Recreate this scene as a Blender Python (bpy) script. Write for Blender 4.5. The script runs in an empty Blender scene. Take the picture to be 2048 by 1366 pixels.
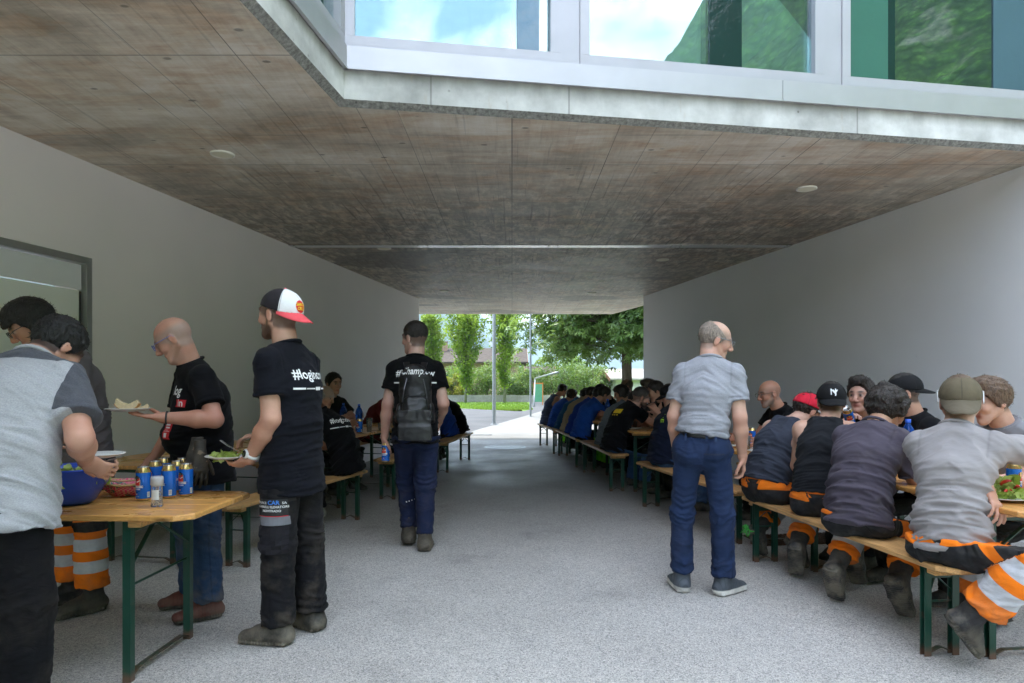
import bpy, bmesh, math, random
import numpy as np
from mathutils import Vector, Matrix
from mathutils.bvhtree import BVHTree

R = math.radians
SC = bpy.context.scene
COL = SC.collection
rnd = random.Random(7)
FPX, EYE, CX, HY = 1365.0, 1.35, 1024.0, 768.0      # focal length in photo pixels, eye height, principal point

# ---------------------------------------------------------------- camera
cam_d = bpy.data.cameras.new('camera')
cam = bpy.data.objects.new('camera', cam_d)
COL.objects.link(cam)
cam.location = (0, 0, EYE)
cam.rotation_euler = (R(90), 0, 0)
cam_d.sensor_width = 36.0
cam_d.lens = 36.0 * FPX / 2048.0
cam_d.shift_y = (HY - 683.0) / 2048.0
cam_d.clip_start = 0.05
cam_d.clip_end = 20000
SC.camera = cam

# ---------------------------------------------------------------- world and sun
SUN_EL, SUN_AZ = R(60), R(-52)      # high sun ahead of the camera and to the left
w = bpy.data.worlds.new('World')
SC.world = w
w.use_nodes = True
nt = w.node_tree
nt.nodes.clear()
wo = nt.nodes.new('ShaderNodeOutputWorld')
bg = nt.nodes.new('ShaderNodeBackground')
sky = nt.nodes.new('ShaderNodeTexSky')
sky.sky_type = 'NISHITA'
sky.sun_disc = False
sky.sun_elevation = SUN_EL
sky.sun_rotation = SUN_AZ
sky.air_density = 1.2
sky.dust_density = 1.5
bg.inputs['Strength'].default_value = 0.14
tc = nt.nodes.new('ShaderNodeTexCoord')
mp = nt.nodes.new('ShaderNodeMapping')
mp.inputs['Scale'].default_value = (1, 1, 2.2)
mp.inputs['Location'].default_value = (0.35, 0.2, 0.1)
nz = nt.nodes.new('ShaderNodeTexNoise')
nz.inputs['Scale'].default_value = 3.0
nz.inputs['Detail'].default_value = 9
nz.inputs['Roughness'].default_value = 0.58
nz.inputs['Distortion'].default_value = 0.3
rp = nt.nodes.new('ShaderNodeValToRGB')
rp.color_ramp.elements[0].position = 0.42
rp.color_ramp.elements[1].position = 0.60
mx = nt.nodes.new('ShaderNodeMix')
mx.data_type = 'RGBA'
mx.inputs['B'].default_value = (11.2, 11.2, 11.3, 1)
nt.links.new(tc.outputs['Generated'], mp.inputs['Vector'])
nt.links.new(mp.outputs['Vector'], nz.inputs['Vector'])
nt.links.new(nz.outputs['Fac'], rp.inputs['Fac'])
nt.links.new(rp.outputs['Color'], mx.inputs['Factor'])
nt.links.new(sky.outputs['Color'], mx.inputs['A'])
nt.links.new(mx.outputs['Result'], bg.inputs['Color'])
nt.links.new(bg.outputs['Background'], wo.inputs['Surface'])

sun_d = bpy.data.lights.new('sun', 'SUN')
sun_d.energy = 2.0
sun_d.angle = R(3)
sun_d.color = (1.0, 0.95, 0.87)
sun = bpy.data.objects.new('sun', sun_d)
COL.objects.link(sun)
_dir = Vector((math.sin(SUN_AZ) * math.cos(SUN_EL), math.cos(SUN_AZ) * math.cos(SUN_EL), math.sin(SUN_EL)))
sun.rotation_euler = _dir.to_track_quat('Z', 'Y').to_euler()
sun.location = (0, 0, 60)

SC.view_settings.view_transform = 'Standard'
SC.view_settings.look = 'None'
SC.view_settings.gamma = 1.0
SC.view_settings.exposure = 2.48
SC.render.engine = 'CYCLES'
SC.cycles.use_denoising = True
SC.cycles.max_bounces = 8
SC.cycles.diffuse_bounces = 5
SC.cycles.glossy_bounces = 4
SC.cycles.transmission_bounces = 6
SC.cycles.transparent_max_bounces = 8
SC.cycles.volume_bounces = 0
SC.cycles.sample_clamp_indirect = 6
SC.cycles.caustics_reflective = False
SC.cycles.caustics_refractive = False

# ---------------------------------------------------------------- small helpers
A = lambda *v: np.array(v, float)
UP = A(0, 0, 1)
def nrm(v):
    v = np.asarray(v, float)
    return v / max(np.linalg.norm(v), 1e-9)
def W(x, y, Z):                     # a photo pixel at depth Z, as a point of the place
    return A((x - CX) * Z / FPX, Z, EYE - (y - HY) * Z / FPX)
def G(x, y):                        # a photo pixel on the ground
    Z = FPX * EYE / (y - HY)
    return A((x - CX) * Z / FPX, Z, 0)

def prop(o, label=None, cat=None, group=None, kind=None):
    if label: o['label'] = label
    if cat: o['category'] = cat
    if group: o['group'] = group
    if kind: o['kind'] = kind
    return o
def empty(name, loc, rz=0.0, label=None, cat=None, group=None):
    o = bpy.data.objects.new(name, None)
    o.empty_display_size = 0.1
    COL.objects.link(o)
    o.location = tuple(loc)
    o.rotation_euler = (0, 0, rz)
    return prop(o, label, cat, group)
def mesh(name, V, F, mats, smooth=False, mi=None, attrs=None, cols=None):
    me = bpy.data.meshes.new(name)
    V = np.asarray(V, float).reshape(-1, 3)
    if isinstance(F, np.ndarray):
        n = len(F); k = F.shape[1]
        me.vertices.add(len(V)); me.vertices.foreach_set('co', V.astype(np.float32).ravel())
        me.loops.add(n * k); me.loops.foreach_set('vertex_index', F.astype(np.int32).ravel())
        me.polygons.add(n)
        me.polygons.foreach_set('loop_start', np.arange(0, n * k, k, dtype=np.int32))
        me.update(calc_edges=True)
    else:
        me.from_pydata(V.tolist(), [], F)
    if not isinstance(mats, (list, tuple)): mats = [mats]
    for m in mats: me.materials.append(m)
    if mi is not None: me.polygons.foreach_set('material_index', np.asarray(mi, np.int32))
    if smooth: me.polygons.foreach_set('use_smooth', np.ones(len(me.polygons), bool))
    if attrs:
        for k, v in attrs.items():
            a = me.attributes.new(k, 'FLOAT', 'POINT'); a.data.foreach_set('value', np.asarray(v, np.float32))
    if cols is not None:
        a = me.color_attributes.new('Col', 'FLOAT_COLOR', 'POINT')
        c = np.ones((len(V), 4), np.float32); c[:, :3] = cols
        a.data.foreach_set('color', c.ravel())
    me.update()
    return me
def add(name, me, parent=None, loc=(0, 0, 0)):
    o = bpy.data.objects.new(name, me)
    COL.objects.link(o)
    o.location = tuple(loc)
    if parent is not None: o.parent = parent
    return o
def copy_tree(o, parent=None):
    c = o.copy(); COL.objects.link(c)
    if parent is not None: c.parent = parent
    for ch in list(o.children): copy_tree(ch, c)
    return c

class MB:                           # collects simple solids into one mesh
    def __init__(s): s.V = []; s.F = []; s.M = []
    def raw(s, V, F, m=0):
        b = len(s.V); s.V += [tuple(v) for v in V]; s.F += [[i + b for i in f] for f in F]; s.M += [m] * len(F); return s
    def box(s, lo, hi, m=0):
        x0, y0, z0 = lo; x1, y1, z1 = hi
        return s.raw([(x0,y0,z0),(x1,y0,z0),(x1,y1,z0),(x0,y1,z0),(x0,y0,z1),(x1,y0,z1),(x1,y1,z1),(x0,y1,z1)],
                     [(0,3,2,1),(4,5,6,7),(0,1,5,4),(1,2,6,5),(2,3,7,6),(3,0,4,7)], m)
    def prism(s, poly, z0, z1, m=0):
        n = len(poly)
        V = [(p[0], p[1], z0) for p in poly] + [(p[0], p[1], z1) for p in poly]
        F = [list(range(n))[::-1], [i + n for i in range(n)]] + [(i, (i+1) % n, (i+1) % n + n, i + n) for i in range(n)]
        return s.raw(V, F, m)
    def bar(s, p0, p1, wd, ht, m=0, up=(0, 0, 1)):
        p0, p1 = np.array(p0, float), np.array(p1, float)
        ax = nrm(p1 - p0); up = np.array(up, float)
        if abs(ax @ up) > .98: up = A(1, 0, 0)
        sd = nrm(np.cross(ax, up)); u = np.cross(sd, ax)
        q = [sd*a*wd/2 + u*b*ht/2 for a, b in ((-1,-1),(1,-1),(1,1),(-1,1))]
        return s.raw([p0+k for k in q] + [p1+k for k in q], [(0,1,2,3),(7,6,5,4),(0,4,5,1),(1,5,6,2),(2,6,7,3),(3,7,4,0)], m)
    def tube(s, pts, r, n=8, m=0, cap=True):
        pts = [np.array(p, float) for p in pts]
        rs = r if isinstance(r, (list, tuple)) else [r] * len(pts)
        b = len(s.V); prev = None
        for i, p in enumerate(pts):
            ax = nrm(pts[min(i+1, len(pts)-1)] - pts[max(i-1, 0)])
            if prev is None:
                prev = nrm(np.cross(ax, A(0,0,1) if abs(ax[2]) < .9 else A(1,0,0)))
            sd = nrm(prev - ax * (prev @ ax)); prev = sd; u = np.cross(ax, sd)
            s.V += [tuple(p + rs[i]*(math.cos(2*math.pi*j/n)*sd + math.sin(2*math.pi*j/n)*u)) for j in range(n)]
        for i in range(len(pts)-1):
            for j in range(n):
                s.F.append([b+i*n+j, b+i*n+(j+1) % n, b+(i+1)*n+(j+1) % n, b+(i+1)*n+j]); s.M.append(m)
        if cap:
            s.F.append([b+j for j in range(n)][::-1]); s.F.append([b+(len(pts)-1)*n+j for j in range(n)]); s.M += [m, m]
        return s
    def lathe(s, prof, n=20, m=0, c=(0, 0, 0), ms=None, sx=1, sy=1):
        b = len(s.V)
        for r, z in prof:
            s.V += [(c[0]+sx*r*math.cos(2*math.pi*j/n), c[1]+sy*r*math.sin(2*math.pi*j/n), c[2]+z) for j in range(n)]
        for i in range(len(prof)-1):
            for j in range(n):
                s.F.append([b+i*n+j, b+i*n+(j+1) % n, b+(i+1)*n+(j+1) % n, b+(i+1)*n+j]); s.M.append(ms[i] if ms else m)
        return s
    def build(s, name, mats, parent=None, loc=(0, 0, 0), smooth=False, bevel=0.0):
        me = mesh(name, s.V, s.F, mats, smooth, s.M)
        o = add(name, me, parent, loc)
        if bevel:
            md = o.modifiers.new('bevel', 'BEVEL'); md.width = bevel; md.segments = 2; md.limit_method = 'ANGLE'
        return o
    def me(s, name, mats, smooth=False): return mesh(name, s.V, s.F, mats, smooth, s.M)

# ---------------------------------------------------------------- materials
_mats = {}
class NT:
    def __init__(s, name):
        s.m = bpy.data.materials.new(name); s.m.use_nodes = True
        s.t = s.m.node_tree; s.b = s.t.nodes['Principled BSDF']
    def n(s, typ, **kw):
        nd = s.t.nodes.new('ShaderNode' + typ)
        for k, v in kw.items():
            if k in nd.inputs: nd.inputs[k].default_value = v
            else: setattr(nd, k, v)
        return nd
    def l(s, a, b): s.t.links.new(a, b)
    def coord(s, scale=(1, 1, 1), kind='Object', rot=(0, 0, 0), loc=(0, 0, 0)):
        c = s.n('TexCoord'); mp = s.n('Mapping')
        mp.inputs['Scale'].default_value = scale; mp.inputs['Rotation'].default_value = rot; mp.inputs['Location'].default_value = loc
        s.l(c.outputs[kind], mp.inputs['Vector']); return mp.outputs['Vector']
    def noise(s, vec, scale, detail=4, rough=.55, dist=0.0):
        nd = s.n('TexNoise', Scale=scale, Detail=detail, Roughness=rough, Distortion=dist)
        s.l(vec, nd.inputs['Vector']); return nd.outputs['Fac']
    def ramp(s, fac, stops):
        nd = s.n('ValToRGB'); e = nd.color_ramp.elements
        while len(e) < len(stops): e.new(0.5)
        for el, (p, c) in zip(e, stops):
            el.position = p; el.color = (c, c, c, 1) if isinstance(c, (int, float)) else (*c, 1)
        s.l(fac, nd.inputs['Fac']); return nd.outputs['Color']
    def mix(s, fac, a, b, blend='MIX'):
        nd = s.n('Mix', data_type='RGBA', blend_type=blend)
        for key, v in (('Factor', fac), ('A', a), ('B', b)):
            if isinstance(v, (int, float)): nd.inputs[key].default_value = v if key == 'Factor' else (v, v, v, 1)
            elif isinstance(v, (tuple, list)): nd.inputs[key].default_value = (*v[:3], 1)
            else: s.l(v, nd.inputs[key])
        return nd.outputs['Result']
    def math(s, op, a, b=0.0, c=None):
        nd = s.n('Math', operation=op)
        for i, v in enumerate((a, b) if c is None else (a, b, c)):
            if isinstance(v, (int, float)): nd.inputs[i].default_value = v
            else: s.l(v, nd.inputs[i])
        return nd.outputs[0]
    def attr(s, name, out='Fac'):
        nd = s.n('Attribute', attribute_name=name); return nd.outputs[out]
    def bump(s, h, strength=.3, dist=.01, nrm=None):
        nd = s.n('Bump', Strength=strength, Distance=dist); s.l(h, nd.inputs['Height'])
        if nrm is not None: s.l(nrm, nd.inputs['Normal'])
        s.l(nd.outputs['Normal'], s.b.inputs['Normal']); return nd.outputs['Normal']
    def base(s, c):
        if isinstance(c, (tuple, list)): s.b.inputs['Base Color'].default_value = (*c[:3], 1)
        else: s.l(c, s.b.inputs['Base Color'])
    def set(s, **kw):
        for k, v in kw.items():
            k = k.replace('_', ' ')
            if isinstance(v, (int, float, tuple)): s.b.inputs[k].default_value = v
            else: s.l(v, s.b.inputs[k])
        return s
def sc(c, k): return tuple(min(1.0, x * k) for x in c[:3])

def simple(name, c, rough=.5, metal=0.0, var=.12, scale=12, bump=0.0, spec=.5):
    if name in _mats: return _mats[name]
    t = NT(name); v = t.coord()
    n = t.noise(v, scale, 5)
    t.base(t.ramp(n, [(.3, sc(c, 1 - var)), (.7, sc(c, 1 + var))]))
    t.set(Roughness=rough, Metallic=metal, Specular_IOR_Level=spec)
    if bump: t.bump(t.noise(v, scale * 6, 4), bump, .004)
    _mats[name] = t.m; return t.m
def fabric(name, c, rough=.92, dirt=0.0, heather=0.0, sheen=.03, dirtc=(.22, .19, .15)):
    if name in _mats: return _mats[name]
    t = NT(name); v = t.coord()
    col = t.ramp(t.noise(v, 6, 4), [(.3, sc(c, .9)), (.7, sc(c, 1.08))])
    if heather:
        hv = t.coord((180, 180, 420)); h = t.noise(hv, 1, 3)
        col = t.mix(t.ramp(h, [(.35, 0.0), (.65, 1.0)]), sc(c, 1 - heather), sc(c, 1 + heather))
    if dirt:
        col = t.mix(t.math('MULTIPLY', t.ramp(t.noise(v, 5, 6, .65), [(.52, 0.0), (.68, 1.0)]), dirt), col, dirtc)
    col = t.mix(t.math('MULTIPLY', t.attr('seam'), .35), col, sc(c, .45))
    t.base(col); t.set(Roughness=rough, Sheen_Weight=sheen, Specular_IOR_Level=.12)
    wv = t.noise(t.coord((300, 300, 300)), 1, 2)
    fold = t.noise(t.coord((5, 5, 11)), 2.2, 3, .5, .6)
    hh = t.math('ADD', t.math('MULTIPLY', fold, 1.0), t.math('MULTIPLY', wv, .04))
    t.bump(hh, .35, .012)
    _mats[name] = t.m; return t.m
def skin_mat(name='skin'):
    if name in _mats: return _mats[name]
    t = NT(name); v = t.coord()
    c = t.attr('Col', 'Color')
    n = t.noise(v, 40, 4); n2 = t.noise(v, 7, 3)
    c2 = t.mix(t.ramp(n2, [(.35, 0.0), (.75, .35)]), c, (.62, .25, .17), 'MULTIPLY')
    t.base(t.mix(.25, c2, t.ramp(n, [(.3, .75), (.7, 1.0)]), 'MULTIPLY'))
    t.set(Roughness=.5, Specular_IOR_Level=.35, Subsurface_Weight=.12, Subsurface_Radius=(.012, .005, .003), Subsurface_Scale=.6)
    t.bump(n, .08, .003)
    _mats[name] = t.m; return t.m
def hair_mat(name, c, rough=.5):
    if name in _mats: return _mats[name]
    t = NT(name); v = t.coord((60, 60, 16))
    n = t.noise(v, 2, 4, .6, .8)
    t.base(t.ramp(n, [(.3, sc(c, .45)), (.7, sc(c, 1.5))])); t.set(Roughness=rough, Specular_IOR_Level=.4)
    t.bump(n, .7, .012)
    _mats[name] = t.m; return t.m
# ================================================================ materials of the place
def m_ceiling():
    t = NT('board_marked_concrete'); v = t.coord(); rv = t.coord(rot=(0, 0, R(90)))
    def bricks(wd, row, mort, off, c1=.35, c2=.65):
        b = t.n('TexBrick'); t.l(rv, b.inputs['Vector'])
        for k, val in (('Scale', 1.0), ('Mortar Size', mort), ('Mortar Smooth', .2), ('Bias', 0.0), ('Brick Width', wd), ('Row Height', row)): b.inputs[k].default_value = val
        b.inputs['Color1'].default_value = (c1, c1, c1, 1); b.inputs['Color2'].default_value = (c2, c2, c2, 1); b.inputs['Mortar'].default_value = (.5, .5, .5, 1)
        b.offset = off; return b
    br = bricks(5.1, .78, .0036, .37, .45, .55); sm = bricks(2.4, .13, .002, .43, .38, .62); big = bricks(1.93, 9.0, .0045, 0.0, .45, .55); pan = bricks(30.0, 1.05, .004, 0.0, .46, .54)
    wv = t.n('TexWhiteNoise') if False else None
    cloud = t.noise(t.coord((.8, 1.3, 1)), 1.0, 7, .62, .4)
    col = t.ramp(cloud, [(.30, (.33, .28, .22)), (.50, (.60, .53, .435)), (.70, (.82, .76, .66))])
    rust = t.ramp(t.noise(t.coord((.55, 1.5, 1)), 1.9, 8, .68, 1.1), [(.47, 0.0), (.58, .5), (.72, 1.0)])
    rust2 = t.ramp(t.noise(t.coord((2.2, 5, 1)), 1.7, 6, .66, .4), [(.52, 0.0), (.68, 1.0)])
    col = t.mix(t.math('MULTIPLY', rust, .52), col, (.52, .28, .12))
    col = t.mix(t.math('MULTIPLY', t.math('MULTIPLY', rust2, rust), .55), col, (.40, .19, .07))
    fine = t.noise(t.coord((16, 1.6, 1)), 1.5, 8, .66, .6); xf = t.noise(t.coord((1.3, 6, 1)), 2.0, 8, .72, .5)
    streak = t.ramp(t.noise(t.coord((24, .55, 1)), 1.3, 5, .6), [(.60, 0.0), (.655, 1.0)])
    col = t.mix(.30, col, br.outputs['Color'], 'OVERLAY'); col = t.mix(.35, col, sm.outputs['Color'], 'OVERLAY'); col = t.mix(.55, col, t.ramp(fine, [(.32, .38), (.68, .64)]), 'OVERLAY'); col = t.mix(.7, col, t.ramp(xf, [(.32, .34), (.68, .66)]), 'OVERLAY')
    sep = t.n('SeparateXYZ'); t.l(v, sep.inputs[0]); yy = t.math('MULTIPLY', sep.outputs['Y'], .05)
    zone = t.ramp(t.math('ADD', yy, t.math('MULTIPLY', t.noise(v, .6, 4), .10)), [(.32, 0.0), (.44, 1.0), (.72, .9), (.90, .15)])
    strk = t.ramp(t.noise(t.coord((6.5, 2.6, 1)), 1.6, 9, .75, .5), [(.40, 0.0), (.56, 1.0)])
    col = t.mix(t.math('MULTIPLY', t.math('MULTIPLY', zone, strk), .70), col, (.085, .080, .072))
    damp = t.n('TexNoise', Scale=.5, Detail=4.0); t.l(t.coord((1, 1.6, 1), loc=(3.1, 1.7, 0)), damp.inputs['Vector'])
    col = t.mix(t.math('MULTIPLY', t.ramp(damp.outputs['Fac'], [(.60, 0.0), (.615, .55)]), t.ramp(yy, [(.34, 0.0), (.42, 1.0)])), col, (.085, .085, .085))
    pit = t.n('TexVoronoi', Scale=3.0); t.l(t.coord((1.2, 1.9, 1)), pit.inputs['Vector'])
    pitm = t.math('MULTIPLY', t.ramp(pit.outputs['Distance'], [(.07, 1.0), (.11, 0.0)]), t.ramp(t.noise(v, 2.3, 3), [(.44, 0.0), (.50, 1.0)]))
    col = t.mix(t.math('MULTIPLY', pitm, .6), col, (.035, .032, .03))
    jn = t.math('MULTIPLY', br.outputs['Fac'], t.ramp(t.noise(t.coord((1.2, .35, 1)), 1.4, 4), [(.36, .15), (.58, .9)]))
    joint = t.math('MAXIMUM', jn, t.math('MULTIPLY', t.math('MAXIMUM', big.outputs['Fac'], t.math('MULTIPLY', pan.outputs['Fac'], .6)), .75))
    col = t.mix(joint, col, (.06, .055, .05))
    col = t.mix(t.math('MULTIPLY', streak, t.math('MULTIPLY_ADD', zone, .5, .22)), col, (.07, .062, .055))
    t.base(col); t.set(Roughness=t.ramp(cloud, [(.3, .36), (.7, .58)]), Specular_IOR_Level=.5)
    h = t.math('ADD', t.math('MULTIPLY', t.math('ADD', fine, xf), .35), t.math('MULTIPLY', t.math('ADD', joint, pitm), -1.0))
    t.bump(t.math('ADD', h, t.math('MULTIPLY', br.outputs['Color'], .6)), .4, .006)
    return t.m
def m_fascia():
    t = NT('pale_fair_faced_concrete'); v = t.coord()
    col = t.ramp(t.noise(v, 2.2, 7, .62), [(.3, (.36, .36, .355)), (.7, (.74, .74, .735))])
    sep = t.n('SeparateXYZ'); t.l(v, sep.inputs[0])
    edge = t.math('ADD', sep.outputs['Z'], t.math('MULTIPLY', t.noise(t.coord((9, 9, 2)), 1, 5, .6), .12))
    top = t.ramp(t.math('MULTIPLY_ADD', edge, 4.0, -13.35), [(.25, 0.0), (.75, 1.0)])
    for xj in (.40, 2.61, -.55):
        col = t.mix(t.math('MULTIPLY', t.math('LESS_THAN', t.math('ABSOLUTE', t.math('ADD', sep.outputs['X'], -xj)), .006), .5), col, (.12, .115, .11))
    col = t.mix(t.math('MULTIPLY', top, .75), col, (.16, .155, .145))          # damp stain under the metal
    rst = t.ramp(t.noise(t.coord((6, 6, 1)), 1.5, 6, .7), [(.62, 0.0), (.75, .6)])
    col = t.mix(rst, col, (.42, .33, .24))
    pit = t.n('TexVoronoi', Scale=9); t.l(v, pit.inputs['Vector'])
    pm = t.math('MULTIPLY', t.ramp(pit.outputs['Distance'], [(.05, 1.0), (.10, 0.0)]), t.ramp(t.noise(v, 4, 2), [(.5, 0.0), (.56, 1.0)]))
    col = t.mix(t.math('MULTIPLY', pm, .7), col, (.12, .11, .10))
    t.base(col); t.set(Roughness=.85, Specular_IOR_Level=.3)
    t.bump(t.math('SUBTRACT', t.noise(v, 18, 6, .6), pm), .3, .006)
    return t.m
def m_lip():
    t = NT('rough_drip_edge_concrete'); v = t.coord()
    t.base(t.ramp(t.noise(v, 38, 6, .7), [(.3, (.10, .10, .095)), (.7, (.38, .375, .36))]))
    t.set(Roughness=.95); t.bump(t.noise(v, 60, 5), .8, .012); return t.m
def m_wall(name, c):
    t = NT(name); v = t.coord()
    col = t.ramp(t.noise(v, .8, 5), [(.3, sc(c, .95)), (.7, sc(c, 1.03))])
    col = t.mix(t.ramp(t.noise(v, 26, 2), [(.76, 0.0), (.80, .5)]), col, sc(c, .55))
    sep = t.n('SeparateXYZ'); t.l(v, sep.inputs[0])
    low = t.math('ADD', sep.outputs['Z'], t.math('MULTIPLY', t.noise(v, 4, 6, .65), .5))
    col = t.mix(t.ramp(low, [(.25, .35), (.75, 0.0)]), col, sc(c, .6))       # splash dirt along the foot of the wall
    t.base(col); t.set(Roughness=.62, Specular_IOR_Level=.35)
    t.bump(t.noise(v, 240, 3), .25, .002); return t.m
def m_aggregate():
    t = NT('exposed_aggregate_concrete'); v = t.coord()
    vo = t.n('TexVoronoi', Scale=190); t.l(v, vo.inputs['Vector'])
    sp = t.n('SeparateColor'); t.l(vo.outputs['Color'], sp.inputs[0])
    vo2 = t.n('TexVoronoi', Scale=95); t.l(v, vo2.inputs['Vector'])
    sp2 = t.n('SeparateColor'); t.l(vo2.outputs['Color'], sp2.inputs[0])
    st = t.ramp(sp.outputs[0], [(.03, (.20, .198, .195)), (.22, (.36, .350, .338)), (.7, (.47, .448, .425)), (.97, (.60, .57, .54))])
    st2 = t.ramp(sp2.outputs[1], [(.2, .38), (.8, .62)])
    col = t.mix(.3, st, st2, 'OVERLAY')
    col = t.mix(.5, col, t.ramp(t.noise(v, .55, 6, .6), [(.3, .32), (.7, .62)]), 'OVERLAY')
    stain = t.ramp(t.noise(v, 1.3, 7, .7, .5), [(.55, 0.0), (.70, 1.0)])
    col = t.mix(t.math('MULTIPLY', stain, .35), col, (.10, .10, .105))
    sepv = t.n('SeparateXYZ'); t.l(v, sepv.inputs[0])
    worn = t.ramp(t.math('MULTIPLY', sepv.outputs['Y'], .06), [(.34, 0.0), (.62, 1.0)])   # shade deep in the passage painted into the colour, smoother finish there too
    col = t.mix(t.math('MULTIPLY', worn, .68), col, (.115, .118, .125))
    gum = t.n('TexVoronoi', Scale=1.15); t.l(v, gum.inputs['Vector'])
    col = t.mix(t.math('MULTIPLY', t.ramp(gum.outputs['Distance'], [(.014, .75), (.022, 0.0)]), t.ramp(t.noise(v, 1.7, 2), [(.48, 0.0), (.52, 1.0)])), col, (.09, .075, .06))
    t.base(col)
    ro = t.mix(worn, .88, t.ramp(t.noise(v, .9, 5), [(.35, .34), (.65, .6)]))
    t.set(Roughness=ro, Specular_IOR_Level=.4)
    t.bump(vo.outputs['Distance'], .5, .006); return t.m
def m_flat(name, c, c2, scale, rough=.9, crack=0.0, bs=40):
    t = NT(name); v = t.coord()
    col = t.ramp(t.noise(v, scale, 7, .65), [(.3, c), (.7, c2)])
    col = t.mix(.35, col, t.ramp(t.noise(v, bs, 3), [(.3, .3), (.7, .7)]), 'OVERLAY')
    if crack:
        vo = t.n('TexVoronoi', Scale=crack, feature='DISTANCE_TO_EDGE'); t.l(v, vo.inputs['Vector'])
        col = t.mix(t.ramp(vo.outputs['Distance'], [(.0, .5), (.01, 0.0)]), col, sc(c, .5))
    t.base(col); t.set(Roughness=rough, Specular_IOR_Level=.3)
    t.bump(t.noise(v, bs, 4), .3, .01); return t.m
def m_glass(name, tint, refl, fac):
    t = NT(name)
    tr = t.n('BsdfTransparent', Color=(*tint, 1)); gl = t.n('BsdfGlossy', Color=(*refl, 1), Roughness=0.0)
    lw = t.n('LayerWeight', Blend=.35); mxs = t.n('MixShader')
    t.l(t.math('MULTIPLY_ADD', lw.outputs['Fresnel'], 1 - fac, fac), mxs.inputs[0])
    t.l(tr.outputs[0], mxs.inputs[1]); t.l(gl.outputs[0], mxs.inputs[2])
    t.l(mxs.outputs[0], t.t.nodes['Material Output'].inputs['Surface']); return t.m
def m_leaf(name, c, c2, gloss=.45, trans=.35):
    t = NT(name); a = t.attr('v')
    col = t.ramp(a, [(0.0, c), (1.0, c2)])
    t.base(col); t.set(Roughness=gloss, Specular_IOR_Level=.4)
    tl = t.n('BsdfTranslucent'); t.l(t.mix(.5, col, (.35, .5, .06), 'MIX'), tl.inputs['Color'])
    ms = t.n('MixShader'); ms.inputs[0].default_value = trans
    t.l(t.b.outputs[0], ms.inputs[1]); t.l(tl.outputs[0], ms.inputs[2])
    t.l(ms.outputs[0], t.t.nodes['Material Output'].inputs['Surface']); return t.m
def m_bark(name, c):
    t = NT(name); v = t.coord((14, 14, 3)); n = t.noise(v, 1, 6, .7)
    t.base(t.ramp(n, [(.3, sc(c, .5)), (.7, sc(c, 1.3))])); t.set(Roughness=.95); t.bump(n, .8, .03); return t.m
def m_mountain(name, far):
    t = NT(name); v = t.coord()
    n = t.noise(v, .012 if not far else .006, 9, .72); n2 = t.noise(v, .0035, 6, .6)
    vo = t.n('TexVoronoi', Scale=.075 if not far else .03); t.l(v, vo.inputs['Vector'])
    col = t.ramp(n, [(.3, (.022, .062, .012)), (.5, (.055, .13, .022)), (.7, (.11, .21, .045))])
    vo2 = t.n('TexVoronoi', Scale=.20 if not far else .06); t.l(v, vo2.inputs['Vector'])
    col = t.mix(.6, col, t.ramp(vo.outputs['Distance'], [(0.0, .75), (.6, .2)]), 'OVERLAY'); col = t.mix(.7, col, t.ramp(vo2.outputs['Distance'], [(0.0, .75), (.6, .2)]), 'OVERLAY')
    rock = t.ramp(t.math('ADD', n2, t.math('MULTIPLY', n, .45)), [(.86, 0.0), (.93, .8)])
    col = t.mix(rock, col, t.ramp(t.noise(v, .05, 6), [(.3, (.16, .155, .14)), (.7, (.34, .33, .31))]))
    t.base(col); t.set(Roughness=1.0, Specular_IOR_Level=.1)
    t.bump(t.math('SUBTRACT', n, vo.outputs['Distance']), 1.0, 6.0); return t.m

M = {}
M['ceil'] = m_ceiling(); M['fascia'] = m_fascia(); M['lip'] = m_lip()
M['wall'] = m_wall('grey_render', (.82, .77, .785)); M['wall2'] = m_wall('cool_grey_render', (.83, .83, .86))
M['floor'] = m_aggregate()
M['pave'] = m_flat('light_concrete_paving', (.19, .19, .185), (.26, .26, .25), .8)
M['asphalt'] = m_flat('grey_asphalt', (.075, .077, .081), (.115, .117, .122), .7, .9, .25, 120)
M['lawn'] = m_flat('mown_lawn', (.075, .16, .018), (.16, .26, .035), 1.2, .95, 0, 30)
M['earth'] = m_flat('meadow_ground', (.07, .13, .03), (.13, .17, .05), .2, .95, 0, 8)
M['alu'] = simple('brushed_aluminium', (.56, .545, .58), .42, .65, .05, 3)
M['frame'] = simple('silver_window_frame', (.50, .49, .54), .42, .35, .04, 4)
M['framedark'] = simple('grey_metal_door_frame', (.34, .34, .34), .4, .6, .06, 6)
M['glass'] = m_glass('coated_window_glass', (.84, .95, .92), (.80, .96, .95), .27)
M['interior'] = simple('white_interior_plaster', (.55, .57, .56), .8, 0, .03, 2)
M['bark'] = m_bark('brown_bark', (.13, .10, .07)); M['bark2'] = m_bark('grey_bark', (.22, .21, .18))
M['galv'] = simple('galvanised_steel', (.30, .32, .34), .42, .6, .12, 30)
M['mt'] = m_mountain('forested_mountain', False); M['mtfar'] = m_mountain('distant_mountain', True)

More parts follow.
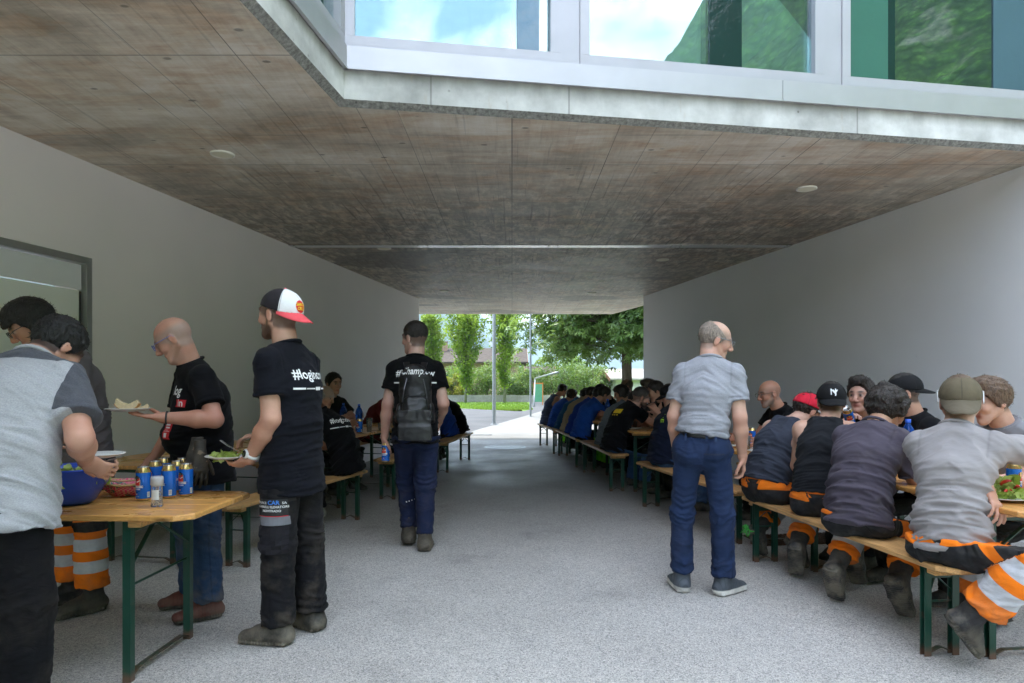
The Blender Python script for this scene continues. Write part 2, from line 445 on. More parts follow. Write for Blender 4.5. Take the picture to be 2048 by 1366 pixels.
# ================================================================ ground
def sheet(name, poly, z, m, kind='structure'):
    me = mesh(name, [(x, y, z) for x, y in poly], [list(range(len(poly)))], m)
    return prop(add(name, me), kind=kind)
sheet('ground', [(-9000, -9000), (9000, -9000), (9000, 9000), (-9000, 9000)], -.03, M['earth'])
sheet('road', [(-60, 16.4), (60, 16.4), (60, 52), (-60, 52)], -.016, M['asphalt'])
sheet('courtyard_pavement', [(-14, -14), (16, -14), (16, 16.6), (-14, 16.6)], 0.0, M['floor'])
sheet('concrete_pavement', [(-1.67, 16.604), (14, 16.604), (14, 34), (1.46, 34)], -.004, M['pave'])
lawn_poly = [(-26, 65), (-2.45, 37.6), (.3, 34.3), (.62, 34.6), (.9, 36), (1.15, 39.2), (1.3, 50.9), (-10, 50.9)]
sheet('lawn', lawn_poly, -.010, M['lawn'])
sheet('side_lawn', [(2.6, 36), (30, 36), (30, 56), (2.3, 56)], -.012, M['lawn'])
_r = np.random.default_rng(3)
n = 9000
gy = 34.3 + _r.random(n) ** 1.5 * 16.5; gx = -2.45 - (gy - 37.6) * .83 + _r.random(n) * 0 ; lo = -2.45 - (gy - 37.6) * .829; hi = np.where(gy < 36, .5, 1.1)
gx = lo + _r.random(n) * (hi - lo); ok = hi > lo; gx, gy = gx[ok], gy[ok]; n = len(gx)
a = _r.random(n) * 6.28; h = .035 + _r.random(n) * .05; wd = .02 + _r.random(n) * .02
V = np.stack([np.stack([gx + np.cos(a) * wd, gy + np.sin(a) * wd, gx * 0 - .01], 1), np.stack([gx - np.cos(a) * wd, gy - np.sin(a) * wd, gx * 0 - .01], 1),
              np.stack([gx + (_r.random(n) - .5) * .05, gy + (_r.random(n) - .5) * .05, h], 1)], 1).reshape(-1, 3)
M['blade'] = m_leaf('grass_blade', (.08, .17, .02), (.20, .30, .04), .6, .3)
prop(add('grass', mesh('grass', V, np.arange(3 * n).reshape(-1, 3), M['blade'], attrs={'v': np.repeat(_r.random(n), 3)})), kind='stuff')

# ================================================================ the building over the passage
ZC = 3.21
C0 = A(-1.116, 4.533, 0); dR = nrm(A(.986, .1655, 0)); nR = A(dR[1], -dR[0], 0); dL = nrm(A(-.1258, -.992, 0)); nL = A(-dL[1], dL[0], 0)
BLD = empty('building', (0, 0, 0), 0, 'concrete building with a passage through it and silver framed windows above', 'building')
pL, pR = C0 + dL * 7.6, C0 + dR * 10.2
top = [(-9, pL[1]), (pL[0], pL[1]), (C0[0], C0[1]), (pR[0], pR[1]), (9, 16.2), (3.12, 16.2), (2.674, 18.16), (-8, 18.16)]
inn = [(-9, pL[1]), (pL[0] - .045, pL[1]), (C0[0] - .045, C0[1] + .045), (pR[0], pR[1] + .045), (9, 16.2), (3.12, 16.2), (2.674, 18.16), (-8, 18.16)]
k = len(top)
V = [(x, y, ZC) for x, y in inn] + [(x, y, ZC + .034) for x, y in top] + [(x, y, ZC + .25) for x, y in top]
F = [list(range(k))] + [[i, i + k, (i + 1) % k + k, (i + 1) % k] for i in range(k)] + [[i + k, i + 2 * k, (i + 1) % k + 2 * k, (i + 1) % k + k] for i in range(k)] + [[i + 2 * k for i in range(k)][::-1]]
mi = [0] + [2] * k + [1] * k + [1]
F = [f[::-1] for f in F]
add('ceiling_slab', mesh('ceiling_slab', V, F, [M['ceil'], M['fascia'], M['lip']], False, mi), BLD)

def wall_solid(name, p0, p1, th, side, z1, m):
    p0, p1 = np.array(p0, float), np.array(p1, float); d = nrm(np.append(p1 - p0, 0)); nn = A(-d[1], d[0], 0) * side
    q = [p0, p1, p1 + nn[:2] * th, p0 + nn[:2] * th]
    if side < 0: q = q[::-1]
    return MB().prism(q, -.05, z1).build(name, m, BLD)
XL = lambda y: -2.026 + .1664 * (y - 14.87)
XR = lambda y: 2.784 - .1818 * (y - 14.45)
# left wall with the door opening between y 3.9 and 5.745 left open in the render
D0, D1, DH = 3.55, 5.745, 2.406
wl = A(XL(D1) - XL(D0), D1 - D0, 0); wl = nrm(wl); nl = A(wl[1], -wl[0], 0)      # nl points into the passage
wall_solid('wall', (XL(D1), D1), (XL(14.87), 14.87), .35, 1, ZC - .002, M['wall'])
wall_solid('wall', (XL(-3.2), -3.2), (XL(D0), D0), .35, 1, ZC - .002, M['wall'])
lm = MB(); q = [A(XL(D0), D0, 0), A(XL(D1), D1, 0)]
lm.prism([q[0][:2], q[1][:2], (q[1] - nl * .35)[:2], (q[0] - nl * .35)[:2]], DH, ZC - .002).build('door_lintel', M['wall'], BLD)
wall_solid('wall', (XR(4.9), 4.9), (XR(14.45), 14.45), .38, -1, ZC - .002, M['wall2'])
# door: frame, leaf with top band, pull handle
def onwall(s, out, z): return q[0] + wl * s + nl * out + UP * z
Ld = np.linalg.norm(q[1] - q[0])
def wbox(mb, s0, s1, o0, o1, z0, z1, m=0):
    c = [onwall(s, o, 0)[:2] for s, o in ((s0, o0), (s1, o0), (s1, o1), (s0, o1))]
    return mb.prism(c[::-1], z0, z1, m)
door = MB(); wbox(door, .06, Ld - .085, -.075, -.04, .01, DH - .28); 
DOOR = door.build('door', simple('frosted_door_panel', (.76, .78, .75), .35, 0, .03, 3), BLD)
fr = MB(); wbox(fr, Ld - .055, Ld, -.08, .012, 0, DH); wbox(fr, 0, Ld - .056, -.08, .012, DH - .055, DH); wbox(fr, 0, .055, -.08, .012, 0, DH - .056)
fr.build('door_frame', M['framedark'], DOOR)
tb = MB(); wbox(tb, .06, Ld - .07, -.072, -.030, DH - .27, DH - .066); tb.build('transom_panel', simple('pale_grey_panel', (.70, .71, .74), .4, 0, .03, 3), DOOR)
ed = MB(); wbox(ed, Ld - .083, Ld - .066, -.079, -.036, .01, DH - .285); ed.build('gap_shade_strip', simple('gap_shade_black', (.02, .02, .02), .6), DOOR)  # dark strip standing in for the shade in the gap beside the leaf
hd = MB(); hd.tube([onwall(Ld - .27, .01, .55), onwall(Ld - .27, .01, 1.90)], .016, 8)
for z in (.62, 1.83): hd.tube([onwall(Ld - .27, .01, z), onwall(Ld - .27, -.04, z)], .012, 6)
wbox(hd, Ld - .30, Ld - .24, -.039, -.028, 1.80, 1.90); hd.build('handle', M['framedark'], DOOR)

# upper storey: sills, frames, panes
def fbox(mb, o, d, nn, s0, s1, o0, o1, z0, z1, m=0):
    c = [(o + d * s + nn * oo)[:2] for s, oo in ((s0, o0), (s1, o0), (s1, o1), (s0, o1))]
    if np.cross(c[1] - c[0], c[2] - c[1]) < 0: c = c[::-1]
    return mb.prism(c, z0, z1, m)
ZS0, ZS1, ZF, ZT = ZC + .235, ZC + .378, ZC + .455, 6.1
def facade(o, d, nn, splits, joints, s_end):
    ss = [0.0] + joints + [s_end]
    for i in range(len(ss) - 1):
        m = MB(); fbox(m, o, d, nn, ss[i] + (.002 if i else -.02), ss[i + 1] - .002, -.25, .028, ZS0, ZS1)
        fbox(m, o, d, nn, ss[i] + (.002 if i else -.03), ss[i + 1] - .002, .012, .034, ZS0 - .012, ZS0 + .001)
        m.build('metal_sill', M['alu'], BLD)
    for i in range(len(splits)):
        s0, s1 = splits[i]
        f = MB(); fw = .068
        fbox(f, o, d, nn, s0, s1, -.11, .012, ZS1 + .006, ZF); fbox(f, o, d, nn, s0, s1, -.11, .012, ZT - fw, ZT)
        fbox(f, o, d, nn, s0, s0 + fw, -.11, .0135, ZF, ZT - fw - .001); fbox(f, o, d, nn, s1 - fw, s1, -.11, .0135, ZF, ZT - fw - .001)
        win = f.build('window', M['frame'], BLD)
        g = MB(); fbox(g, o, d, nn, s0 + fw, s1 - fw, -.062, -.038, ZF, ZT - fw); g.build('pane', M['glass'], win)
        if i + 1 < len(splits):
            m = MB(); fbox(m, o, d, nn, s1 + .002, splits[i + 1][0] - .002, -.14, .004, ZS1, ZT); m.build('mullion', M['frame'], BLD)
facade(C0, dR, nR, [(.0, 1.47), (1.615, 3.49), (3.645, 5.62), (5.77, 7.8)], [3.15, 6.4], 8.6)
facade(C0, dL, nL, [(.02, 2.3), (2.45, 4.6), (4.75, 7.0)], [3.0], 7.5)
m = MB(); m.prism([t for t in top][::-1] if False else [(-9, pL[1]), (pL[0], pL[1]), (C0[0], C0[1]), (pR[0], pR[1]), (9, 16.2), (-8, 16.2)], ZT + .002, ZT + .7)
m.build('roof', M['fascia'], BLD)
m = MB(); m.prism([(-9, pL[1] + .3), (pL[0] - .5, pL[1] + .3), (C0[0] - .5, C0[1] + .5), (pR[0], pR[1] + .5), (9, 16), (-8, 16)], ZC + .26, ZC + .40)
m.build('upper_floor', M['interior'], BLD)
m = MB(); m.box((-7.6, pL[1] + .3, ZC + .41), (-7.51, 12, ZT - .01)).build('interior_wall', M['interior'], BLD)
teal = simple('dark_teal_column', (.012, .035, .032), .5, 0, .05, 3)
m = MB(); fbox(m, C0, dR, nR, 2.62, 2.86, -.30, -.12, ZS1 + .02, ZT - .01); m.build('interior_column', teal, BLD)
m = MB(); fbox(m, C0, dR, nR, 3.70, 4.02, -.22, -.14, ZS1 + .02, ZT - .01); m.build('blind', simple('teal_blind', (.16, .36, .32), .7, 0, .03, 2), BLD)
m = MB(); fbox(m, C0, dR, nR, 1.69, 2.58, -.19, -.13, ZS1 + .02, ZT - .01); m.build('blind', simple('pale_green_blind', (.60, .72, .68), .7, 0, .03, 2), BLD)
m = MB(); fbox(m, C0, dR, nR, 1.16, 1.36, -.2, -.13, ZS1 + .02, ZT - .01); m.build('blind', simple('pale_blue_blind', (.40, .50, .60), .7, 0, .03, 2), BLD)
m = MB(); fbox(m, C0, dR, nR, 4.98, 5.6, -.2, -.13, ZS1 + .02, ZT - .01); m.build('blind', simple('slate_blue_blind', (.16, .28, .34), .7, 0, .03, 2), BLD)
m = MB(); m.bar(W(1440, 145, 5.75), W(1680, -50, 6.2), .05, .14); m.build('stair_stringer', simple('pale_green_stringer', (.34, .44, .40), .5), BLD)
def inset(s0, s1, c, nm):
    m = MB(); fbox(m, C0, dR, nR, s0, s1, -.036, -.028, ZF + .001, ZT - .07); m.build('tinted_pane', simple(nm, c, .06, 0, .04, 2, .7), BLD)
inset(2.60, 2.855, (.010, .034, .032), 'dark_teal_glass'); inset(3.715, 4.06, (.055, .16, .125), 'teal_green_glass'); inset(4.062, 4.12, (.008, .028, .028), 'dark_teal_glass'); inset(4.99, 5.55, (.07, .13, .165), 'slate_blue_glass'); inset(1.175, 1.33, (.16, .27, .38), 'pale_blue_glass')
# joint cover strip across the ceiling
st = MB()
for x0, x1 in ((-2.98, -1.2), (-1.196, .55), (.554, 2.2), (2.204, 3.74)):
    st.box((x0, 9.10, ZC - .012), (x1, 9.25, ZC + .002))
    for xx in (x0 + .06, x1 - .06): st.lathe([(.0, -.018), (.012, -.018), (.012, -.012)], 8, 0, (xx, 9.13, ZC)); st.lathe([(.0, -.018), (.012, -.018), (.012, -.012)], 8, 0, (xx, 9.22, ZC))
st.build('joint_cover_strip', simple('stainless_strip', (.55, .55, .56), .22, .95, .05, 5), BLD)

# round ceiling lights
lamp_w = simple('cream_lamp_glass', (.85, .80, .62), .35, 0, .03, 5); lamp_r = simple('white_lamp_ring', (.85, .82, .74), .4, 0, .03, 5)
lg = None
for i, (lx, ly, lab) in enumerate(((-2.34, 5.516, 'round cream ceiling light over the bald man with the plate'), (2.80, 6.487, 'round cream ceiling light above the right wall bench rows'),
        (-1.75, 9.35, 'small round ceiling light just beyond the metal strip near the left wall'), (2.25, 10.2, 'small round ceiling light just beyond the metal strip near the right wall'),
        (1.62, 13.9, 'far round ceiling light near the tree end of the passage'), (-1.35, 13.6, 'far round ceiling light near the end of the left wall'))):
    if lg is None:
        lg = empty('ceiling_light', (lx, ly, ZC), 0)
        MB().lathe([(.094, .004), (.094, -.010), (.084, -.014), (.080, -.010)], 32).build('rim', lamp_r, lg, smooth=True)
        MB().lathe([(.080, -.009), (.05, -.012), (0, -.013)], 32).build('diffuser', lamp_w, lg, smooth=True)
        o = lg
    else: o = copy_tree(lg); o.location = (lx, ly, ZC)
    prop(o, lab, 'ceiling light', 'round ceiling lights of the passage')

# ================================================================ outside: drain, manhole, posts, wall, house, goal
mh = empty('manhole_cover', (-.145, 14.55, 0), 0, 'round grey manhole cover in the passage floor near the daylight', 'manhole cover')
MB().lathe([(.40, .002), (.40, .006), (.45, .006), (.452, .0)], 40).build('ring', M['galv'], mh)
MB().lathe([(0, .0045), (.395, .0045), (.396, .001)], 40).build('lid', simple('cast_iron_lid', (.20, .21, .23), .4, .5, .2, 20), mh)
dg = empty('drain_grate', (-.83, 18.1, -.004), 0, 'slotted metal drain grate in the bright concrete pavement', 'drain')
m = MB()
for i in range(18): m.box((-.27 + i * .03, -.05, .002), (-.255 + i * .03, .05, .009))
m.build('slot_bars', M['galv'], dg); MB().box((-.29, -.065, .0), (.29, -.05, .01)).box((-.29, .05, .0), (.29, .065, .01)).build('rim', M['galv'], dg)

def post(p, r, h, lab):
    o = empty('steel_post', (p[0], p[1], -.004), 0, lab, 'post')
    MB().lathe([(r, 0), (r, h), (r * .9, h + .01), (0, h + .012)], 18).build('shaft', M['galv'], o, smooth=True)
    MB().lathe([(r * 2.1, 0), (r * 2.1, .012), (r * 1.1, .03)], 18).build('base_plate', M['galv'], o)
post(G(988, 849), .058, 7.5, 'thick galvanised steel post at the edge of the bright pavement')
post(G(1061, 833), .042, 7.5, 'thin galvanised steel post behind the bench row, in front of the big tree')

gf = empty('goal_frame', G(1068, 813), 0, 'grey metal goal frame standing beyond the far bench', 'goal frame')
_a = W(1070, 757, 43) - G(1068, 813); _b = W(1117, 744, 33) - G(1068, 813)
MB().tube([(0, 0, 0), tuple(_a)], .048, 10).build('upright', M['galv'], gf, smooth=True)
MB().tube([tuple(_a), tuple(_b)], .048, 10).build('crossbar', M['galv'], gf, smooth=True)

bw = empty('garden_wall', (0, 51.3, 0), 0, 'low weathered concrete garden wall behind the lawn', 'wall')
cw = m_flat('weathered_concrete', (.22, .215, .20), (.40, .39, .37), 1.1, .95, 0, 12)
for i in range(9): MB().box((-26 + i * 4.4, 0, -.03), (-26 + i * 4.4 + 4.385, .22, .50 + (i % 3) * .006)).build('wall_panel', cw, bw)

tile = m_flat('brown_roof_tiles', (.045, .036, .030), (.09, .072, .06), 3, .9, 0, 14); pinkw = simple('salmon_render', (.46, .32, .25), .9, 0, .06, 2)
wood = simple('brown_stained_wood', (.19, .095, .05), .7, 0, .2, 6)
def house(x0, x1, y0, y1, ze, zr, lab, wallm, roofm, ov=.8, chim=None, win=()):
    o = empty('house', ((x0 + x1) / 2, (y0 + y1) / 2, 0), 0, lab, 'house'); cx, cy = (x0 + x1) / 2, (y0 + y1) / 2
    hx, hy = (x1 - x0) / 2, (y1 - y0) / 2
    V = [(-hx, -hy, -.1), (hx, -hy, -.1), (hx, hy, -.1), (-hx, hy, -.1), (-hx, -hy, ze), (hx, -hy, ze), (hx, hy, ze), (-hx, hy, ze), (-hx, 0, zr - .12), (hx, 0, zr - .12)]
    add('wall', mesh('wall', V, [(0, 1, 5, 4), (2, 3, 7, 6), (1, 2, 6, 9, 5), (3, 0, 4, 8, 7)], wallm), o)
    sl = (zr - ze) / hy
    for sgn in (-1, 1):
        e = A(0, sgn * (hy + ov), ze - sl * ov); rdg = A(0, 0, zr); t = A(0, 0, .14)
        V = [A(-hx - ov, *e[1:]), A(hx + ov, *e[1:]), A(hx + ov, *rdg[1:]), A(-hx - ov, *rdg[1:])]; V = V + [v + t for v in V]
        F = [(0, 3, 2, 1), (4, 5, 6, 7), (0, 1, 5, 4), (1, 2, 6, 5), (2, 3, 7, 6), (3, 0, 4, 7)]
        if sgn > 0: F = [f[::-1] for f in F]
        rf = add('roof', mesh('roof', V, F, roofm), o)
        for sx in (-1, 1):
            MB().bar(A(sx * (hx + ov + .03), e[1], e[2] + .02), A(sx * (hx + ov + .03), 0, zr + .02), .05, .30).build('barge_board', wood, rf)
    if chim:
        c = MB(); c.box((chim[0] - .38, -1.2, zr - 1), (chim[0] + .38, -.5, zr + chim[1])).build('chimney', simple('brick_chimney', (.36, .24, .18), .9, 0, .15, 9), o)
        MB().box((chim[0] - .46, -1.28, zr + chim[1] + .01), (chim[0] + .46, -.42, zr + chim[1] + .12)).build('chimney_cap', cw, o)
    gl = simple('dark_window_glass', (.05, .06, .07), .1); wf = simple('white_window_frame', (.6, .6, .6), .5)
    for (wx, wz, ww, wh) in win:
        f = MB(); f.box((wx - ww / 2 - .07, -hy - .03, wz - .07), (wx + ww / 2 + .07, -hy - .002, wz + wh + .07)).build('window_frame', wf, o)
        MB().box((wx - ww / 2, -hy - .05, wz), (wx + ww / 2, -hy - .031, wz + wh)).build('window', gl, o)
    return o
HS = house(-9.5, .7, 70.5, 79.5, 3.75, 5.15, 'salmon house with brown tiled roof and chimney behind the columnar trees', pinkw, tile, .9, (-3.0, .75), ((-6, 1.2, 1.1, 1.3), (-2.5, 1.2, 1.1, 1.3)))
MB().bar((-1.9, -3.45, 4.13), (-1.9, -2.85, 4.32), .8, .06).build('skylight', simple('skylight_glass', (.55, .6, .66), .1, 0, 0), HS)
house(1.6, 3.6, 62, 66, 2.0, 2.85, 'small outbuilding with brown roof among the garden shrubs', pinkw, tile, .4)
house(8.2, 18, 54, 62, 1.75, 2.5, 'pale low house with grey tiled roof behind the chestnut trunk', simple('white_render', (.6, .6, .6), .9), m_flat('grey_beige_tiles', (.26, .24, .22), (.38, .36, .33), 3, .9, 0, 12), .5, None, ((-2.2, .55, .7, .7), (-.9, .55, .7, .7)))
pb = empty('play_board', (1.7, 44, 0), 0, 'small board with orange and green edges beside the goal frame', 'board')
MB().box((-.25, -.02, .2), (.25, .02, 1.35)).build('panel', simple('green_panel', (.10, .32, .2), .6), pb); MB().box((-.31, -.03, 0), (-.251, .03, 1.45)).box((.251, -.03, 0), (.31, .03, 1.45)).box((-.25, -.03, 1.351), (.25, .03, 1.42)).build('board_frame', simple('orange_paint', (.6, .2, .04), .6), pb)

# ================================================================ trees and shrubs
def leaves(rg, P, size, aspect=.55, up=.55, fold=.25, droop=None, N=None):
    n = len(P)
    nn = rg.normal(size=(n, 3)) * (1 - up) * .9; nn[:, 2] += up + .2
    if N is not None: nn += N
    nn /= np.linalg.norm(nn, axis=1)[:, None]
    d = rg.normal(size=(n, 3))
    if droop is not None: d += droop
    d -= nn * (d * nn).sum(1)[:, None]; d /= np.linalg.norm(d, axis=1)[:, None]
    s = np.cross(nn, d); L = (size * (.7 + .6 * rg.random(n)))[:, None]; wv = L * aspect / 2
    V = np.stack([P, P + d * L * .5 + s * wv - nn * L * fold * .3, P + d * L, P + d * L * .5 - s * wv - nn * L * fold * .3], 1).reshape(-1, 3)
    i = np.arange(n)[:, None] * 4
    F = np.concatenate([i + np.array([[0, 1, 2]]), i + np.array([[0, 2, 3]])], 0)
    return V, F
def crown_mesh(name, V, F, m, v): return mesh(name, V, F, m, attrs={'v': v})
def column_tree(seed, x, y, h, r, lab, mt):
    rg = np.random.default_rng(seed); o = empty('columnar_tree', (x, y, 0), 0, lab, 'tree', 'columnar trees behind the lawn')
    m = MB(); m.tube([(0, 0, -.1), (.04, 0, h * .25), (-.03, .03, h * .6), (0, 0, h * .97)], [.10, .085, .05, .012], 8)
    tr = m.build('trunk', M['bark2'], o, smooth=True)
    P = []; br = MB()
    nb = 95
    for i in range(nb):
        t = .13 + .87 * i / nb; z0 = h * t; a = rg.random() * 6.28
        rr = r * (math.sin(min(1, (t - .06) * 2.2) * 1.57)) * (1 - max(0, t - .45) / .62) ** .75 * (.65 + .55 * rg.random())
        ln = rr * 1.9; tip = A(math.cos(a) * rr, math.sin(a) * rr, min(z0 + ln * 1.05, h + .2) - z0 * 0)
        base = A(0, 0, z0 * .93); br.tube([base, (base + tip) / 2 + A(0, 0, -.06), tip], [.02, .013, .004], 4)
        cnt = int(36 + 62 * rr / r)
        tt = rg.random(cnt) ** .6
        P.append(base + (tip - base) * tt[:, None] + rg.normal(size=(cnt, 3)) * A(.12, .12, .17) * (.6 + .5 * rr / r))
    br.build('branch', M['bark2'], o)
    P = np.concatenate(P); V, F = leaves(rg, P, .20, .62, .35)
    cl = np.clip(.5 + .35 * np.sin(P[:, 2] * 2.3 + P[:, 0] * 3) + .25 * rg.normal(size=len(P)), 0, 1)
    add('crown', crown_mesh('crown', V, F, mt, np.repeat(cl, 4)), o)
M['horn'] = m_leaf('hornbeam_leaf', (.10, .20, .02), (.28, .38, .05), .45, .5)
column_tree(11, W(862, 0, 52)[0], 52, 6.4, 1.25, 'columnar tree just right of the walking man\'s head', M['horn'])
column_tree(12, W(931, 0, 48.6)[0], 48.6, 6.2, 1.50, 'widest columnar tree, between the walking man and the thick post', M['horn'])
column_tree(13, W(1009, 0, 48.8)[0], 48.8, 7.9, 1.32, 'tallest columnar tree with bare trunk, right behind the thick post', M['horn'])

def shrub(seed, x, y, h, r, lab, mt, size=.16, name='shrub', cat='shrub', grp='shrubs behind the garden wall', n=2600, stem=True, z0=0.0):
    rg = np.random.default_rng(seed); o = empty(name, (x, y, z0), 0, lab, cat, grp)
    m = MB()
    for i in range(7):
        a = rg.random() * 6.28; m.tube([(0, 0, -.05), (math.cos(a) * r * .3, math.sin(a) * r * .3, h * .45), (math.cos(a) * r * .6, math.sin(a) * r * .6, h * .8)], [.05, .03, .01], 5)
    m.build('stem', M['bark'], o)
    nc = 26; C = rg.normal(size=(nc, 3)); C /= np.linalg.norm(C, axis=1)[:, None]; C *= (.35 + .6 * rg.random(nc) ** .5)[:, None]
    C = C * A(r, r, h * .46) + A(0, 0, h * .52); k = rg.integers(0, nc, n)
    cr = r * .30
    dd = rg.normal(size=(n, 3)); dd /= np.linalg.norm(dd, axis=1)[:, None]
    P = C[k] + dd * (cr * (.6 + .5 * rg.random(n)))[:, None]; P[:, 2] = np.abs(P[:, 2])
    V, F = leaves(rg, P, size, .6, .3, N=dd * .6)
    v = np.clip(.5 + .28 * np.sin(k * 2.1) + .2 * rg.normal(size=n), 0, 1)
    add('foliage', crown_mesh('foliage', V, F, mt, np.repeat(v, 4)), o)
    return o
M['sh1'] = m_leaf('dark_shrub_leaf', (.03, .075, .016), (.085, .16, .04)); M['sh2'] = m_leaf('mid_shrub_leaf', (.065, .14, .025), (.17, .27, .06))
M['sh3'] = m_leaf('yellow_shrub_leaf', (.16, .2, .02), (.42, .36, .04)); M['sh4'] = m_leaf('pale_shrub_leaf', (.10, .16, .05), (.2, .28, .09))
for i, (px, z, h, r, mt, lab) in enumerate((
    (884, 54, 2.0, 1.3, 'sh2', 'mid green shrub behind the wall beside the walking man'), (906, 53, 2.3, 1.0, 'sh3', 'yellow green shrub behind the garden wall'),
    (948, 54, 2.6, 1.5, 'sh2', 'rounded green shrub between the two columnar trees'), (972, 55, 2.9, 1.3, 'sh4', 'pale green shrub left of the thick post'),
    (1018, 53, 1.9, 1.2, 'sh1', 'dark low shrub right of the tallest columnar tree'), (1040, 57, 3.4, 1.5, 'sh4', 'tall pale shrub left of the thin post'),
    (1056, 54, 2.6, 1.1, 'sh1', 'dark conifer like shrub at the thin post'), (1080, 56, 2.7, 1.5, 'sh2', 'green shrub behind the goal frame upright'),
    (1112, 55, 3.0, 1.7, 'sh1', 'dark shrub under the goal crossbar'), (1150, 56, 3.3, 1.8, 'sh2', 'green shrub left below the chestnut crown'),
    (1188, 55, 3.1, 1.6, 'sh4', 'pale shrub below the chestnut crown'), (1216, 57, 2.8, 1.4, 'sh2', 'shrub next to the pale house'),
    (928, 60, 3.6, 1.8, 'sh2', 'larger bush in front of the salmon house'), (1000, 62, 3.8, 1.9, 'sh2', 'larger bush at the gable of the salmon house'))):
    shrub(100 + i, W(px, 0, z)[0], z, h, r, lab, M[mt], .17, n=2000)
for i, (px, z, h, r, lab) in enumerate(((1118, 74, 5.0, 2.6, 'hazy tree beyond the goal crossbar'), (1165, 78, 5.4, 2.8, 'hazy tree hidden partly by the chestnut crown'), (1046, 95, 4.6, 2.0, 'distant tree between the two steel posts'), (896, 90, 6.3, 2.0, 'distant tree behind the house roof'))):
    shrub(140 + i, W(px, 0, z)[0], z, h, r, lab, M['sh2'], .3, 'background_tree', 'tree', 'trees beyond the gardens', 2200)
# palm
pm = empty('palm_tree', (W(1081, 0, 66)[0], 66, 0), 0, 'fan palm rising above the shrubs behind the goal frame', 'palm')
MB().tube([(0, 0, -.1), (.05, 0, 1.4), (0, 0, 2.5)], [.16, .15, .13], 8).build('trunk', M['bark'], pm)
rg = np.random.default_rng(5)
for i in range(16):
    a = i * 2.4; e = .9 - 1.3 * (i / 16); d = A(math.cos(a) * math.cos(e), math.sin(a) * math.cos(e), math.sin(e)); s = nrm(np.cross(d, UP)); m = MB()
    b = A(0, 0, 2.45); m.tube([b, b + d * .6], .012, 4)
    for j in range(9):
        g = (j - 4) * .27; dd = nrm(d * math.cos(g) + s * math.sin(g)); c = b + d * .6
        m.raw([c, c + dd * .4 + np.cross(dd, d) * .02 + UP * .03, c + dd * .75 - UP * .12, c + dd * .4 - s * .05], [(0, 1, 2), (0, 2, 3)])
    add('frond', mesh('frond', m.V, m.F, M['sh1'], attrs={'v': rg.random(len(m.V))}), pm)

# the chestnut: palmate leaves in drooping tiers
def chestnut(x, y):
    rg = np.random.default_rng(21); o = empty('chestnut_tree', (x, y, 0), 0, 'big chestnut tree with drooping palmate leaves beside the end of the right wall', 'tree')
    m = MB(); m.tube([(0, 0, -.1), (0, 0, .25), (.03, .02, 1.2), (0, 0, 2.6), (.1, 0, 4.2), (.05, .1, 7)], [.34, .25, .22, .21, .15, .05], 12); m.build('trunk', M['bark'], o, smooth=True)
    m = MB(); tips = []
    for i in range(64):
        t = i / 64; z = 2.65 + 4.6 * t; a = i * 2.39996 + rg.random() * .5
        ln = (3.95 - 2.0 * max(0, t - .35) / .65) * (.75 + .35 * rg.random()); p0 = A(0, 0, z)
        d = A(math.cos(a), math.sin(a), .20 + .30 * t)
        pts = [p0, p0 + d * ln * .35, p0 + d * ln * .7 + UP * .02, p0 + d * ln - UP * (.55 - .3 * t)]
        m.tube(pts, [.07 - .03 * t, .045, .025, .008], 5)
        for j in range(17):
            u = .22 + .75 * rg.random() ** .7; q = pts[1] * (1 - u) + pts[3] * u if u > .4 else pts[0] * (1 - u) + pts[2] * u
            off = rg.normal(size=3) * A(.62, .62, .30); tips.append(q + off); m.tube([q, q + off], [.012, .004], 4)
    m.build('limb', M['bark'], o)
    T = np.array(tips); per = 12; n = len(T) * per
    P = np.repeat(T, per, 0) + rg.normal(size=(n, 3)) * A(.30, .30, .20)
    ax = rg.random(n) * 6.28
    Vs, Fs, vs = [], [], []; cnt = 0
    v0 = np.clip(.45 + .3 * np.repeat(rg.random(len(T)) - .5, per) * 2 + .2 * rg.normal(size=n), 0, 1)
    tilt = rg.normal(size=(n, 3)) * .38 + A(0, 0, 1); tilt += (P - A(0, 0, 3)) * A(.10, .10, 0); tilt /= np.linalg.norm(tilt, axis=1)[:, None]
    b1 = np.stack([np.cos(ax), np.sin(ax), 0 * ax], 1); b1 -= tilt * (b1 * tilt).sum(1)[:, None]; b1 /= np.linalg.norm(b1, axis=1)[:, None]; b2 = np.cross(tilt, b1)
    for kf in range(6):
        g = (kf - 2.5) * .78; L = .33 - .04 * abs(kf - 2.5)
        d = b1 * math.cos(g) + b2 * math.sin(g) - tilt * .42; d /= np.linalg.norm(d, axis=1)[:, None]; s = np.cross(tilt, d)
        Ls = (L * (.8 + .4 * rg.random(n)))[:, None]
        V = np.stack([P, P + d * Ls * .62 + s * Ls * .17 , P + d * Ls - tilt * Ls * .12, P + d * Ls * .62 - s * Ls * .17], 1).reshape(-1, 3)
        i = np.arange(n)[:, None] * 4 + cnt; cnt += 4 * n
        Vs.append(V); Fs += [i + np.array([[0, 1, 2]]), i + np.array([[0, 2, 3]])]; vs.append(np.repeat(v0, 4))
    M['chest'] = m_leaf('chestnut_leaf', (.055, .125, .03), (.20, .31, .11), .35, .42)
    add('crown', crown_mesh('crown', np.concatenate(Vs), np.concatenate(Fs), M['chest'], np.concatenate(vs)), o)
chestnut(W(1253, 0, 29)[0], 29)

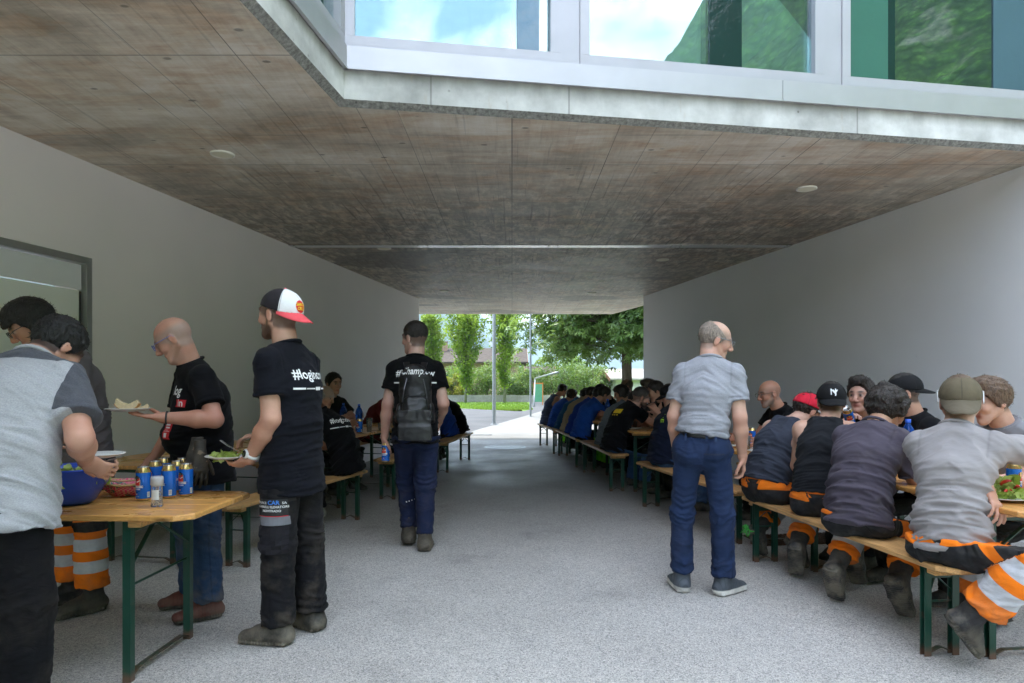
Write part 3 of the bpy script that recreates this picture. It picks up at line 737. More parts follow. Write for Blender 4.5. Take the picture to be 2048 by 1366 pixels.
# ================================================================ mountains
def vnoise(P, seed=0):
    P = np.asarray(P, float); i = np.floor(P).astype(np.int64); f = P - i; f = f * f * (3 - 2 * f)
    def hsh(a, b, c):
        h = (a * 374761393 + b * 668265263 + c * 2147483647 + seed * 974711) & 0xffffffff
        h = ((h ^ (h >> 13)) * 1274126177) & 0xffffffff
        return ((h ^ (h >> 16)) & 0xffff) / 65535.0
    r = 0
    for dx in (0, 1):
        for dy in (0, 1):
            for dz in (0, 1):
                wgt = (f[..., 0] if dx else 1 - f[..., 0]) * (f[..., 1] if dy else 1 - f[..., 1]) * (f[..., 2] if dz else 1 - f[..., 2])
                r = r + wgt * hsh(i[..., 0] + dx, i[..., 1] + dy, i[..., 2] + dz)
    return r
def fbm(P, o=5, seed=0):
    s, a = 0, .5
    for k in range(o): s = s + a * vnoise(P * 2 ** k, seed + k); a *= .5
    return s
def terrain(name, XX, YY, H, m):
    nx, ny = XX.shape
    V = np.stack([XX, YY, H], -1).reshape(-1, 3); i = np.arange(nx - 1)[:, None] * ny + np.arange(ny - 1)[None]
    F = np.stack([i, i + ny, i + ny + 1, i + 1], -1).reshape(-1, 4)
    me = mesh(name, V, F, m, True)
    if me.polygons[len(me.polygons) // 2].normal.z < 0: me.flip_normals()
    return prop(add(name, me), kind='structure')
MS = 1.75
X, Y = np.meshgrid(np.linspace(-1700, 420, 260), np.linspace(1000, 2300, 150), indexing='ij')
nzv = fbm(np.stack([X / 160, Y / 160, 0 * X], -1), 6, 2)
H = 60 - (X - 30) * .95 - 40; H = np.maximum(H, -2) * np.clip((Y - 1000) / 900, 0, 1) ** .8 * 1.0
H = np.minimum(H, 1100) * (.62 + .75 * nzv) + np.where(H > 4, (nzv - .5) * 90, 0)
terrain('mountain_slope', X * MS, Y * MS, H * MS - 2, M['mt'])
X, Y = np.meshgrid(np.linspace(-3000, 5800, 200), np.linspace(5000, 7400, 60), indexing='ij')
nzv = fbm(np.stack([X / 700, Y / 700, 0 * X], -1), 6, 9)
H = (600 + np.clip(-X, -1500, 1500) * .22 + np.clip(X - 1300, 0, 3000) * .35) * np.clip(1 - np.abs(Y - 6300) / 1350, 0, 1) * (.6 + .8 * nzv)
terrain('far_mountain', X, Y, H - 3, M['mtfar'])
az, rr = np.meshgrid(np.radians(np.linspace(-95, 118, 420)), np.linspace(260, 1500, 120), indexing='ij')
el = np.radians(np.interp(np.degrees(az), [-95, -40, -5, 14, 26, 34, 45, 60, 90, 118], [9, 9, 12, 19, 23, 26, 37, 43, 41, 12]))
X, Y = np.sin(az) * rr, -np.cos(az) * rr
nzv = fbm(np.stack([X / 130, Y / 130, 0 * X], -1), 6, 4); fine = fbm(np.stack([X / 14, Y / 14, 0 * X], -1), 3, 7)
H = np.tan(el) * rr * np.clip((rr - 260) / 700, 0, 1) ** .85 * (.80 + .40 * nzv) * np.clip(1 - (rr - 1150) / 500, .2, 1) + fine * 12 * np.clip((rr - 260) / 200, 0, 1)
terrain('mountain_behind', X, Y, H - 1, M['mt'])

hz = NT('thin_air'); hz.t.nodes.remove(hz.b)
pv = hz.n('VolumePrincipled', Density=.00027, Anisotropy=.3); pv.inputs['Color'].default_value = (.58, .79, 1.0, 1)
hz.l(pv.outputs[0], hz.t.nodes['Material Output'].inputs['Volume'])
prop(MB().box((-4000, -3000, -1.1), (6500, 7600, 1900)).build('haze', hz.m), kind='stuff')
# ================================================================ signed distance bodies
class Fld:
    def __init__(s, lo, hi, vox):
        s.lo = np.array(lo, float); s.vox = vox
        s.n = np.maximum(4, np.ceil((np.array(hi, float) - s.lo) / vox).astype(int) + 1)
        s.F = np.full(tuple(s.n), .25, np.float32)
        s.ax = [(s.lo[i] + np.arange(s.n[i]) * vox).astype(np.float32) for i in range(3)]
    def sub(s, lo, hi):
        a = np.clip(np.floor((lo - s.lo) / s.vox).astype(int), 0, s.n - 1); b = np.clip(np.ceil((hi - s.lo) / s.vox).astype(int) + 1, 1, s.n)
        if np.any(b <= a): return None, None
        sl = tuple(slice(a[i], b[i]) for i in range(3))
        return sl, (s.ax[0][sl[0]][:, None, None], s.ax[1][sl[1]][None, :, None], s.ax[2][sl[2]][None, None, :])
    def put(s, sl, d, k, op):
        f = s.F[sl]
        if op == 'u':
            if k > 0:
                h = np.maximum(k - np.abs(f - d), 0); s.F[sl] = np.minimum(f, d) - h * h / (4 * k)
            else: s.F[sl] = np.minimum(f, d)
        elif op == 's':
            if k > 0:
                h = np.maximum(k - np.abs(f + d), 0); s.F[sl] = np.maximum(f, -d) + h * h / (4 * k)
            else: s.F[sl] = np.maximum(f, -d)
    def seg(s, p0, p1, e0, e1, side=None, k=.03, f0=False, f1=False, op='u'):
        p0, p1 = np.array(p0, float), np.array(p1, float)
        e0 = e0 if isinstance(e0, tuple) else (e0, e0); e1 = e1 if isinstance(e1, tuple) else (e1, e1)
        L = np.linalg.norm(p1 - p0); ax = (p1 - p0) / max(L, 1e-6)
        if side is None: side = A(1, 0, 0) if abs(ax[0]) < .8 else A(0, 1, 0)
        sd = nrm(np.asarray(side) - ax * (ax @ side)); fw = np.cross(ax, sd)
        r = max(e0 + e1) + k + 3 * s.vox
        sl, g = s.sub(np.minimum(p0, p1) - r, np.maximum(p0, p1) + r)
        if sl is None: return
        q = [g[i] - np.float32(p0[i]) for i in range(3)]
        w = q[0] * ax[0] + q[1] * ax[1] + q[2] * ax[2]; u = q[0] * sd[0] + q[1] * sd[1] + q[2] * sd[2]; v = q[0] * fw[0] + q[1] * fw[1] + q[2] * fw[2]
        t = np.clip(w / max(L, 1e-6), 0, 1); ww = w - t * L
        a = e0[0] + (e1[0] - e0[0]) * t; b = e0[1] + (e1[1] - e0[1]) * t; m = np.minimum(a, b)
        k0 = np.sqrt((u / a) ** 2 + (v / b) ** 2 + (ww / m) ** 2) + 1e-6
        k1 = np.sqrt((u / (a * a)) ** 2 + (v / (b * b)) ** 2 + (ww / (m * m)) ** 2) + 1e-6
        d = k0 * (k0 - 1) / k1
        if f0: d = np.maximum(d, -w)
        if f1: d = np.maximum(d, w - L)
        s.put(sl, d.astype(np.float32), k, op)
    def ell(s, c, axes, rad, k=.02, op='u', cuts=()):
        c = np.array(c, float); r = max(rad) + k + 3 * s.vox
        sl, g = s.sub(c - r, c + r)
        if sl is None: return
        q = [g[i] - np.float32(c[i]) for i in range(3)]
        k0 = k1 = 0
        for a_, r_ in zip(axes, rad):
            u = q[0] * a_[0] + q[1] * a_[1] + q[2] * a_[2]; k0 = k0 + (u / r_) ** 2; k1 = k1 + (u / (r_ * r_)) ** 2
        k0 = np.sqrt(k0) + 1e-6; k1 = np.sqrt(k1) + 1e-6
        d = k0 * (k0 - 1) / k1
        for (p, n) in cuts: d = np.maximum(d, (g[0] - p[0]) * n[0] + (g[1] - p[1]) * n[1] + (g[2] - p[2]) * n[2])
        s.put(sl, d.astype(np.float32), k, op)
    def cut(s, p, n):
        g = (s.ax[0][:, None, None], s.ax[1][None, :, None], s.ax[2][None, None, :])
        s.F = np.maximum(s.F, ((g[0] - p[0]) * n[0] + (g[1] - p[1]) * n[1] + (g[2] - p[2]) * n[2]).astype(np.float32))
    def mesh(s):
        F = s.F; F[0] = F[-1] = .1; F[:, 0] = F[:, -1] = .1; F[:, :, 0] = F[:, :, -1] = .1
        S = (F < 0); c = np.zeros(tuple(np.array(F.shape) - 1), np.int8)
        for i in (0, 1):
            for j in (0, 1):
                for k in (0, 1): c += S[i:F.shape[0]-1+i, j:F.shape[1]-1+j, k:F.shape[2]-1+k]
        mk = (c > 0) & (c < 8); cells = np.argwhere(mk); idx = np.full(mk.shape, -1, np.int32); idx[mk] = np.arange(len(cells))
        pos = np.zeros((len(cells), 3)); cnt = np.zeros(len(cells))
        x, y, z = cells.T
        cor = {(i, j, k): F[x + i, y + j, z + k] for i in (0, 1) for j in (0, 1) for k in (0, 1)}
        for a in range(3):
            for i in (0, 1):
                for j in (0, 1):
                    o1 = [0, 0, 0]; oth = [q for q in range(3) if q != a]; o1[oth[0]] = i; o1[oth[1]] = j; o2 = list(o1); o2[a] = 1
                    f1, f2 = cor[tuple(o1)], cor[tuple(o2)]; cr = (f1 < 0) != (f2 < 0)
                    t = np.where(cr, f1 / np.where(cr, f1 - f2, 1), 0)
                    p = np.array(o1, float)[None] + t[:, None] * (np.array(o2) - np.array(o1))[None]
                    pos += p * cr[:, None]; cnt += cr
        V = (cells + pos / np.maximum(cnt, 1)[:, None]) * s.vox + s.lo
        Q = []
        for a in range(3):
            o1, o2 = [q for q in range(3) if q != a]
            sa = [slice(None)] * 3; sb = [slice(None)] * 3; sa[a] = slice(0, -1); sb[a] = slice(1, None)
            A_, B_ = S[tuple(sa)], S[tuple(sb)]
            e = np.argwhere(A_ != B_); e = e[(e[:, o1] > 0) & (e[:, o2] > 0)]
            if not len(e): continue
            ins = A_[tuple(e.T)]
            def at(d1, d2):
                q = e.copy(); q[:, o1] -= d1; q[:, o2] -= d2; return idx[tuple(q.T)]
            qd = np.stack([at(1, 1), at(0, 1), at(0, 0), at(1, 0)], 1)
            flip = ins if a != 1 else ~ins
            qd[~flip] = qd[~flip][:, ::-1]
            Q.append(qd)
        Q = np.concatenate(Q) if Q else np.zeros((0, 4), int)
        Q = Q[(Q >= 0).all(1)]
        return V, Q

def vnormals(V, Q):
    n = np.cross(V[Q[:, 2]] - V[Q[:, 0]], V[Q[:, 3]] - V[Q[:, 1]]); N = np.zeros_like(V)
    for i in range(4): np.add.at(N, Q[:, i], n)
    return N / np.maximum(np.linalg.norm(N, axis=1), 1e-9)[:, None]
def smooth(V, Q, it=1, lam=.5):
    for _ in range(it):
        Sm = np.zeros_like(V); ct = np.zeros(len(V))
        for i in range(4):
            for j in ((i + 1) % 4, (i - 1) % 4):
                np.add.at(Sm, Q[:, i], V[Q[:, j]]); np.add.at(ct, Q[:, i], 1)
        V = V + lam * (Sm / np.maximum(ct, 1)[:, None] - V)
    return V
def ridged(P, seed, o=2):
    s, a = 0, 1.0
    for k in range(o):
        s = s + a * (1 - np.abs(2 * vnoise(P * (1.9 ** k), seed + 13 * k) - 1) * 2.2).clip(-.3, 1); a *= .5
    return s
def bonecoord(V, bones):            # for every vertex: running coordinate along the nearest bone, its angle and index
    best = np.full(len(V), 9.); u = np.zeros(len(V)); bi = np.zeros(len(V), int)
    for i, (p0, p1, u0, u1) in enumerate(bones):
        d = p1 - p0; L2 = d @ d; t = np.clip((V - p0) @ d / L2, 0, 1); ds = np.linalg.norm(V - (p0 + t[:, None] * d), axis=1)
        m = ds < best; best[m] = ds[m]; u[m] = u0 + (u1 - u0) * t[m]; bi[m] = i
    return u, bi

# ================================================================ poses
def pose(x, y, yaw, H=1.78, sit=None, lean=0, hunch=0, neck=0, hyaw=None, hpitch=0, hroll=0, twist=0, side_lean=0,
         Lr=((0, .12, -1), (.15, .05, -1)), Rr=((0, .12, -1), (.15, .05, -1)), Ll=None, Rl=None, fL=None, fR=None, girth=1.0, z0=0):
    s = H / 1.78; yw = R(yaw); f = A(math.cos(yw), math.sin(yw), 0); l = A(-math.sin(yw), math.cos(yw), 0)
    ys = R(yaw + twist); fs = A(math.cos(ys), math.sin(ys), 0); ls = A(-math.sin(ys), math.cos(ys), 0)
    if sit is not None:
        Ll = Ll or ((1, .16, -.14), (-.15, 0, -1)); Rl = Rl or ((1, .16, -.14), (-.15, 0, -1))
    else:
        Ll = Ll or ((.02, .07, -1), (-.03, .02, -1)); Rl = Rl or ((.02, .07, -1), (-.03, .02, -1))
    J = dict(s=s, hs=s * 1.06, f=f, l=l, fs=fs, ls=ls, g=girth, sit=sit is not None)
    hz = (.953 * s if sit is None else sit + .115 * s) + z0
    sl = R(side_lean)
    def d(a): a = R(a); return nrm(UP * math.cos(a) + fs * math.sin(a) + ls * math.sin(sl))
    J['pel'] = A(x, y, hz); J['wai'] = J['pel'] + d(lean) * .15 * s; J['che'] = J['wai'] + d(lean + hunch * .5) * .18 * s; J['nek'] = J['che'] + d(lean + hunch) * .22 * s
    J['d3'] = d(lean + hunch); J['d1'] = d(lean)
    hy = R(yaw + twist if hyaw is None else hyaw); hp = R(hpitch); hf0 = A(math.cos(hy), math.sin(hy), 0); hl = A(-math.sin(hy), math.cos(hy), 0)
    J['hf'] = hf0 * math.cos(hp) - UP * math.sin(hp); hu = np.cross(J['hf'], hl); hr = R(hroll); J['hu'] = hu * math.cos(hr) + hl * math.sin(hr); J['hl'] = np.cross(J['hu'], J['hf'])
    J['hed'] = J['nek'] + d(lean + hunch + neck) * .163 * s + J['hf'] * .012
    J['skin'] = None
    for sd, sg, arm, leg, ft in (('L', 1, Lr, Ll, fL), ('R', -1, Rr, Rl, fR)):
        o = ls * sg; T = lambda t, ff=fs, oo=o: nrm(ff * t[0] + oo * t[1] + UP * t[2])
        sh = J['nek'] - J['d3'] * .076 * s + o * .156 * s
        J['s' + sd] = sh; J['e' + sd] = sh + T(arm[0]) * .295 * s; J['w' + sd] = J['e' + sd] + T(arm[1]) * .26 * s
        J['h' + sd] = T(arm[2]) if len(arm) > 2 else nrm(J['w' + sd] - J['e' + sd])
        ol = l * sg; TL = lambda t, oo=ol: nrm(f * t[0] + oo * t[1] + UP * t[2])
        J['j' + sd] = J['pel'] - UP * .025 * s + ol * .083 * s
        J['k' + sd] = J['j' + sd] + TL(leg[0]) * .425 * s; J['a' + sd] = J['k' + sd] + TL(leg[1]) * .415 * s
        J['t' + sd] = TL(ft) if ft is not None else nrm(f + ol * .18)
    return J

# ================================================================ body parts
def head_field(fl, J, vox):
    s = J['hs']; c, f, u, l = J['hed'], J['hf'], J['hu'], J['hl']
    P = lambda a, b, e=0: c + (f * a + u * b + l * e) * s
    fl.seg(J['nek'] - J['d3'] * .05 * s, P(-.022, -.045), .063 * s, .059 * s, k=.0)
    fl.ell(P(-.012, .035), (f, u, l), (.098 * s, .088 * s, .076 * s), k=.02)
    fl.seg(P(.035, .005), P(.060, -.088), (.060 * s, .052 * s), (.030 * s, .026 * s), side=l, k=.03)
    for e in (-1, 1):
        fl.seg(P(.0, -.035, .052 * e), P(.058, -.086, .022 * e), .022 * s, .017 * s, k=.02)
        fl.ell(P(.062, -.018, .036 * e), (f, u, l), (.024 * s, .026 * s, .022 * s), k=.02)
        fl.ell(P(.094, .012, .031 * e), (f, u, l), (.012 * s, .011 * s, .016 * s), k=.012, op='s')
        fl.ell(P(.082, .011, .031 * e), (f, u, l), (.011 * s, .011 * s, .012 * s), k=.004)
        fl.seg(P(.084, .030, .012 * e), P(.072, .032, .048 * e), .011 * s, .009 * s, k=.012)
        ea = nrm(f * .25 + u); eb = np.cross(l, ea)
        fl.ell(P(-.006, -.002, .079 * e), (ea, eb, l), (.033 * s, .019 * s, .009 * s), k=.008)
        fl.ell(P(-.001, .002, .089 * e), (ea, eb, l), (.018 * s, .010 * s, .006 * s), k=.006, op='s')
        fl.ell(P(.098, -.030, .011 * e), (f, u, l), (.010 * s, .009 * s, .009 * s), k=.008)
    fl.seg(P(.090, .020), P(.110, -.022), .0085 * s, .0125 * s, k=.012)
    fl.seg(P(.078, -.056, -.018), P(.078, -.056, .018), .0095 * s, .0095 * s, k=.008)
    fl.seg(P(.074, -.067, -.014), P(.074, -.067, .014), .010 * s, .010 * s, k=.008)
    fl.seg(P(.075, -.0615, -.022), P(.098, -.0615, .0), .0022, .0022, k=.004, op='s')
    fl.ell(P(.068, -.096), (f, u, l), (.022 * s, .018 * s, .022 * s), k=.015)
def torso_field(fl, J, off=0.0, top=True, hem=None, k=.04, belly=0, drape=0):
    s, g = J['s'], J['g']; o = off; ls, l = J['ls'], J['l']
    pel = J['pel']; low = pel - (UP if not J['sit'] else J['d1']) * (hem if hem is not None else .06) * s
    w0 = .158 * s * g + o; b0 = .118 * s * g + o
    if hem is None: low, w0, b0 = pel + J['d1'] * .06 * s, .10 * s, .07 * s; drape = 0
    fl.seg(low, J['wai'], (w0 + .012 + drape, b0 + .016 + drape), (.148 * s * g + o + drape * .7, .108 * s * g + o + drape * .7), side=l, k=k, f0=hem is not None)
    fl.seg(J['wai'], J['che'], (.148 * s * g + o + drape * .6, .108 * s * g + o + drape * .6), (.166 * s * g + o, .122 * s * g + o), side=ls, k=k)
    fl.seg(J['che'], J['nek'] - J['d3'] * .07 * s, (.166 * s * g + o, .122 * s * g + o), (.125 * s + o, .080 * s + o), side=ls, k=k)
    if belly:
        fl.ell(J['wai'] - J['d1'] * .03 * s + J['fs'] * belly * .62, (ls, J['fs'], UP), (.148 * s * g + o, belly + .03 + o, .15 * s), k=.06)
    if top:
        for sd in 'LR':
            fl.seg(J['nek'] - J['d3'] * .022 * s, J['s' + sd], .048 * s + o, .050 * s + o, k=k)
            fl.seg(J['che'] + (J['s' + sd] - J['nek']) * .35, J['s' + sd] - J['d3'] * .03, .070 * s + o, .050 * s + o, k=k)
def arm_field(fl, J, sd, off=0.0, upto=None, k=.03, thick=1.0, flare=0.0, flat=False):
    s = J['s']; S, E, Wr = J['s' + sd], J['e' + sd], J['w' + sd]
    if upto is not None:
        p = S + (E - S) * upto
        fl.seg(S + (E - S) * .06, p, .047 * s * thick + off, (.047 * s * thick + off + flare), k=k, f1=True)
        return
    fl.seg(S, E, .051 * s * thick + off, .041 * s * thick + off, k=k)
    fl.seg(E, E + (Wr - E) * .35, .041 * s * thick + off, .043 * s * thick + off, k=.02)
    fl.seg(E + (Wr - E) * .35, Wr, .043 * s * thick + off, .028 * s + off, k=.02)

def hand_mesh(J, sd, vox, curl=.5, spread=.10, palm=None, thumb=1.0, grip=None):
    s = J['s']; Wr, d = J['w' + sd], nrm(J['h' + sd]); fa = nrm(Wr - J['e' + sd])
    pn = nrm(palm if palm is not None else J['ls'] * (-1 if sd == 'L' else 1)); pn = nrm(pn - d * (pn @ d))   # palm normal (side the fingers curl to)
    tv = np.cross(d, pn) * (1 if sd == 'L' else -1)        # towards the thumb
    lo = Wr - .25 * s; hi = Wr + .25 * s
    c = Wr + d * .09 * s; fl = Fld(c - .155 * s, c + .155 * s, vox)
    P = lambda a, b, e: Wr + (d * a + tv * b + pn * e) * s
    fl.seg(Wr - fa * .075 * s, Wr, .029 * s, .0275 * s, k=.0)
    fl.seg(Wr, P(.03, 0, 0), .0275 * s, (.031 * s, .018 * s), side=tv, k=.02)
    fl.seg(P(.025, 0, 0), P(.085, .002, 0), (.034 * s, .0165 * s), (.040 * s, .014 * s), side=tv, k=.02)
    for i, (b, ln, r) in enumerate(((.031, .92, .0092), (.0105, 1.0, .0094), (-.0105, .95, .0090), (-.031, .76, .0080))):
        a = (curl if not isinstance(curl, tuple) else curl[i]) ; p = P(.088 - (.004 if i in (0, 2) else 0) - (.012 if i == 3 else 0), b, 0); sp = (1.5 - i) * spread
        dirv = nrm(d * math.cos(sp) + tv * math.sin(sp)); ang = a * .55
        for j, sg in enumerate((.043, .027, .021)):
            dd = dirv * math.cos(ang) + pn * math.sin(ang); qn = p + dd * sg * ln * s
            fl.seg(p, qn, r * s * (1 - .07 * j), r * s * (1 - .07 * (j + 1)), k=.004 if j else .010); p = qn; ang += a * .95
    p = P(.022, .026, .004); tdir = nrm(d * .62 + tv * (.75 * thumb) + pn * (.30 + curl_(curl) * .5)); q2 = p + tdir * .042 * s
    fl.seg(p, q2, .0135 * s, .0115 * s, k=.012); td2 = nrm(tdir + d * .35 - tv * .25 * curl_(curl)); q3 = q2 + td2 * .032 * s; fl.seg(q2, q3, .0112 * s, .0100 * s, k=.004)
    td3 = nrm(td2 + d * .25); fl.seg(q3, q3 + td3 * .024 * s, .0100 * s, .0085 * s, k=.003)
    return fl.mesh()
def curl_(c): return c if not isinstance(c, tuple) else c[0]

def skin_cols(V, J, tone, o):
    s = J['hs']; q = (V - J['hed']) / s; a, b, e = q @ J['hf'], q @ J['hu'], q @ J['hl']
    col = np.tile(np.array(tone), (len(V), 1)).astype(float)
    for sd in 'LR':                        # tanned forearms, redder elbows and hands
        E, Wr = J['e' + sd], J['w' + sd]; d_ = Wr - E; t_ = (V - E) @ d_ / (d_ @ d_); dist = np.linalg.norm(V - (E + np.clip(t_, 0, 1.8)[:, None] * d_), axis=1)
        w_ = np.clip((.16 - dist) / .05, 0, 1) * np.clip(t_ / .35 + .5, 0, 1); col = col * (1 - w_[:, None] * np.array([.10, .18, .22])[None])
        w2 = np.exp(-(np.linalg.norm(V - E, axis=1) / .055) ** 2); col = col * (1 - w2[:, None] * np.array([.02, .20, .22])[None])
    hm = (np.abs(a) < .13) & (np.abs(b) < .14) & (np.abs(e) < .12)
    g = lambda x0, y0, z0, rx, ry, rz: np.exp(-(((a - x0) / rx) ** 2 + ((b - y0) / ry) ** 2 + ((np.abs(e) - z0) / rz) ** 2)) * hm
    def blend(w_, c): 
        nonlocal col
        w_ = np.clip(w_, 0, 1)[:, None]; col = col * (1 - w_) + np.array(c)[None] * w_
    red = sc(tone, 1.0); red = (red[0] * 1.0, red[1] * .68, red[2] * .62)
    blend(.55 * g(.10, -.028, 0, .03, .018, .022), red); blend(.4 * g(.06, -.02, .04, .03, .025, .022), red); blend(.5 * g(0, 0, .085, .03, .035, .02), red)
    lip = (tone[0] * .72, tone[1] * .42, tone[2] * .40)
    blend(1.1 * g(.082, -.0615, 0, .03, .012, .024), lip)
    hc = o.get('hairc', (.03, .02, .015)); br = o.get('browc', hc)
    blend(1.2 * g(.085, .036, .031, .03, .0075, .021), sc(br, 1.2))
    eyw = g(.090, .0115, .031, .02, .0065, .0125); blend(1.1 * eyw, (.42, .40, .38)); blend(1.6 * g(.093, .0115, .031, .014, .0065, .006), (.02, .015, .012))
    blend(.9 * g(.088, .019, .031, .02, .0035, .016), (.03, .02, .018))
    bz = o.get('buzz', 0)
    if bz:
        w_ = hm * np.clip((.035 + b - np.clip(a, -.05, .2) * .55 + .02 * (a < -.02)) / .02, 0, 1) * (np.abs(e) < .083) * np.clip((b + .075) / .02, 0, 1)
        if o.get('bald'): w_ = w_ * np.clip((.075 - b) / .03, 0, 1)
        blend(bz * w_, hc)
    bd = o.get('beard', 0)
    if bd:
        low = np.clip((-.036 - b - .10 * np.clip(.055 - a, -.02, .06)) / .012, 0, 1) * np.clip((a + .015) / .02, 0, 1) * np.clip((b + .128) / .012, 0, 1)
        mo = g(.085, -.046, 0, .03, .008, .03); side = hm * np.clip((a - .0) / .012, 0, 1) * np.clip((.032 - a) / .012, 0, 1) * np.clip((.03 - b) / .02, 0, 1) * np.clip((b + .1) / .02, 0, 1)
        w_ = np.maximum(np.maximum(low * hm, mo), side * .9) * (1 - .8 * np.clip(1.3 * g(.082, -.0615, 0, .03, .009, .022), 0, 1))
        blend(bd * w_, o.get('beardc', hc))
    return col

def leg_field(fl, J, off=.012, hemr=.070, upto=.96, k=.035, thick=1.0, knee=1.0):
    s = J['s']; g = J['g'] ** .5 * thick
    fl.seg(J['jL'], J['jR'], .088 * s * g + off, .088 * s * g + off, k=k)
    b_ = .020 if J['sit'] else -.045
    fl.seg(J['pel'] + UP * b_ * s - J['f'] * (.022 if J['sit'] else .012) * s, J['pel'] + J['d1'] * .085 * s, (.150 * s * J['g'] + off * .6, .104 * s * g + off * .6), (.143 * s * J['g'] + off * .4, .103 * s * J['g'] + off * .4), side=J['l'], k=k)
    if not J['sit']:
        for e in (-1, 1): fl.ell(J['pel'] - UP * .045 * s - J['f'] * .045 * s + J['l'] * .062 * e * s, (J['f'], J['l'], UP), (.085 * s * g + off, .080 * s * g + off, .098 * s * g + off), k=.03)
    for sd in 'LR':
        j, kn, an = J['j' + sd], J['k' + sd], J['a' + sd]; p1 = kn + (an - kn) * upto; pm = kn + (an - kn) * .45
        fl.seg(j, kn, .082 * s * g + off, .060 * s * g * knee + off, k=k)
        fl.seg(kn, pm, .059 * s * g * knee + off, (.059 * s * g + hemr) / 2 + off * .5, k=.02)
        fl.seg(pm, p1, (.059 * s * g + hemr) / 2 + off * .5, hemr, k=.02, f1=True)

def boot_mesh(J, sd, vox, shaft=.12, size=1.0, bulk=1.0):
    s = J['s'] * size; an = J['a' + sd]; t = nrm(J['t' + sd]); up = nrm(J['k' + sd] - an); up = nrm(up - t * (up @ t) * .85); up = nrm(up - t * (up @ t)) if abs(up @ t) > .9 else up
    u2 = nrm(up - t * (up @ t)); sdv = np.cross(t, u2)
    P = lambda a, b, e=0: an + (t * a + u2 * b + sdv * e) * s
    lo = np.minimum(P(-.10, -.10), P(.24, .0)) - .12; hi = np.maximum(P(-.10, -.10), P(.24, 0)) + .12
    sh = an + (J['k' + sd] - an) * shaft; lo = np.minimum(lo, sh - .09); hi = np.maximum(hi, sh + .09)
    fl = Fld(lo, hi, vox); b = bulk
    fl.seg(P(-.045, -.045), P(.06, -.045), (.040 * s * b, .036 * s), (.045 * s * b, .040 * s), side=sdv, k=.02)
    fl.seg(P(.05, -.042), P(.165, -.052), (.045 * s * b, .042 * s), (.043 * s * b, .026 * s), side=sdv, k=.02)
    fl.seg(P(-.012, -.03), sh, .046 * s * b, .053 * s * b, k=.03, f1=True)
    fl.seg(P(.0, -.02), P(.09, -.035), .044 * s * b, .034 * s * b, k=.03)
    # sole: flat slab following the outline
    so = -.083
    fl.cut(P(0, so + .004), -u2)
    fl.seg(P(-.05, so + .010), P(.05, so + .010), (.045 * s * b, .0105 * s), (.048 * s * b, .0105 * s), side=sdv, k=.004)
    fl.seg(P(.05, so + .010), P(.172, so + .012), (.048 * s * b, .0105 * s), (.045 * s * b, .0115 * s), side=sdv, k=.004)
    V, Q = fl.mesh(); hgt = ((V - an) @ u2) / s - so; al = ((V - an) @ t) / s
    return V, Q, hgt, al

_skin = skin_mat()
def boot_mat(name, upper, sole, dirt=.5, accent=None, so_h=0.0):
    if name in _mats: return _mats[name]
    t = NT(name); v = t.coord(); h = t.attr('h'); al = t.attr('al')
    n = t.noise(v, 9, 6, .65)
    col = t.ramp(t.noise(v, 16, 5), [(.3, sc(upper, .75)), (.7, sc(upper, 1.25))])
    if accent: col = t.mix(t.ramp(t.noise(v, 22, 2), [(.60, 0.0), (.63, 1.0)]), col, accent)
    col = t.mix(t.ramp(t.math('SINE', t.math('MULTIPLY', al, 300)), [(.82, 0.0), (.95, .35)]), col, sc(upper, .3))
    col = t.mix(t.ramp(h, [(.021 + so_h, 1.0), (.026 + so_h, 0.0)]), col, t.ramp(n, [(.3, sc(sole, .6)), (.7, sc(sole, 1.3))]))
    low = t.math('MULTIPLY', t.ramp(h, [(.0, 1.0), (.11, .25)]), t.ramp(n, [(.40, 0.0), (.62, 1.0)]))
    col = t.mix(t.math('MULTIPLY', low, dirt), col, (.25, .215, .165))
    t.base(col); t.set(Roughness=t.ramp(n, [(.3, .5), (.7, .9)]), Specular_IOR_Level=.35)
    tread = t.math('MULTIPLY', t.math('SINE', t.math('MULTIPLY', al, 420)), t.ramp(h, [(.02, 1.0), (.028, 0.0)]))
    t.bump(t.math('ADD', t.math('MULTIPLY', n, .6), t.math('MULTIPLY', tread, .5)), .7, .006)
    _mats[name] = t.m; return t.m
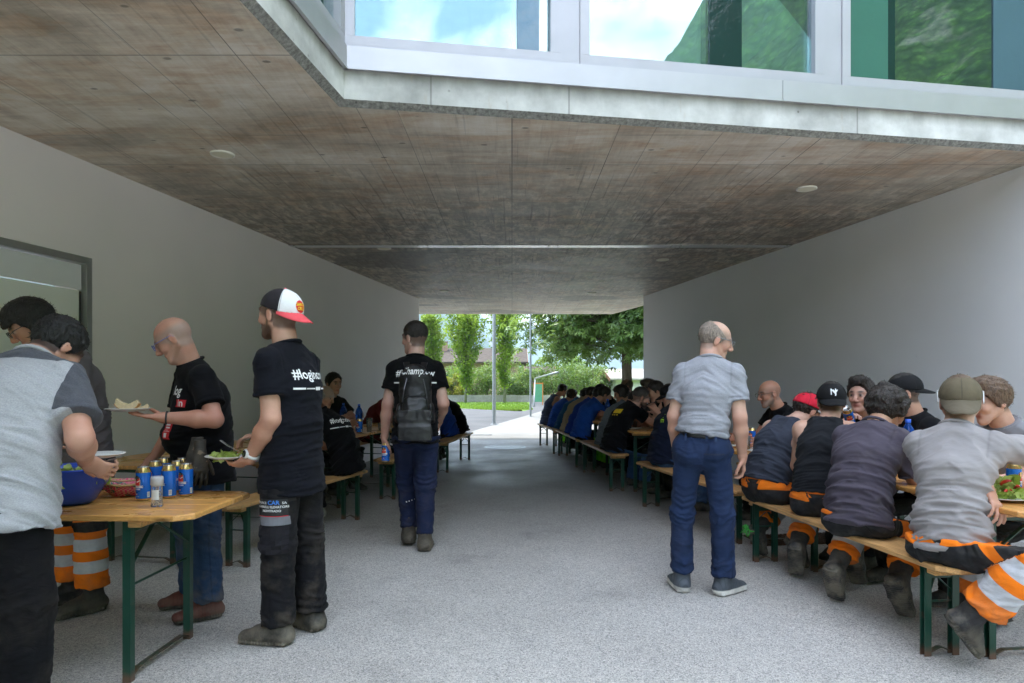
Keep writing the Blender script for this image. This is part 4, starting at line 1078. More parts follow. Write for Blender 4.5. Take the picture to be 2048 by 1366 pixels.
def trousers_mat(name, kind, c=(.03, .03, .035), dirt=.3):
    """plain: cloth with side and inner seams; hivis: orange legs with two grey reflective bands, black seat and thighs"""
    if name in _mats: return _mats[name]
    t = NT(name); v = t.coord(); u = t.attr('u'); fr = t.attr('fr')
    n = t.noise(v, 5, 6, .65); fine = t.noise(v, 20, 5, .6)
    if kind in ('hivis', 'hivisgreen'):
        og = (.88, .20, .012) if kind == 'hivis' else (.22, .75, .02)
        og2 = t.ramp(t.noise(v, 8, 4), [(.3, sc(og, .82)), (.7, og)])
        blk = t.ramp(fine, [(.3, (.012, .012, .013)), (.7, (.03, .03, .032))]); grey = t.ramp(fine, [(.3, (.42, .43, .46)), (.7, (.62, .63, .67))])
        def band(a, b): return t.math('MULTIPLY', t.math('GREATER_THAN', u, a), t.math('LESS_THAN', u, b))
        # black over hips and the back of the thigh, orange flash running diagonally over it
        diag = t.math('ADD', u, t.math('MULTIPLY', fr, .22))
        isblk = t.math('MULTIPLY', t.math('LESS_THAN', u, .97), t.math('LESS_THAN', t.math('ADD', fr, t.math('MULTIPLY', u, -.25)), .10))
        col = t.mix(isblk, og2, blk); col = t.mix(t.math('MULTIPLY', t.math('GREATER_THAN', u, .52), t.math('LESS_THAN', u, .60)), col, blk)
        flash = t.math('MULTIPLY', t.math('GREATER_THAN', diag, .30), t.math('LESS_THAN', diag, .48))
        col = t.mix(flash, col, og2)
        up_ = t.math('LESS_THAN', u, -.001); hipd = t.math('ADD', fr, t.math('MULTIPLY', u, 1.3))
        col = t.mix(up_, col, blk); col = t.mix(t.math('MULTIPLY', up_, t.math('MULTIPLY', t.math('GREATER_THAN', hipd, -.86), t.math('LESS_THAN', hipd, -.60))), col, og2)
        col = t.mix(t.math('LESS_THAN', u, -.10), col, og2); col = t.mix(t.math('LESS_THAN', u, -.24), col, blk)
        kneeb = band(.98, 1.10); col = t.mix(kneeb, col, blk)
        if kind == 'hivis':
            for a_, b_ in ((1.20, 1.36), (1.49, 1.65)): col = t.mix(band(a_, b_), col, grey)
    else:
        col = t.ramp(t.noise(v, 4, 5), [(.3, sc(c, .82)), (.7, sc(c, 1.2))])
        if kind == 'jeans': col = t.mix(t.ramp(fr, [(.4, 0.0), (1.0, .45)]), col, sc(c, 2.0)); col = t.mix(.35, col, t.ramp(t.noise(t.coord((400, 400, 90)), 1, 2), [(.3, .3), (.7, .7)]), 'OVERLAY')
        seam = t.math('LESS_THAN', t.math('ABSOLUTE', fr), .035); col = t.mix(t.math('MULTIPLY', seam, .35), col, sc(c, .35))
    if dirt:
        low = t.math('MULTIPLY', t.ramp(t.math('MULTIPLY', u, .5), [(.35, .25), (1.0, 1.0)]), t.ramp(n, [(.46, 0.0), (.66, 1.0)]))
        col = t.mix(t.math('MULTIPLY', low, dirt), col, (.17, .14, .105))
    t.base(col); t.set(Roughness=.88, Specular_IOR_Level=.14, Sheen_Weight=.02)
    fold = t.noise(t.coord((6, 6, 14)), 2, 4, .55, .7)
    t.bump(fold, .4, .014)
    _mats[name] = t.m; return t.m

def text_mesh(txt, size, extrude=0.0, shear=0.0, align='CENTER', bold=False, xs=1.0):
    cu = bpy.data.curves.new('lettering', 'FONT'); cu.body = txt; cu.size = size; cu.align_x = align; cu.shear = shear; cu.resolution_u = 2
    if bold: cu.offset = size * .018
    cu.space_line = .85
    o = bpy.data.objects.new('lettering', cu); COL.objects.link(o); bpy.context.view_layer.update()
    me = o.to_mesh(); V = np.array([v.co[:] for v in me.vertices]); F = [list(p.vertices) for p in me.polygons]
    o.to_mesh_clear(); bpy.data.objects.remove(o); bpy.data.curves.remove(cu)
    if len(V): V = V * A(xs, 1, 1)
    return V, F
def wrap_print(name, V2, F, surf, origin, ux, uy, nv, m, parent, lift=.0025, mi=None, reach=.4, base=(0, 0, 0)):
    """lays flat lettering V2 (x, y) on a mesh surf=(V, Q) by casting along -nv"""
    Vs, Q = surf; bvh = BVHTree.FromPolygons([Vector(v) for v in Vs], [tuple(int(i) for i in q) for q in Q]) if not isinstance(surf[1], BVHTree) else Q
    out = []; ok = []
    for v in V2:
        p = origin + ux * v[0] + uy * v[1]; h = bvh.ray_cast(Vector(p + nv * reach * .5), Vector(-nv), reach)
        if h[0] is None: out.append(p); ok.append(False)
        else: out.append(np.array(h[0]) + nv * lift); ok.append(True)
    F = [f for f in F if all(ok[i] for i in f)]
    if not F: return None
    return add(name, mesh(name, np.array(out) - np.array(base), F, m), parent)
WHITE = simple('white_print', (.78, .78, .78), .7, 0, .02, 9); RED = simple('red_print', (.62, .015, .03), .7, 0, .04, 9); YEL = simple('yellow_print', (.80, .55, .02), .7, 0, .04, 9)
LIME = simple('lime_print', (.45, .85, .03), .7, 0, .04, 9)

# ================================================================ hair and caps
def hair_part(J, o, parent, base, vox, seed):
    st = o.get('hair'); s = J['hs']; c, f, u, l = J['hed'], J['hf'], J['hu'], J['hl']
    P = lambda a, b, e=0: c + (f * a + u * b + l * e) * s
    if st in (None, 'none'): return
    th = {'short': .010, 'crop': .0045, 'fringe': .020, 'curly': .026, 'quiff': .016, 'thin': .006}.get(st, .012)
    fl = Fld(c - .22 * s, c + .22 * s, vox)
    n1 = nrm(f * .80 - u * .62); front = P(.082, .066)
    n2 = -u; nape = P(0, -.088 if st in ('curly', 'fringe') else -.062)
    sn = nrm(f * .9 - u * .42); sideb = P(.022, -.03)
    cuts = ((front, n1), (nape, n2), (sideb, sn))
    if st == 'thin': cuts += ((P(0, .070), nrm(u + f * .75)),)
    du = .012 if st == 'crop' else .004 if st == 'short' else 0
    fl.ell(P(-.012, .036 + du), (f, u, l), ((.098 + th) * s, (.088 + th * 1.1) * s, (.076 + th) * s), k=.0, cuts=cuts)
    if st == 'quiff':
        fl.seg(P(.055, .115, -.03), P(.055, .118, .03), .030 * s, .030 * s, k=.03); fl.seg(P(-.0, .125), P(.06, .120), .026 * s, .024 * s, k=.03)
    if st == 'fringe':
        fl.seg(P(.03, .105, -.03), P(.088, .062, .035), .030 * s, .020 * s, k=.03); fl.seg(P(.03, .105, .02), P(.090, .060, -.03), .030 * s, .018 * s, k=.03)
        for e in (-1, 1): fl.seg(P(-.01, .05, .072 * e), P(.015, -.02, .082 * e), .02 * s, .012 * s, k=.02)
        fl.seg(P(-.085, .0), P(-.075, -.08), (.055 * s, .022 * s), (.045 * s, .016 * s), side=l, k=.02)
    if st == 'curly':
        rg = np.random.default_rng(seed)
        for i in range(60):
            d = nrm(rg.normal(size=3)); a_, b_, e_ = d @ f, d @ u, d @ l
            if a_ > .45 and b_ < .45: continue
            if b_ < -.62: continue
            fl.ell(P(-.012 + a_ * .108, .03 + b_ * .10, e_ * .088), (f, u, l), (.024 * s * (.7 + .6 * rg.random()),) * 3, k=.006)
        if o.get('bun'): fl.ell(P(-.075, .120), (f, u, l), (.036 * s, .030 * s, .036 * s), k=.006)
    V, Q = fl.mesh()
    if not len(Q): return
    N = vnormals(V, Q); q = (V - c) / s
    lc = np.stack([q @ f * 26, q @ u * 26, q @ l * 90], 1)
    amp = {'curly': .004, 'crop': .0012, 'thin': .002}.get(st, .0042)
    V = V + N * ((ridged(lc, seed, 2) - .4) * amp * s)[:, None]
    hm = hair_mat('hair_%d_%d_%d' % tuple(int(x * 255) for x in o.get('hairc', (.02, .015, .012))), o.get('hairc', (.02, .015, .012)))
    rg = np.random.default_rng(seed + 1); nt_ = {'crop': 260, 'thin': 200}.get(st, 620)
    N = vnormals(V, Q); pick = rg.integers(0, len(V), nt_); p = V[pick]; nn = N[pick]
    flow = -u * .7 - f * .35; d = flow[None] + nn * (.75 if st != 'crop' else 1.2) + rg.normal(size=(nt_, 3)) * .45; d /= np.linalg.norm(d, axis=1)[:, None]
    sd = np.cross(d, nn + rg.normal(size=(nt_, 3)) * .3); sd /= np.maximum(np.linalg.norm(sd, axis=1), 1e-6)[:, None]
    ln = {'crop': .008, 'thin': .008}.get(st, .014) * s; tv = np.stack([p - sd * .0022, p + sd * .0022, p + d * ln * (.6 + .8 * rg.random(nt_))[:, None]], 1).reshape(-1, 3)
    nv = len(V); Fs = Q.tolist() + [[nv + 3 * i, nv + 3 * i + 1, nv + 3 * i + 2] for i in range(nt_)]
    me = mesh('hair', np.concatenate([V, tv]) - base, Fs, hm, True); add('hair', me, parent)

def cap_part(J, parent, base, vox, back, cols, brimc, nm, pitch=0.0, brim_len=.075, slope=.36):
    """baseball cap: crown of six panels with a button, sweatband edge and a curved brim; back=True wears it backwards"""
    s = J['hs']; c, f0, u0, l = J['hed'], J['hf'], J['hu'], J['hl']
    pr = R(pitch); f = nrm(f0 * math.cos(pr) + u0 * math.sin(pr)); u = nrm(u0 * math.cos(pr) - f0 * math.sin(pr))
    if back: f, l = -f, -l
    P = lambda a, b, e=0: c + (f * a + u * b + l * e) * s
    fl = Fld(c - .2 * s, c + .2 * s, vox); cc = .012 if back else -.012
    fl.ell(P(cc, .042), (f, u, l), (.111 * s, .096 * s, .091 * s), k=0, cuts=((P(0, .030), nrm(-u - f * .10)),))
    fl.ell(P(cc, .03), (f, u, l), (.104 * s, .086 * s, .083 * s), k=0, op='s')
    V, Q = fl.mesh(); q = (V - P(cc, .042)) / s; ang = np.arctan2(q @ l, q @ f); rad = np.hypot(q @ l, q @ f)
    me = mesh('cap', V - base, Q, cap_mat(nm, cols), True, attrs={'ang': ang, 'rad': rad})
    o = add('cap', me, parent)
    m = MB(); m.lathe([(.009, 0), (.0085, .004), (.004, .0065), (0, .007)], 10); bp = P(cc, .042 + .094)
    sdv = nrm(np.cross(u, A(1, 0, 0))); sd2 = np.cross(u, sdv); BV = [bp + sdv * v[0] + sd2 * v[1] + u * v[2] - base for v in m.V]
    add('button', mesh('button', BV, m.F, fabric(nm + '_button', brimc), True), o)
    # brim: a bent plate with thickness
    na, nr = 15, 6; VV = []
    for side in (0, 1):
        for i in range(na):
            th = -1.22 + 2.44 * i / (na - 1)
            for j in range(nr):
                t = j / (nr - 1); a0 = (.106 * math.cos(th) + cc, .089 * math.sin(th)); out = brim_len * (1 - abs(th / 1.22) ** 2.6) * t
                aa, ee = a0[0] + out, a0[1] * (1 - .06 * t * 0) 
                b = .036 - .10 * abs(ee) ** 1.5 * t * 4.0 - slope * out - (.0 if side == 0 else .0045) + .012 * (1 - abs(th) / 1.22)
                VV.append(P(aa, b - .012, ee))
    F = []; g = lambda sd, i, j: sd * na * nr + i * nr + j
    for i in range(na - 1):
        for j in range(nr - 1):
            F.append([g(0, i, j), g(0, i, j + 1), g(0, i + 1, j + 1), g(0, i + 1, j)]); F.append([g(1, i, j), g(1, i + 1, j), g(1, i + 1, j + 1), g(1, i, j + 1)])
        F.append([g(0, i, nr - 1), g(1, i, nr - 1), g(1, i + 1, nr - 1), g(0, i + 1, nr - 1)])
    add('brim', mesh('brim', np.array(VV) - base, F, fabric(nm + '_brim', brimc, .8), True), o)
    return o, (V, Q), P, f, u, l
def cap_mat(nm, cols):
    if nm in _mats: return _mats[nm]
    t = NT(nm); v = t.coord(); a = t.attr('ang'); front, rear = cols
    col = t.mix(t.math('LESS_THAN', t.math('ABSOLUTE', a), 1.10), rear, front)
    seam = t.math('ABSOLUTE', t.math('SINE', t.math('MULTIPLY', a, 3.0)))
    col = t.mix(t.ramp(seam, [(.02, .6), (.06, 0.0)]), col, (.02, .02, .02))
    col = t.mix(.3, col, t.ramp(t.noise(v, 30, 4), [(.3, .3), (.7, .7)]), 'OVERLAY')
    t.base(col); t.set(Roughness=.85, Specular_IOR_Level=.2); t.bump(t.math('ADD', t.ramp(seam, [(.02, 0.0), (.10, 1.0)]), t.noise(v, 60, 3)), .35, .004)
    _mats[nm] = t.m; return t.m
def glasses_part(J, parent, base, c, on_top=False, nm='glasses'):
    s = J['hs']; f, u, l = J['hf'], J['hu'], J['hl']; dz = .085 if on_top else 0; da = -.045 if on_top else 0
    P = lambda a, b, e=0: J['hed'] + (f * (a + da) + u * (b + dz) + l * e) * s - base
    m = MB()
    for e in (-1, 1):
        m.tube([P(.107 + .0 * k, .010 + .017 * math.sin(k * math.pi / 6), (.033 + .024 * math.cos(k * math.pi / 6)) * e) for k in range(13)], .0021, 5)
        m.tube([P(.104, .014, .057 * e), P(.085, .020, .076 * e), P(-.005, .020, .084 * e), P(-.018, .008, .083 * e)], .0022, 5)
    m.tube([P(.110, .014, -.010), P(.112, .016, 0), P(.110, .014, .010)], .002, 5)
    add(nm, mesh(nm, m.V, m.F, c, True), parent)

def low_hem(J, sh): return J['pel'] - (UP if not J['sit'] else J['d1']) * sh.get('hem', .10 if not J['sit'] else .085) * J['s']
# ================================================================ a whole person
_seed = [50]
def person(J, label, o, group=None, cat='person'):
    """o: tone, shirt dict, legs dict, shoes dict, hair..., vox"""
    _seed[0] += 7; seed = _seed[0]; vox = o.get('vox', .007); s = J['s']
    base = A(J['pel'][0], J['pel'][1], 0); tone = o.get('tone', (.50, .30, .21)); sh = o.get('shirt', {}); slv = sh.get('sleeve', .55)
    # skin: head, neck, torso core and arms in one field
    pts = np.array([J[k] for k in ('pel', 'nek', 'hed', 'sL', 'sR', 'eL', 'eR', 'wL', 'wR')])
    fl = Fld(np.minimum(pts.min(0), J['hed'] - .15) - .17, np.maximum(pts.max(0), J['hed'] + .16) + .17, vox)
    tank = sh.get('kind') == 'tank'
    torso_field(fl, J, -.006 if not tank else -.002, True)
    for sd in 'LR':
        arm_field(fl, J, sd, 0.0, None, .035 if tank else .02, o.get('arm', 1.0))
    head_field(fl, J, vox)
    V, Q = fl.mesh(); parts = [(V, Q)]
    for sd in 'LR':
        hd = o.get('hand' + sd, {})
        if hd is None: continue
        hv = o.get('hvox', .0045); parts.append(hand_mesh(J, sd, hv, **hd))
    if o.get('ankles'):
        al = [J['k' + sd] + (J['a' + sd] - J['k' + sd]) * .5 for sd in 'LR']
        for sd, p in zip('LR', al):
            f2 = Fld(np.minimum(p, J['a' + sd]) - .1, np.maximum(p, J['a' + sd]) + .1, .009); f2.seg(p, J['a' + sd], .05 * s, .038 * s, k=0); parts.append(f2.mesh())
    VV, QQ, b = [], [], 0
    for v_, q_ in parts: VV.append(v_); QQ.append(q_ + b); b += len(v_)
    VV, QQ = np.concatenate(VV), np.concatenate(QQ)
    me = mesh('person', VV - base, QQ, _skin, True, cols=skin_cols(VV, J, tone, o))
    root = add('person', me, None, base); prop(root, label, cat, group)
    res = dict(root=root, base=base, J=J)
    # shirt
    pts = np.array([J[k] for k in ('pel', 'nek', 'sL', 'sR', 'eL', 'eR')]); vs = o.get('cvox', vox * 1.15)
    low = J['pel'] - (UP if not J['sit'] else J['d1']) * .2
    fl = Fld(np.minimum(pts.min(0), low) - .22, np.maximum(pts.max(0), low) + .22, vs)
    off = sh.get('fit', .011); torso_field(fl, J, off, not tank, sh.get('hem', .10 if not J['sit'] else .085), .045, o.get('belly', 0), sh.get('drape', .008))
    if tank:
        for sd in 'LR':
            S = J['s' + sd]; n_ = J['nek']; fl.seg(n_ + (S - n_) * .45 - J['d3'] * .005, J['che'] + (S - n_) * .45, (.040, .085 + off), (.060, .115 + off), side=J['ls'], k=.03)
            o_ = nrm(S - n_); fl.seg(S + o_ * .055 - J['d3'] * .045, S + o_ * .055 - J['d3'] * .10, .080, .080, k=.01, op='s')
    else:
        for sd in 'LR': arm_field(fl, J, sd, off + .002, slv, .03, o.get('arm', 1.0), sh.get('flare', .014))
    fl.cut(J['nek'] + J['d3'] * (.012 if not tank else .004) * s, nrm(J['d3'] + J['fs'] * .18))
    V, Q = fl.mesh(); N = vnormals(V, Q)
    q = V - J['wai']; a_, b_, e_ = q @ J['d3'], q @ J['fs'], q @ J['ls']
    wr = sh.get('wr', 1.0)
    diag = np.stack([a_ * 17 + np.abs(e_) * 9, e_ * 5, b_ * 6], 1); hor = np.stack([a_ * 30 + 2 * e_, e_ * 5.5, b_ * 5], 1)
    lowm = np.clip((.20 - a_) / .22, 0, 1)
    amp = (ridged(diag, seed, 2) - .35) * .0055 * (1 - .55 * lowm) + (ridged(hor, seed + 3, 2) - .35) * .0085 * lowm * (1.25 if J['sit'] else 1)
    V = V + N * (amp * wr)[:, None]
    V = smooth(V, Q, 1, .15)
    hz_ = (V - low_hem(J, sh)) @ (UP if not J['sit'] else J['d1']); seam = np.exp(-((hz_ - .022) / .006) ** 2)
    if not tank:
        for sd in 'LR':
            S = J['s' + sd]; dv = J['e' + sd] - S; L_ = np.linalg.norm(dv); t_ = (V - S) @ dv / L_; near = np.linalg.norm(V - (S + np.clip(t_, 0, L_)[:, None] * dv / L_), axis=1) < .10
            seam = np.maximum(seam, np.exp(-((t_ - slv * L_ + .022) / .006) ** 2) * near)
            out_ = (V - S) @ (J['ls'] * (1 if sd == 'L' else -1)); seam = np.maximum(seam, np.exp(-((out_ + .012) / .006) ** 2) * (np.linalg.norm(V - S, axis=1) < .125) * .8)
    V = V - N * (seam * .0032)[:, None]
    me = mesh('shirt', V - base, Q, sh['mat'], True, attrs={'yoke': a_, 'out': np.abs(e_), 'seam': seam})
    so = add(sh.get('name', 'shirt'), me, root); res['shirt'] = so; res['ssurf'] = (V, Q)
    if not tank:                                    # neckband
        cdir = nrm(J['d3'] + J['fs'] * .18); c0 = J['nek'] + J['d3'] * .010 * s; m = MB(); e1 = J['ls']; e2 = np.cross(cdir, e1)
        m.tube([c0 + (e1 * math.cos(t) * .078 + e2 * math.sin(t) * .074) * s - base for t in np.linspace(0, 6.283, 25)], .009 * s, 6, cap=False)
        add('neckband', mesh('neckband', m.V, m.F, sh.get('band', sh['mat']), True), so)
    # trousers
    lg = o.get('legs')
    if lg:
        pts = np.array([J[k] for k in ('pel', 'jL', 'jR', 'kL', 'kR', 'aL', 'aR')])
        fl = Fld(pts.min(0) - .2, pts.max(0) + .2, o.get('cvox', vox * 1.15) * 1.1)
        leg_field(fl, J, lg.get('fit', .012), lg.get('hem', .068), lg.get('upto', .97), thick=lg.get('thick', 1.0))
        fl.cut(J['pel'] + J['d1'] * (.05 - (sh.get('hem', .10 if not J['sit'] else .085)) * s), J['d1'])
        V, Q = fl.mesh(); N = vnormals(V, Q)
        bones = []
        for sd in 'LR': bones += [(J['j' + sd], J['k' + sd], 0, 1), (J['k' + sd], J['a' + sd], 1, 2)]
        bones.append((J['pel'], J['pel'] + J['d1'] * .25, 0, -1.0))
        u, bi = bonecoord(V, bones)
        fr = np.zeros(len(V))
        for i, (p0, p1, _, _) in enumerate(bones[:4]):
            ax = nrm(p1 - p0); fw = (J['f'] if i % 2 == 0 and not J['sit'] else (UP if i % 2 == 0 else nrm(J['t' + 'LR'[i // 2]]))); fw = nrm(fw - ax * (fw @ ax)); sdv = np.cross(ax, fw)
            mm = bi == i; qv = V[mm] - p0; fr[mm] = np.arctan2(qv @ fw, np.abs(qv @ sdv)) / 1.5708
        qv = V - J['pel']; fr[bi == 4] = np.arctan2(qv @ J['f'], np.abs(qv @ J['l']))[bi == 4] / 1.5708
        wr = lg.get('wr', 1.0); P3 = np.stack([u * 11 + fr * 1.2, fr * 1.3 + bi * 5, np.linalg.norm(V - J['pel'], axis=1) * 3], 1)
        nearj = np.exp(-((u - 1) / .22) ** 2) + np.exp(-((u - 1.95) / .28) ** 2) + .8 * np.exp(-(u / .25) ** 2) + .25
        V = V + N * ((ridged(P3, seed + 5, 2) - .35) * .0085 * nearj * wr)[:, None]
        V = smooth(V, Q, 1, .3)
        me = mesh('trousers', V - base, Q, lg['mat'], True, attrs={'u': u, 'fr': fr})
        res['trousers'] = add('trousers', me, root); res['tsurf'] = (V, Q)
        if lg.get('belt'):
            fl = Fld(J['pel'] - .25, J['pel'] + .3, .008); cz = lg.get('beltz', .085)
            fl.seg(J['pel'], J['pel'] + J['d1'] * .16, (.163 * s * J['g'] + .010, .121 * s * J['g'] + .010), (.157 * s * J['g'] + .010, .116 * s * J['g'] + .010), side=J['l'], k=0)
            fl.cut(J['pel'] + J['d1'] * (cz + .036), J['d1']); fl.cut(J['pel'] + J['d1'] * cz, -J['d1'])
            v_, q_ = fl.mesh(); add('belt', mesh('belt', v_ - base, q_, lg['belt'], True), root)
    so_ = o.get('shoes')
    if so_:
        for sd in 'LR':
            V, Q, hg, al = boot_mesh(J, sd, o.get('bvox', .007), so_.get('shaft', .14), so_.get('size', 1.0), so_.get('bulk', 1.0))
            if so_.get('shaft', .14) > .3: V = V + vnormals(V, Q) * ((ridged(np.stack([hg * 20, al * 9, V[:, 0] * 9], 1), seed, 2) - .4) * .004)[:, None]
            b_ = add(so_.get('name', 'boot'), mesh('boot', V - base, Q, so_['mat'], True, attrs={'h': hg, 'al': al}), root)
            if so_.get('sock'):
                m = MB(); p = J['a' + sd]; d_ = nrm(J['k' + sd] - p); m.tube([p + d_ * .02 - base, p + d_ * .07 - base, p + d_ * .13 - base], [.050, .045, .044], 12); add('sock', mesh('sock', m.V, m.F, so_['sock'], True), root)
    hair_part(J, o, root, base, max(.0055, vox * .9), seed)
    if o.get('cap'):
        cp = o['cap']; res['cap'] = cap_part(J, root, base, max(.006, vox * .9), cp.get('back', False), cp['cols'], cp['brim'], cp['nm'], cp.get('pitch', 0.0), cp.get('len', .075), cp.get('slope', .36))
    if o.get('glasses'): glasses_part(J, root, base, o['glasses'], False)
    return res
def print_on(res, key, V2, F, at, n, up, m, name='print', lift=.003, mi=None):
    """flat print V2 on garment `key`, centred on point `at`, facing n"""
    n = nrm(n); ux = nrm(np.cross(up, n)); uy = np.cross(n, ux)
    par = res['shirt'] if key == 'ssurf' else res['trousers']
    return wrap_print(name, V2, F, res[key], np.array(at), ux, uy, n, m, par, lift, base=res['base'])
def grid(w_, h_, nx=12, ny=6, cx=0, cy=0):
    V = [(cx - w_ / 2 + w_ * i / nx, cy - h_ / 2 + h_ * j / ny, 0) for j in range(ny + 1) for i in range(nx + 1)]
    F = [[j * (nx + 1) + i, j * (nx + 1) + i + 1, (j + 1) * (nx + 1) + i + 1, (j + 1) * (nx + 1) + i] for j in range(ny) for i in range(nx)]
    return np.array(V), F
def disc(r, n=28, cx=0, cy=0, rings=3):
    V = [(cx, cy, 0)]; F = []
    for k in range(1, rings + 1): V += [(cx + r * k / rings * math.cos(6.2832 * i / n), cy + r * k / rings * math.sin(6.2832 * i / n), 0) for i in range(n)]
    F += [[0, 1 + i, 1 + (i + 1) % n] for i in range(n)]
    for k in range(rings - 1): F += [[1 + k * n + i, 1 + (k + 1) * n + i, 1 + (k + 1) * n + (i + 1) % n, 1 + k * n + (i + 1) % n] for i in range(n)]
    return np.array(V), F
# ================================================================ beer tables and benches
def m_wood(name, c, worn, gloss):
    if name in _mats: return _mats[name]
    t = NT(name); v = t.coord()
    oi = t.n('ObjectInfo'); off = t.n('Vector', ) if False else None
    g = t.noise(t.coord((1.2, 26, 26)), 2.2, 7, .62, 1.2)
    ring = t.math('SINE', t.math('MULTIPLY_ADD', g, 26, t.math('MULTIPLY', oi.outputs['Random'], 9)))
    col = t.ramp(g, [(.3, sc(c, .62)), (.55, c), (.75, sc(c, 1.25))])
    col = t.mix(t.ramp(ring, [(.55, 0.0), (.95, .40)]), col, sc(c, .5))
    tone = t.ramp(oi.outputs['Random'], [(0, .40), (1, .60)]); col = t.mix(.6, col, tone, 'OVERLAY')
    kn = t.n('TexVoronoi', Scale=4.2); t.l(t.coord((.55, 2, 2)), kn.inputs['Vector']); col = t.mix(t.ramp(kn.outputs['Distance'], [(.05, .85), (.12, 0.0)]), col, sc(c, .22))
    st = t.ramp(t.noise(v, 7, 6, .7), [(.56, 0.0), (.70, 1.0)]); col = t.mix(t.math('MULTIPLY', st, worn), col, (.16, .12, .085))
    t.base(col); t.set(Roughness=t.ramp(t.noise(v, 5, 4), [(.3, gloss), (.7, gloss + .22)]), Specular_IOR_Level=.5)
    t.bump(g, .15, .003); _mats[name] = t.m; return t.m
WT = m_wood('varnished_pine_tabletop', (.66, .33, .095), .25, .20); WB = m_wood('worn_pine_bench', (.56, .31, .12), .5, .36); WE = m_wood('light_pine_batten', (.66, .36, .13), .3, .35)
GRN = NT('dark_green_paint'); _v = GRN.coord()
_c = GRN.mix(GRN.ramp(GRN.noise(_v, 14, 6, .7), [(.60, 0.0), (.70, 1.0)]), (.008, .050, .032), (.10, .055, .035))
_s = GRN.n('SeparateXYZ'); GRN.l(_v, _s.inputs[0]); _c = GRN.mix(GRN.ramp(GRN.math('ADD', _s.outputs['Z'], GRN.math('MULTIPLY', GRN.noise(_v, 20, 4), .06)), [(.055, .85), (.085, 0.0)]), _c, (.14, .07, .045))
GRN.base(_c); GRN.set(Roughness=.38, Specular_IOR_Level=.5); GRN.bump(GRN.noise(_v, 30, 4), .2, .002); GRN = GRN.m
def board(x0, x1, y0, y1, z0, z1, cl=None, bev=.004):
    """a plank with bevelled edges; cl: which y sides get the cut table corners"""
    c = .07; P = [(x0, y0), (x1, y0), (x1, y1), (x0, y1)]
    if cl == 'lo': P = [(x0 + c, y0), (x1 - c, y0), (x1, y0 + c * .8), (x1, y1), (x0, y1), (x0, y0 + c * .8)]
    if cl == 'hi': P = [(x0, y0), (x1, y0), (x1, y1 - c * .8), (x1 - c, y1), (x0 + c, y1), (x0, y1 - c * .8)]
    if cl == 'both': P = [(x0 + c, y0), (x1 - c, y0), (x1, y0 + c), (x1, y1 - c), (x1 - c, y1), (x0 + c, y1), (x0, y1 - c), (x0, y0 + c)]
    m = MB(); n = len(P); cx, cy = (x0 + x1) / 2, (y0 + y1) / 2
    sh = lambda p, d: (p[0] - math.copysign(d, p[0] - cx), p[1] - math.copysign(d, p[1] - cy))
    lv = [([sh(p, bev) for p in P], z0), (P, z0 + bev), (P, z1 - bev), ([sh(p, bev) for p in P], z1)]
    V = [(q[0], q[1], z) for ps, z in lv for q in ps]
    F = [list(range(n))[::-1], [3 * n + i for i in range(n)]] + [[k * n + i, k * n + (i + 1) % n, (k + 1) * n + (i + 1) % n, (k + 1) * n + i] for k in range(3) for i in range(n)]
    return m.raw(V, F)
def furniture(kind, L, wd, h, np_, mat, xleg, yleg, label, group, loc, rz, lw=.036):
    o = empty('beer_table' if kind == 'table' else 'bench', loc, rz, label, kind, group)
    th = .028; pw = wd / np_
    for i in range(np_):
        y0 = -wd / 2 + i * pw; cl = 'both' if np_ == 1 else ('lo' if i == 0 else 'hi' if i == np_ - 1 else None)
        g = .0012 if np_ > 1 else 0
        board(-L / 2, L / 2, y0 + (g if i else 0), y0 + pw - (g if i < np_ - 1 else 0), h - th, h, cl, .005).build('plank', mat, o)
    for sx in (-1, 1):
        b = MB(); b.box((sx * (xleg + .055) - .03, -wd / 2 + .035, h - th - .034), (sx * (xleg + .055) + .03, wd / 2 - .035, h - th - .001)); b.build('batten', WE, o, bevel=.004)
        for sy in (-1, 1):
            m = MB(); x, y = sx * xleg, sy * yleg
            m.box((x - lw / 2, y - lw * .5, 0), (x + lw / 2, y - lw * .5 + .005, h - th - .002)).box((x - lw / 2, y - lw * .5 + .0052, 0), (x - lw / 2 + .005, y + lw * .5, h - th - .002)).box((x + lw / 2 - .005, y - lw * .5 + .0052, 0), (x + lw / 2, y + lw * .5, h - th - .002))
            m.build('leg', GRN, o)
        m = MB(); m.bar((sx * xleg, -yleg + lw / 2 + .001, .018), (sx * xleg, -yleg + lw / 2 + .05, .040), .026, .006).bar((sx * xleg, -yleg + lw / 2 + .05, .040), (sx * xleg, yleg - lw / 2 - .05, .040), .026, .006).bar((sx * xleg, yleg - lw / 2 - .05, .040), (sx * xleg, yleg - lw / 2 - .001, .018), .026, .006)
        m.build('foot_bar', GRN, o)
        m = MB(); m.bar((sx * xleg, -yleg + lw / 2 + .001, h - th - .05), (sx * xleg, yleg - lw / 2 - .001, h - th - .05), .028, .03); m.build('top_rail', GRN, o)
        zz = h * .68
        for sy in (-1, 1):
            m = MB(); m.bar((sx * xleg, sy * (yleg - lw / 2), zz), (sx * xleg - sx * .03, sy * .01, h - th - .07), .020, .005); m.build('brace', GRN, o)
        m = MB(); m.tube([(sx * xleg, -yleg, h * .56), (sx * xleg, yleg, h * .56)], .006, 6); m.build('tie_rod', GRN, o)
    return o
def table(x, y, deg, lab, wd=.7, grp=None): return furniture('table', 2.2, wd, .77, 5 if wd > .6 else 4, WT, .78, wd / 2 - .085, lab, grp, (x, y, 0), R(deg))
def bench(x, y, deg, lab, grp=None): return furniture('bench', 2.2, .25, .48, 1, WB, .90, .075, lab, grp, (x, y, 0), R(deg))
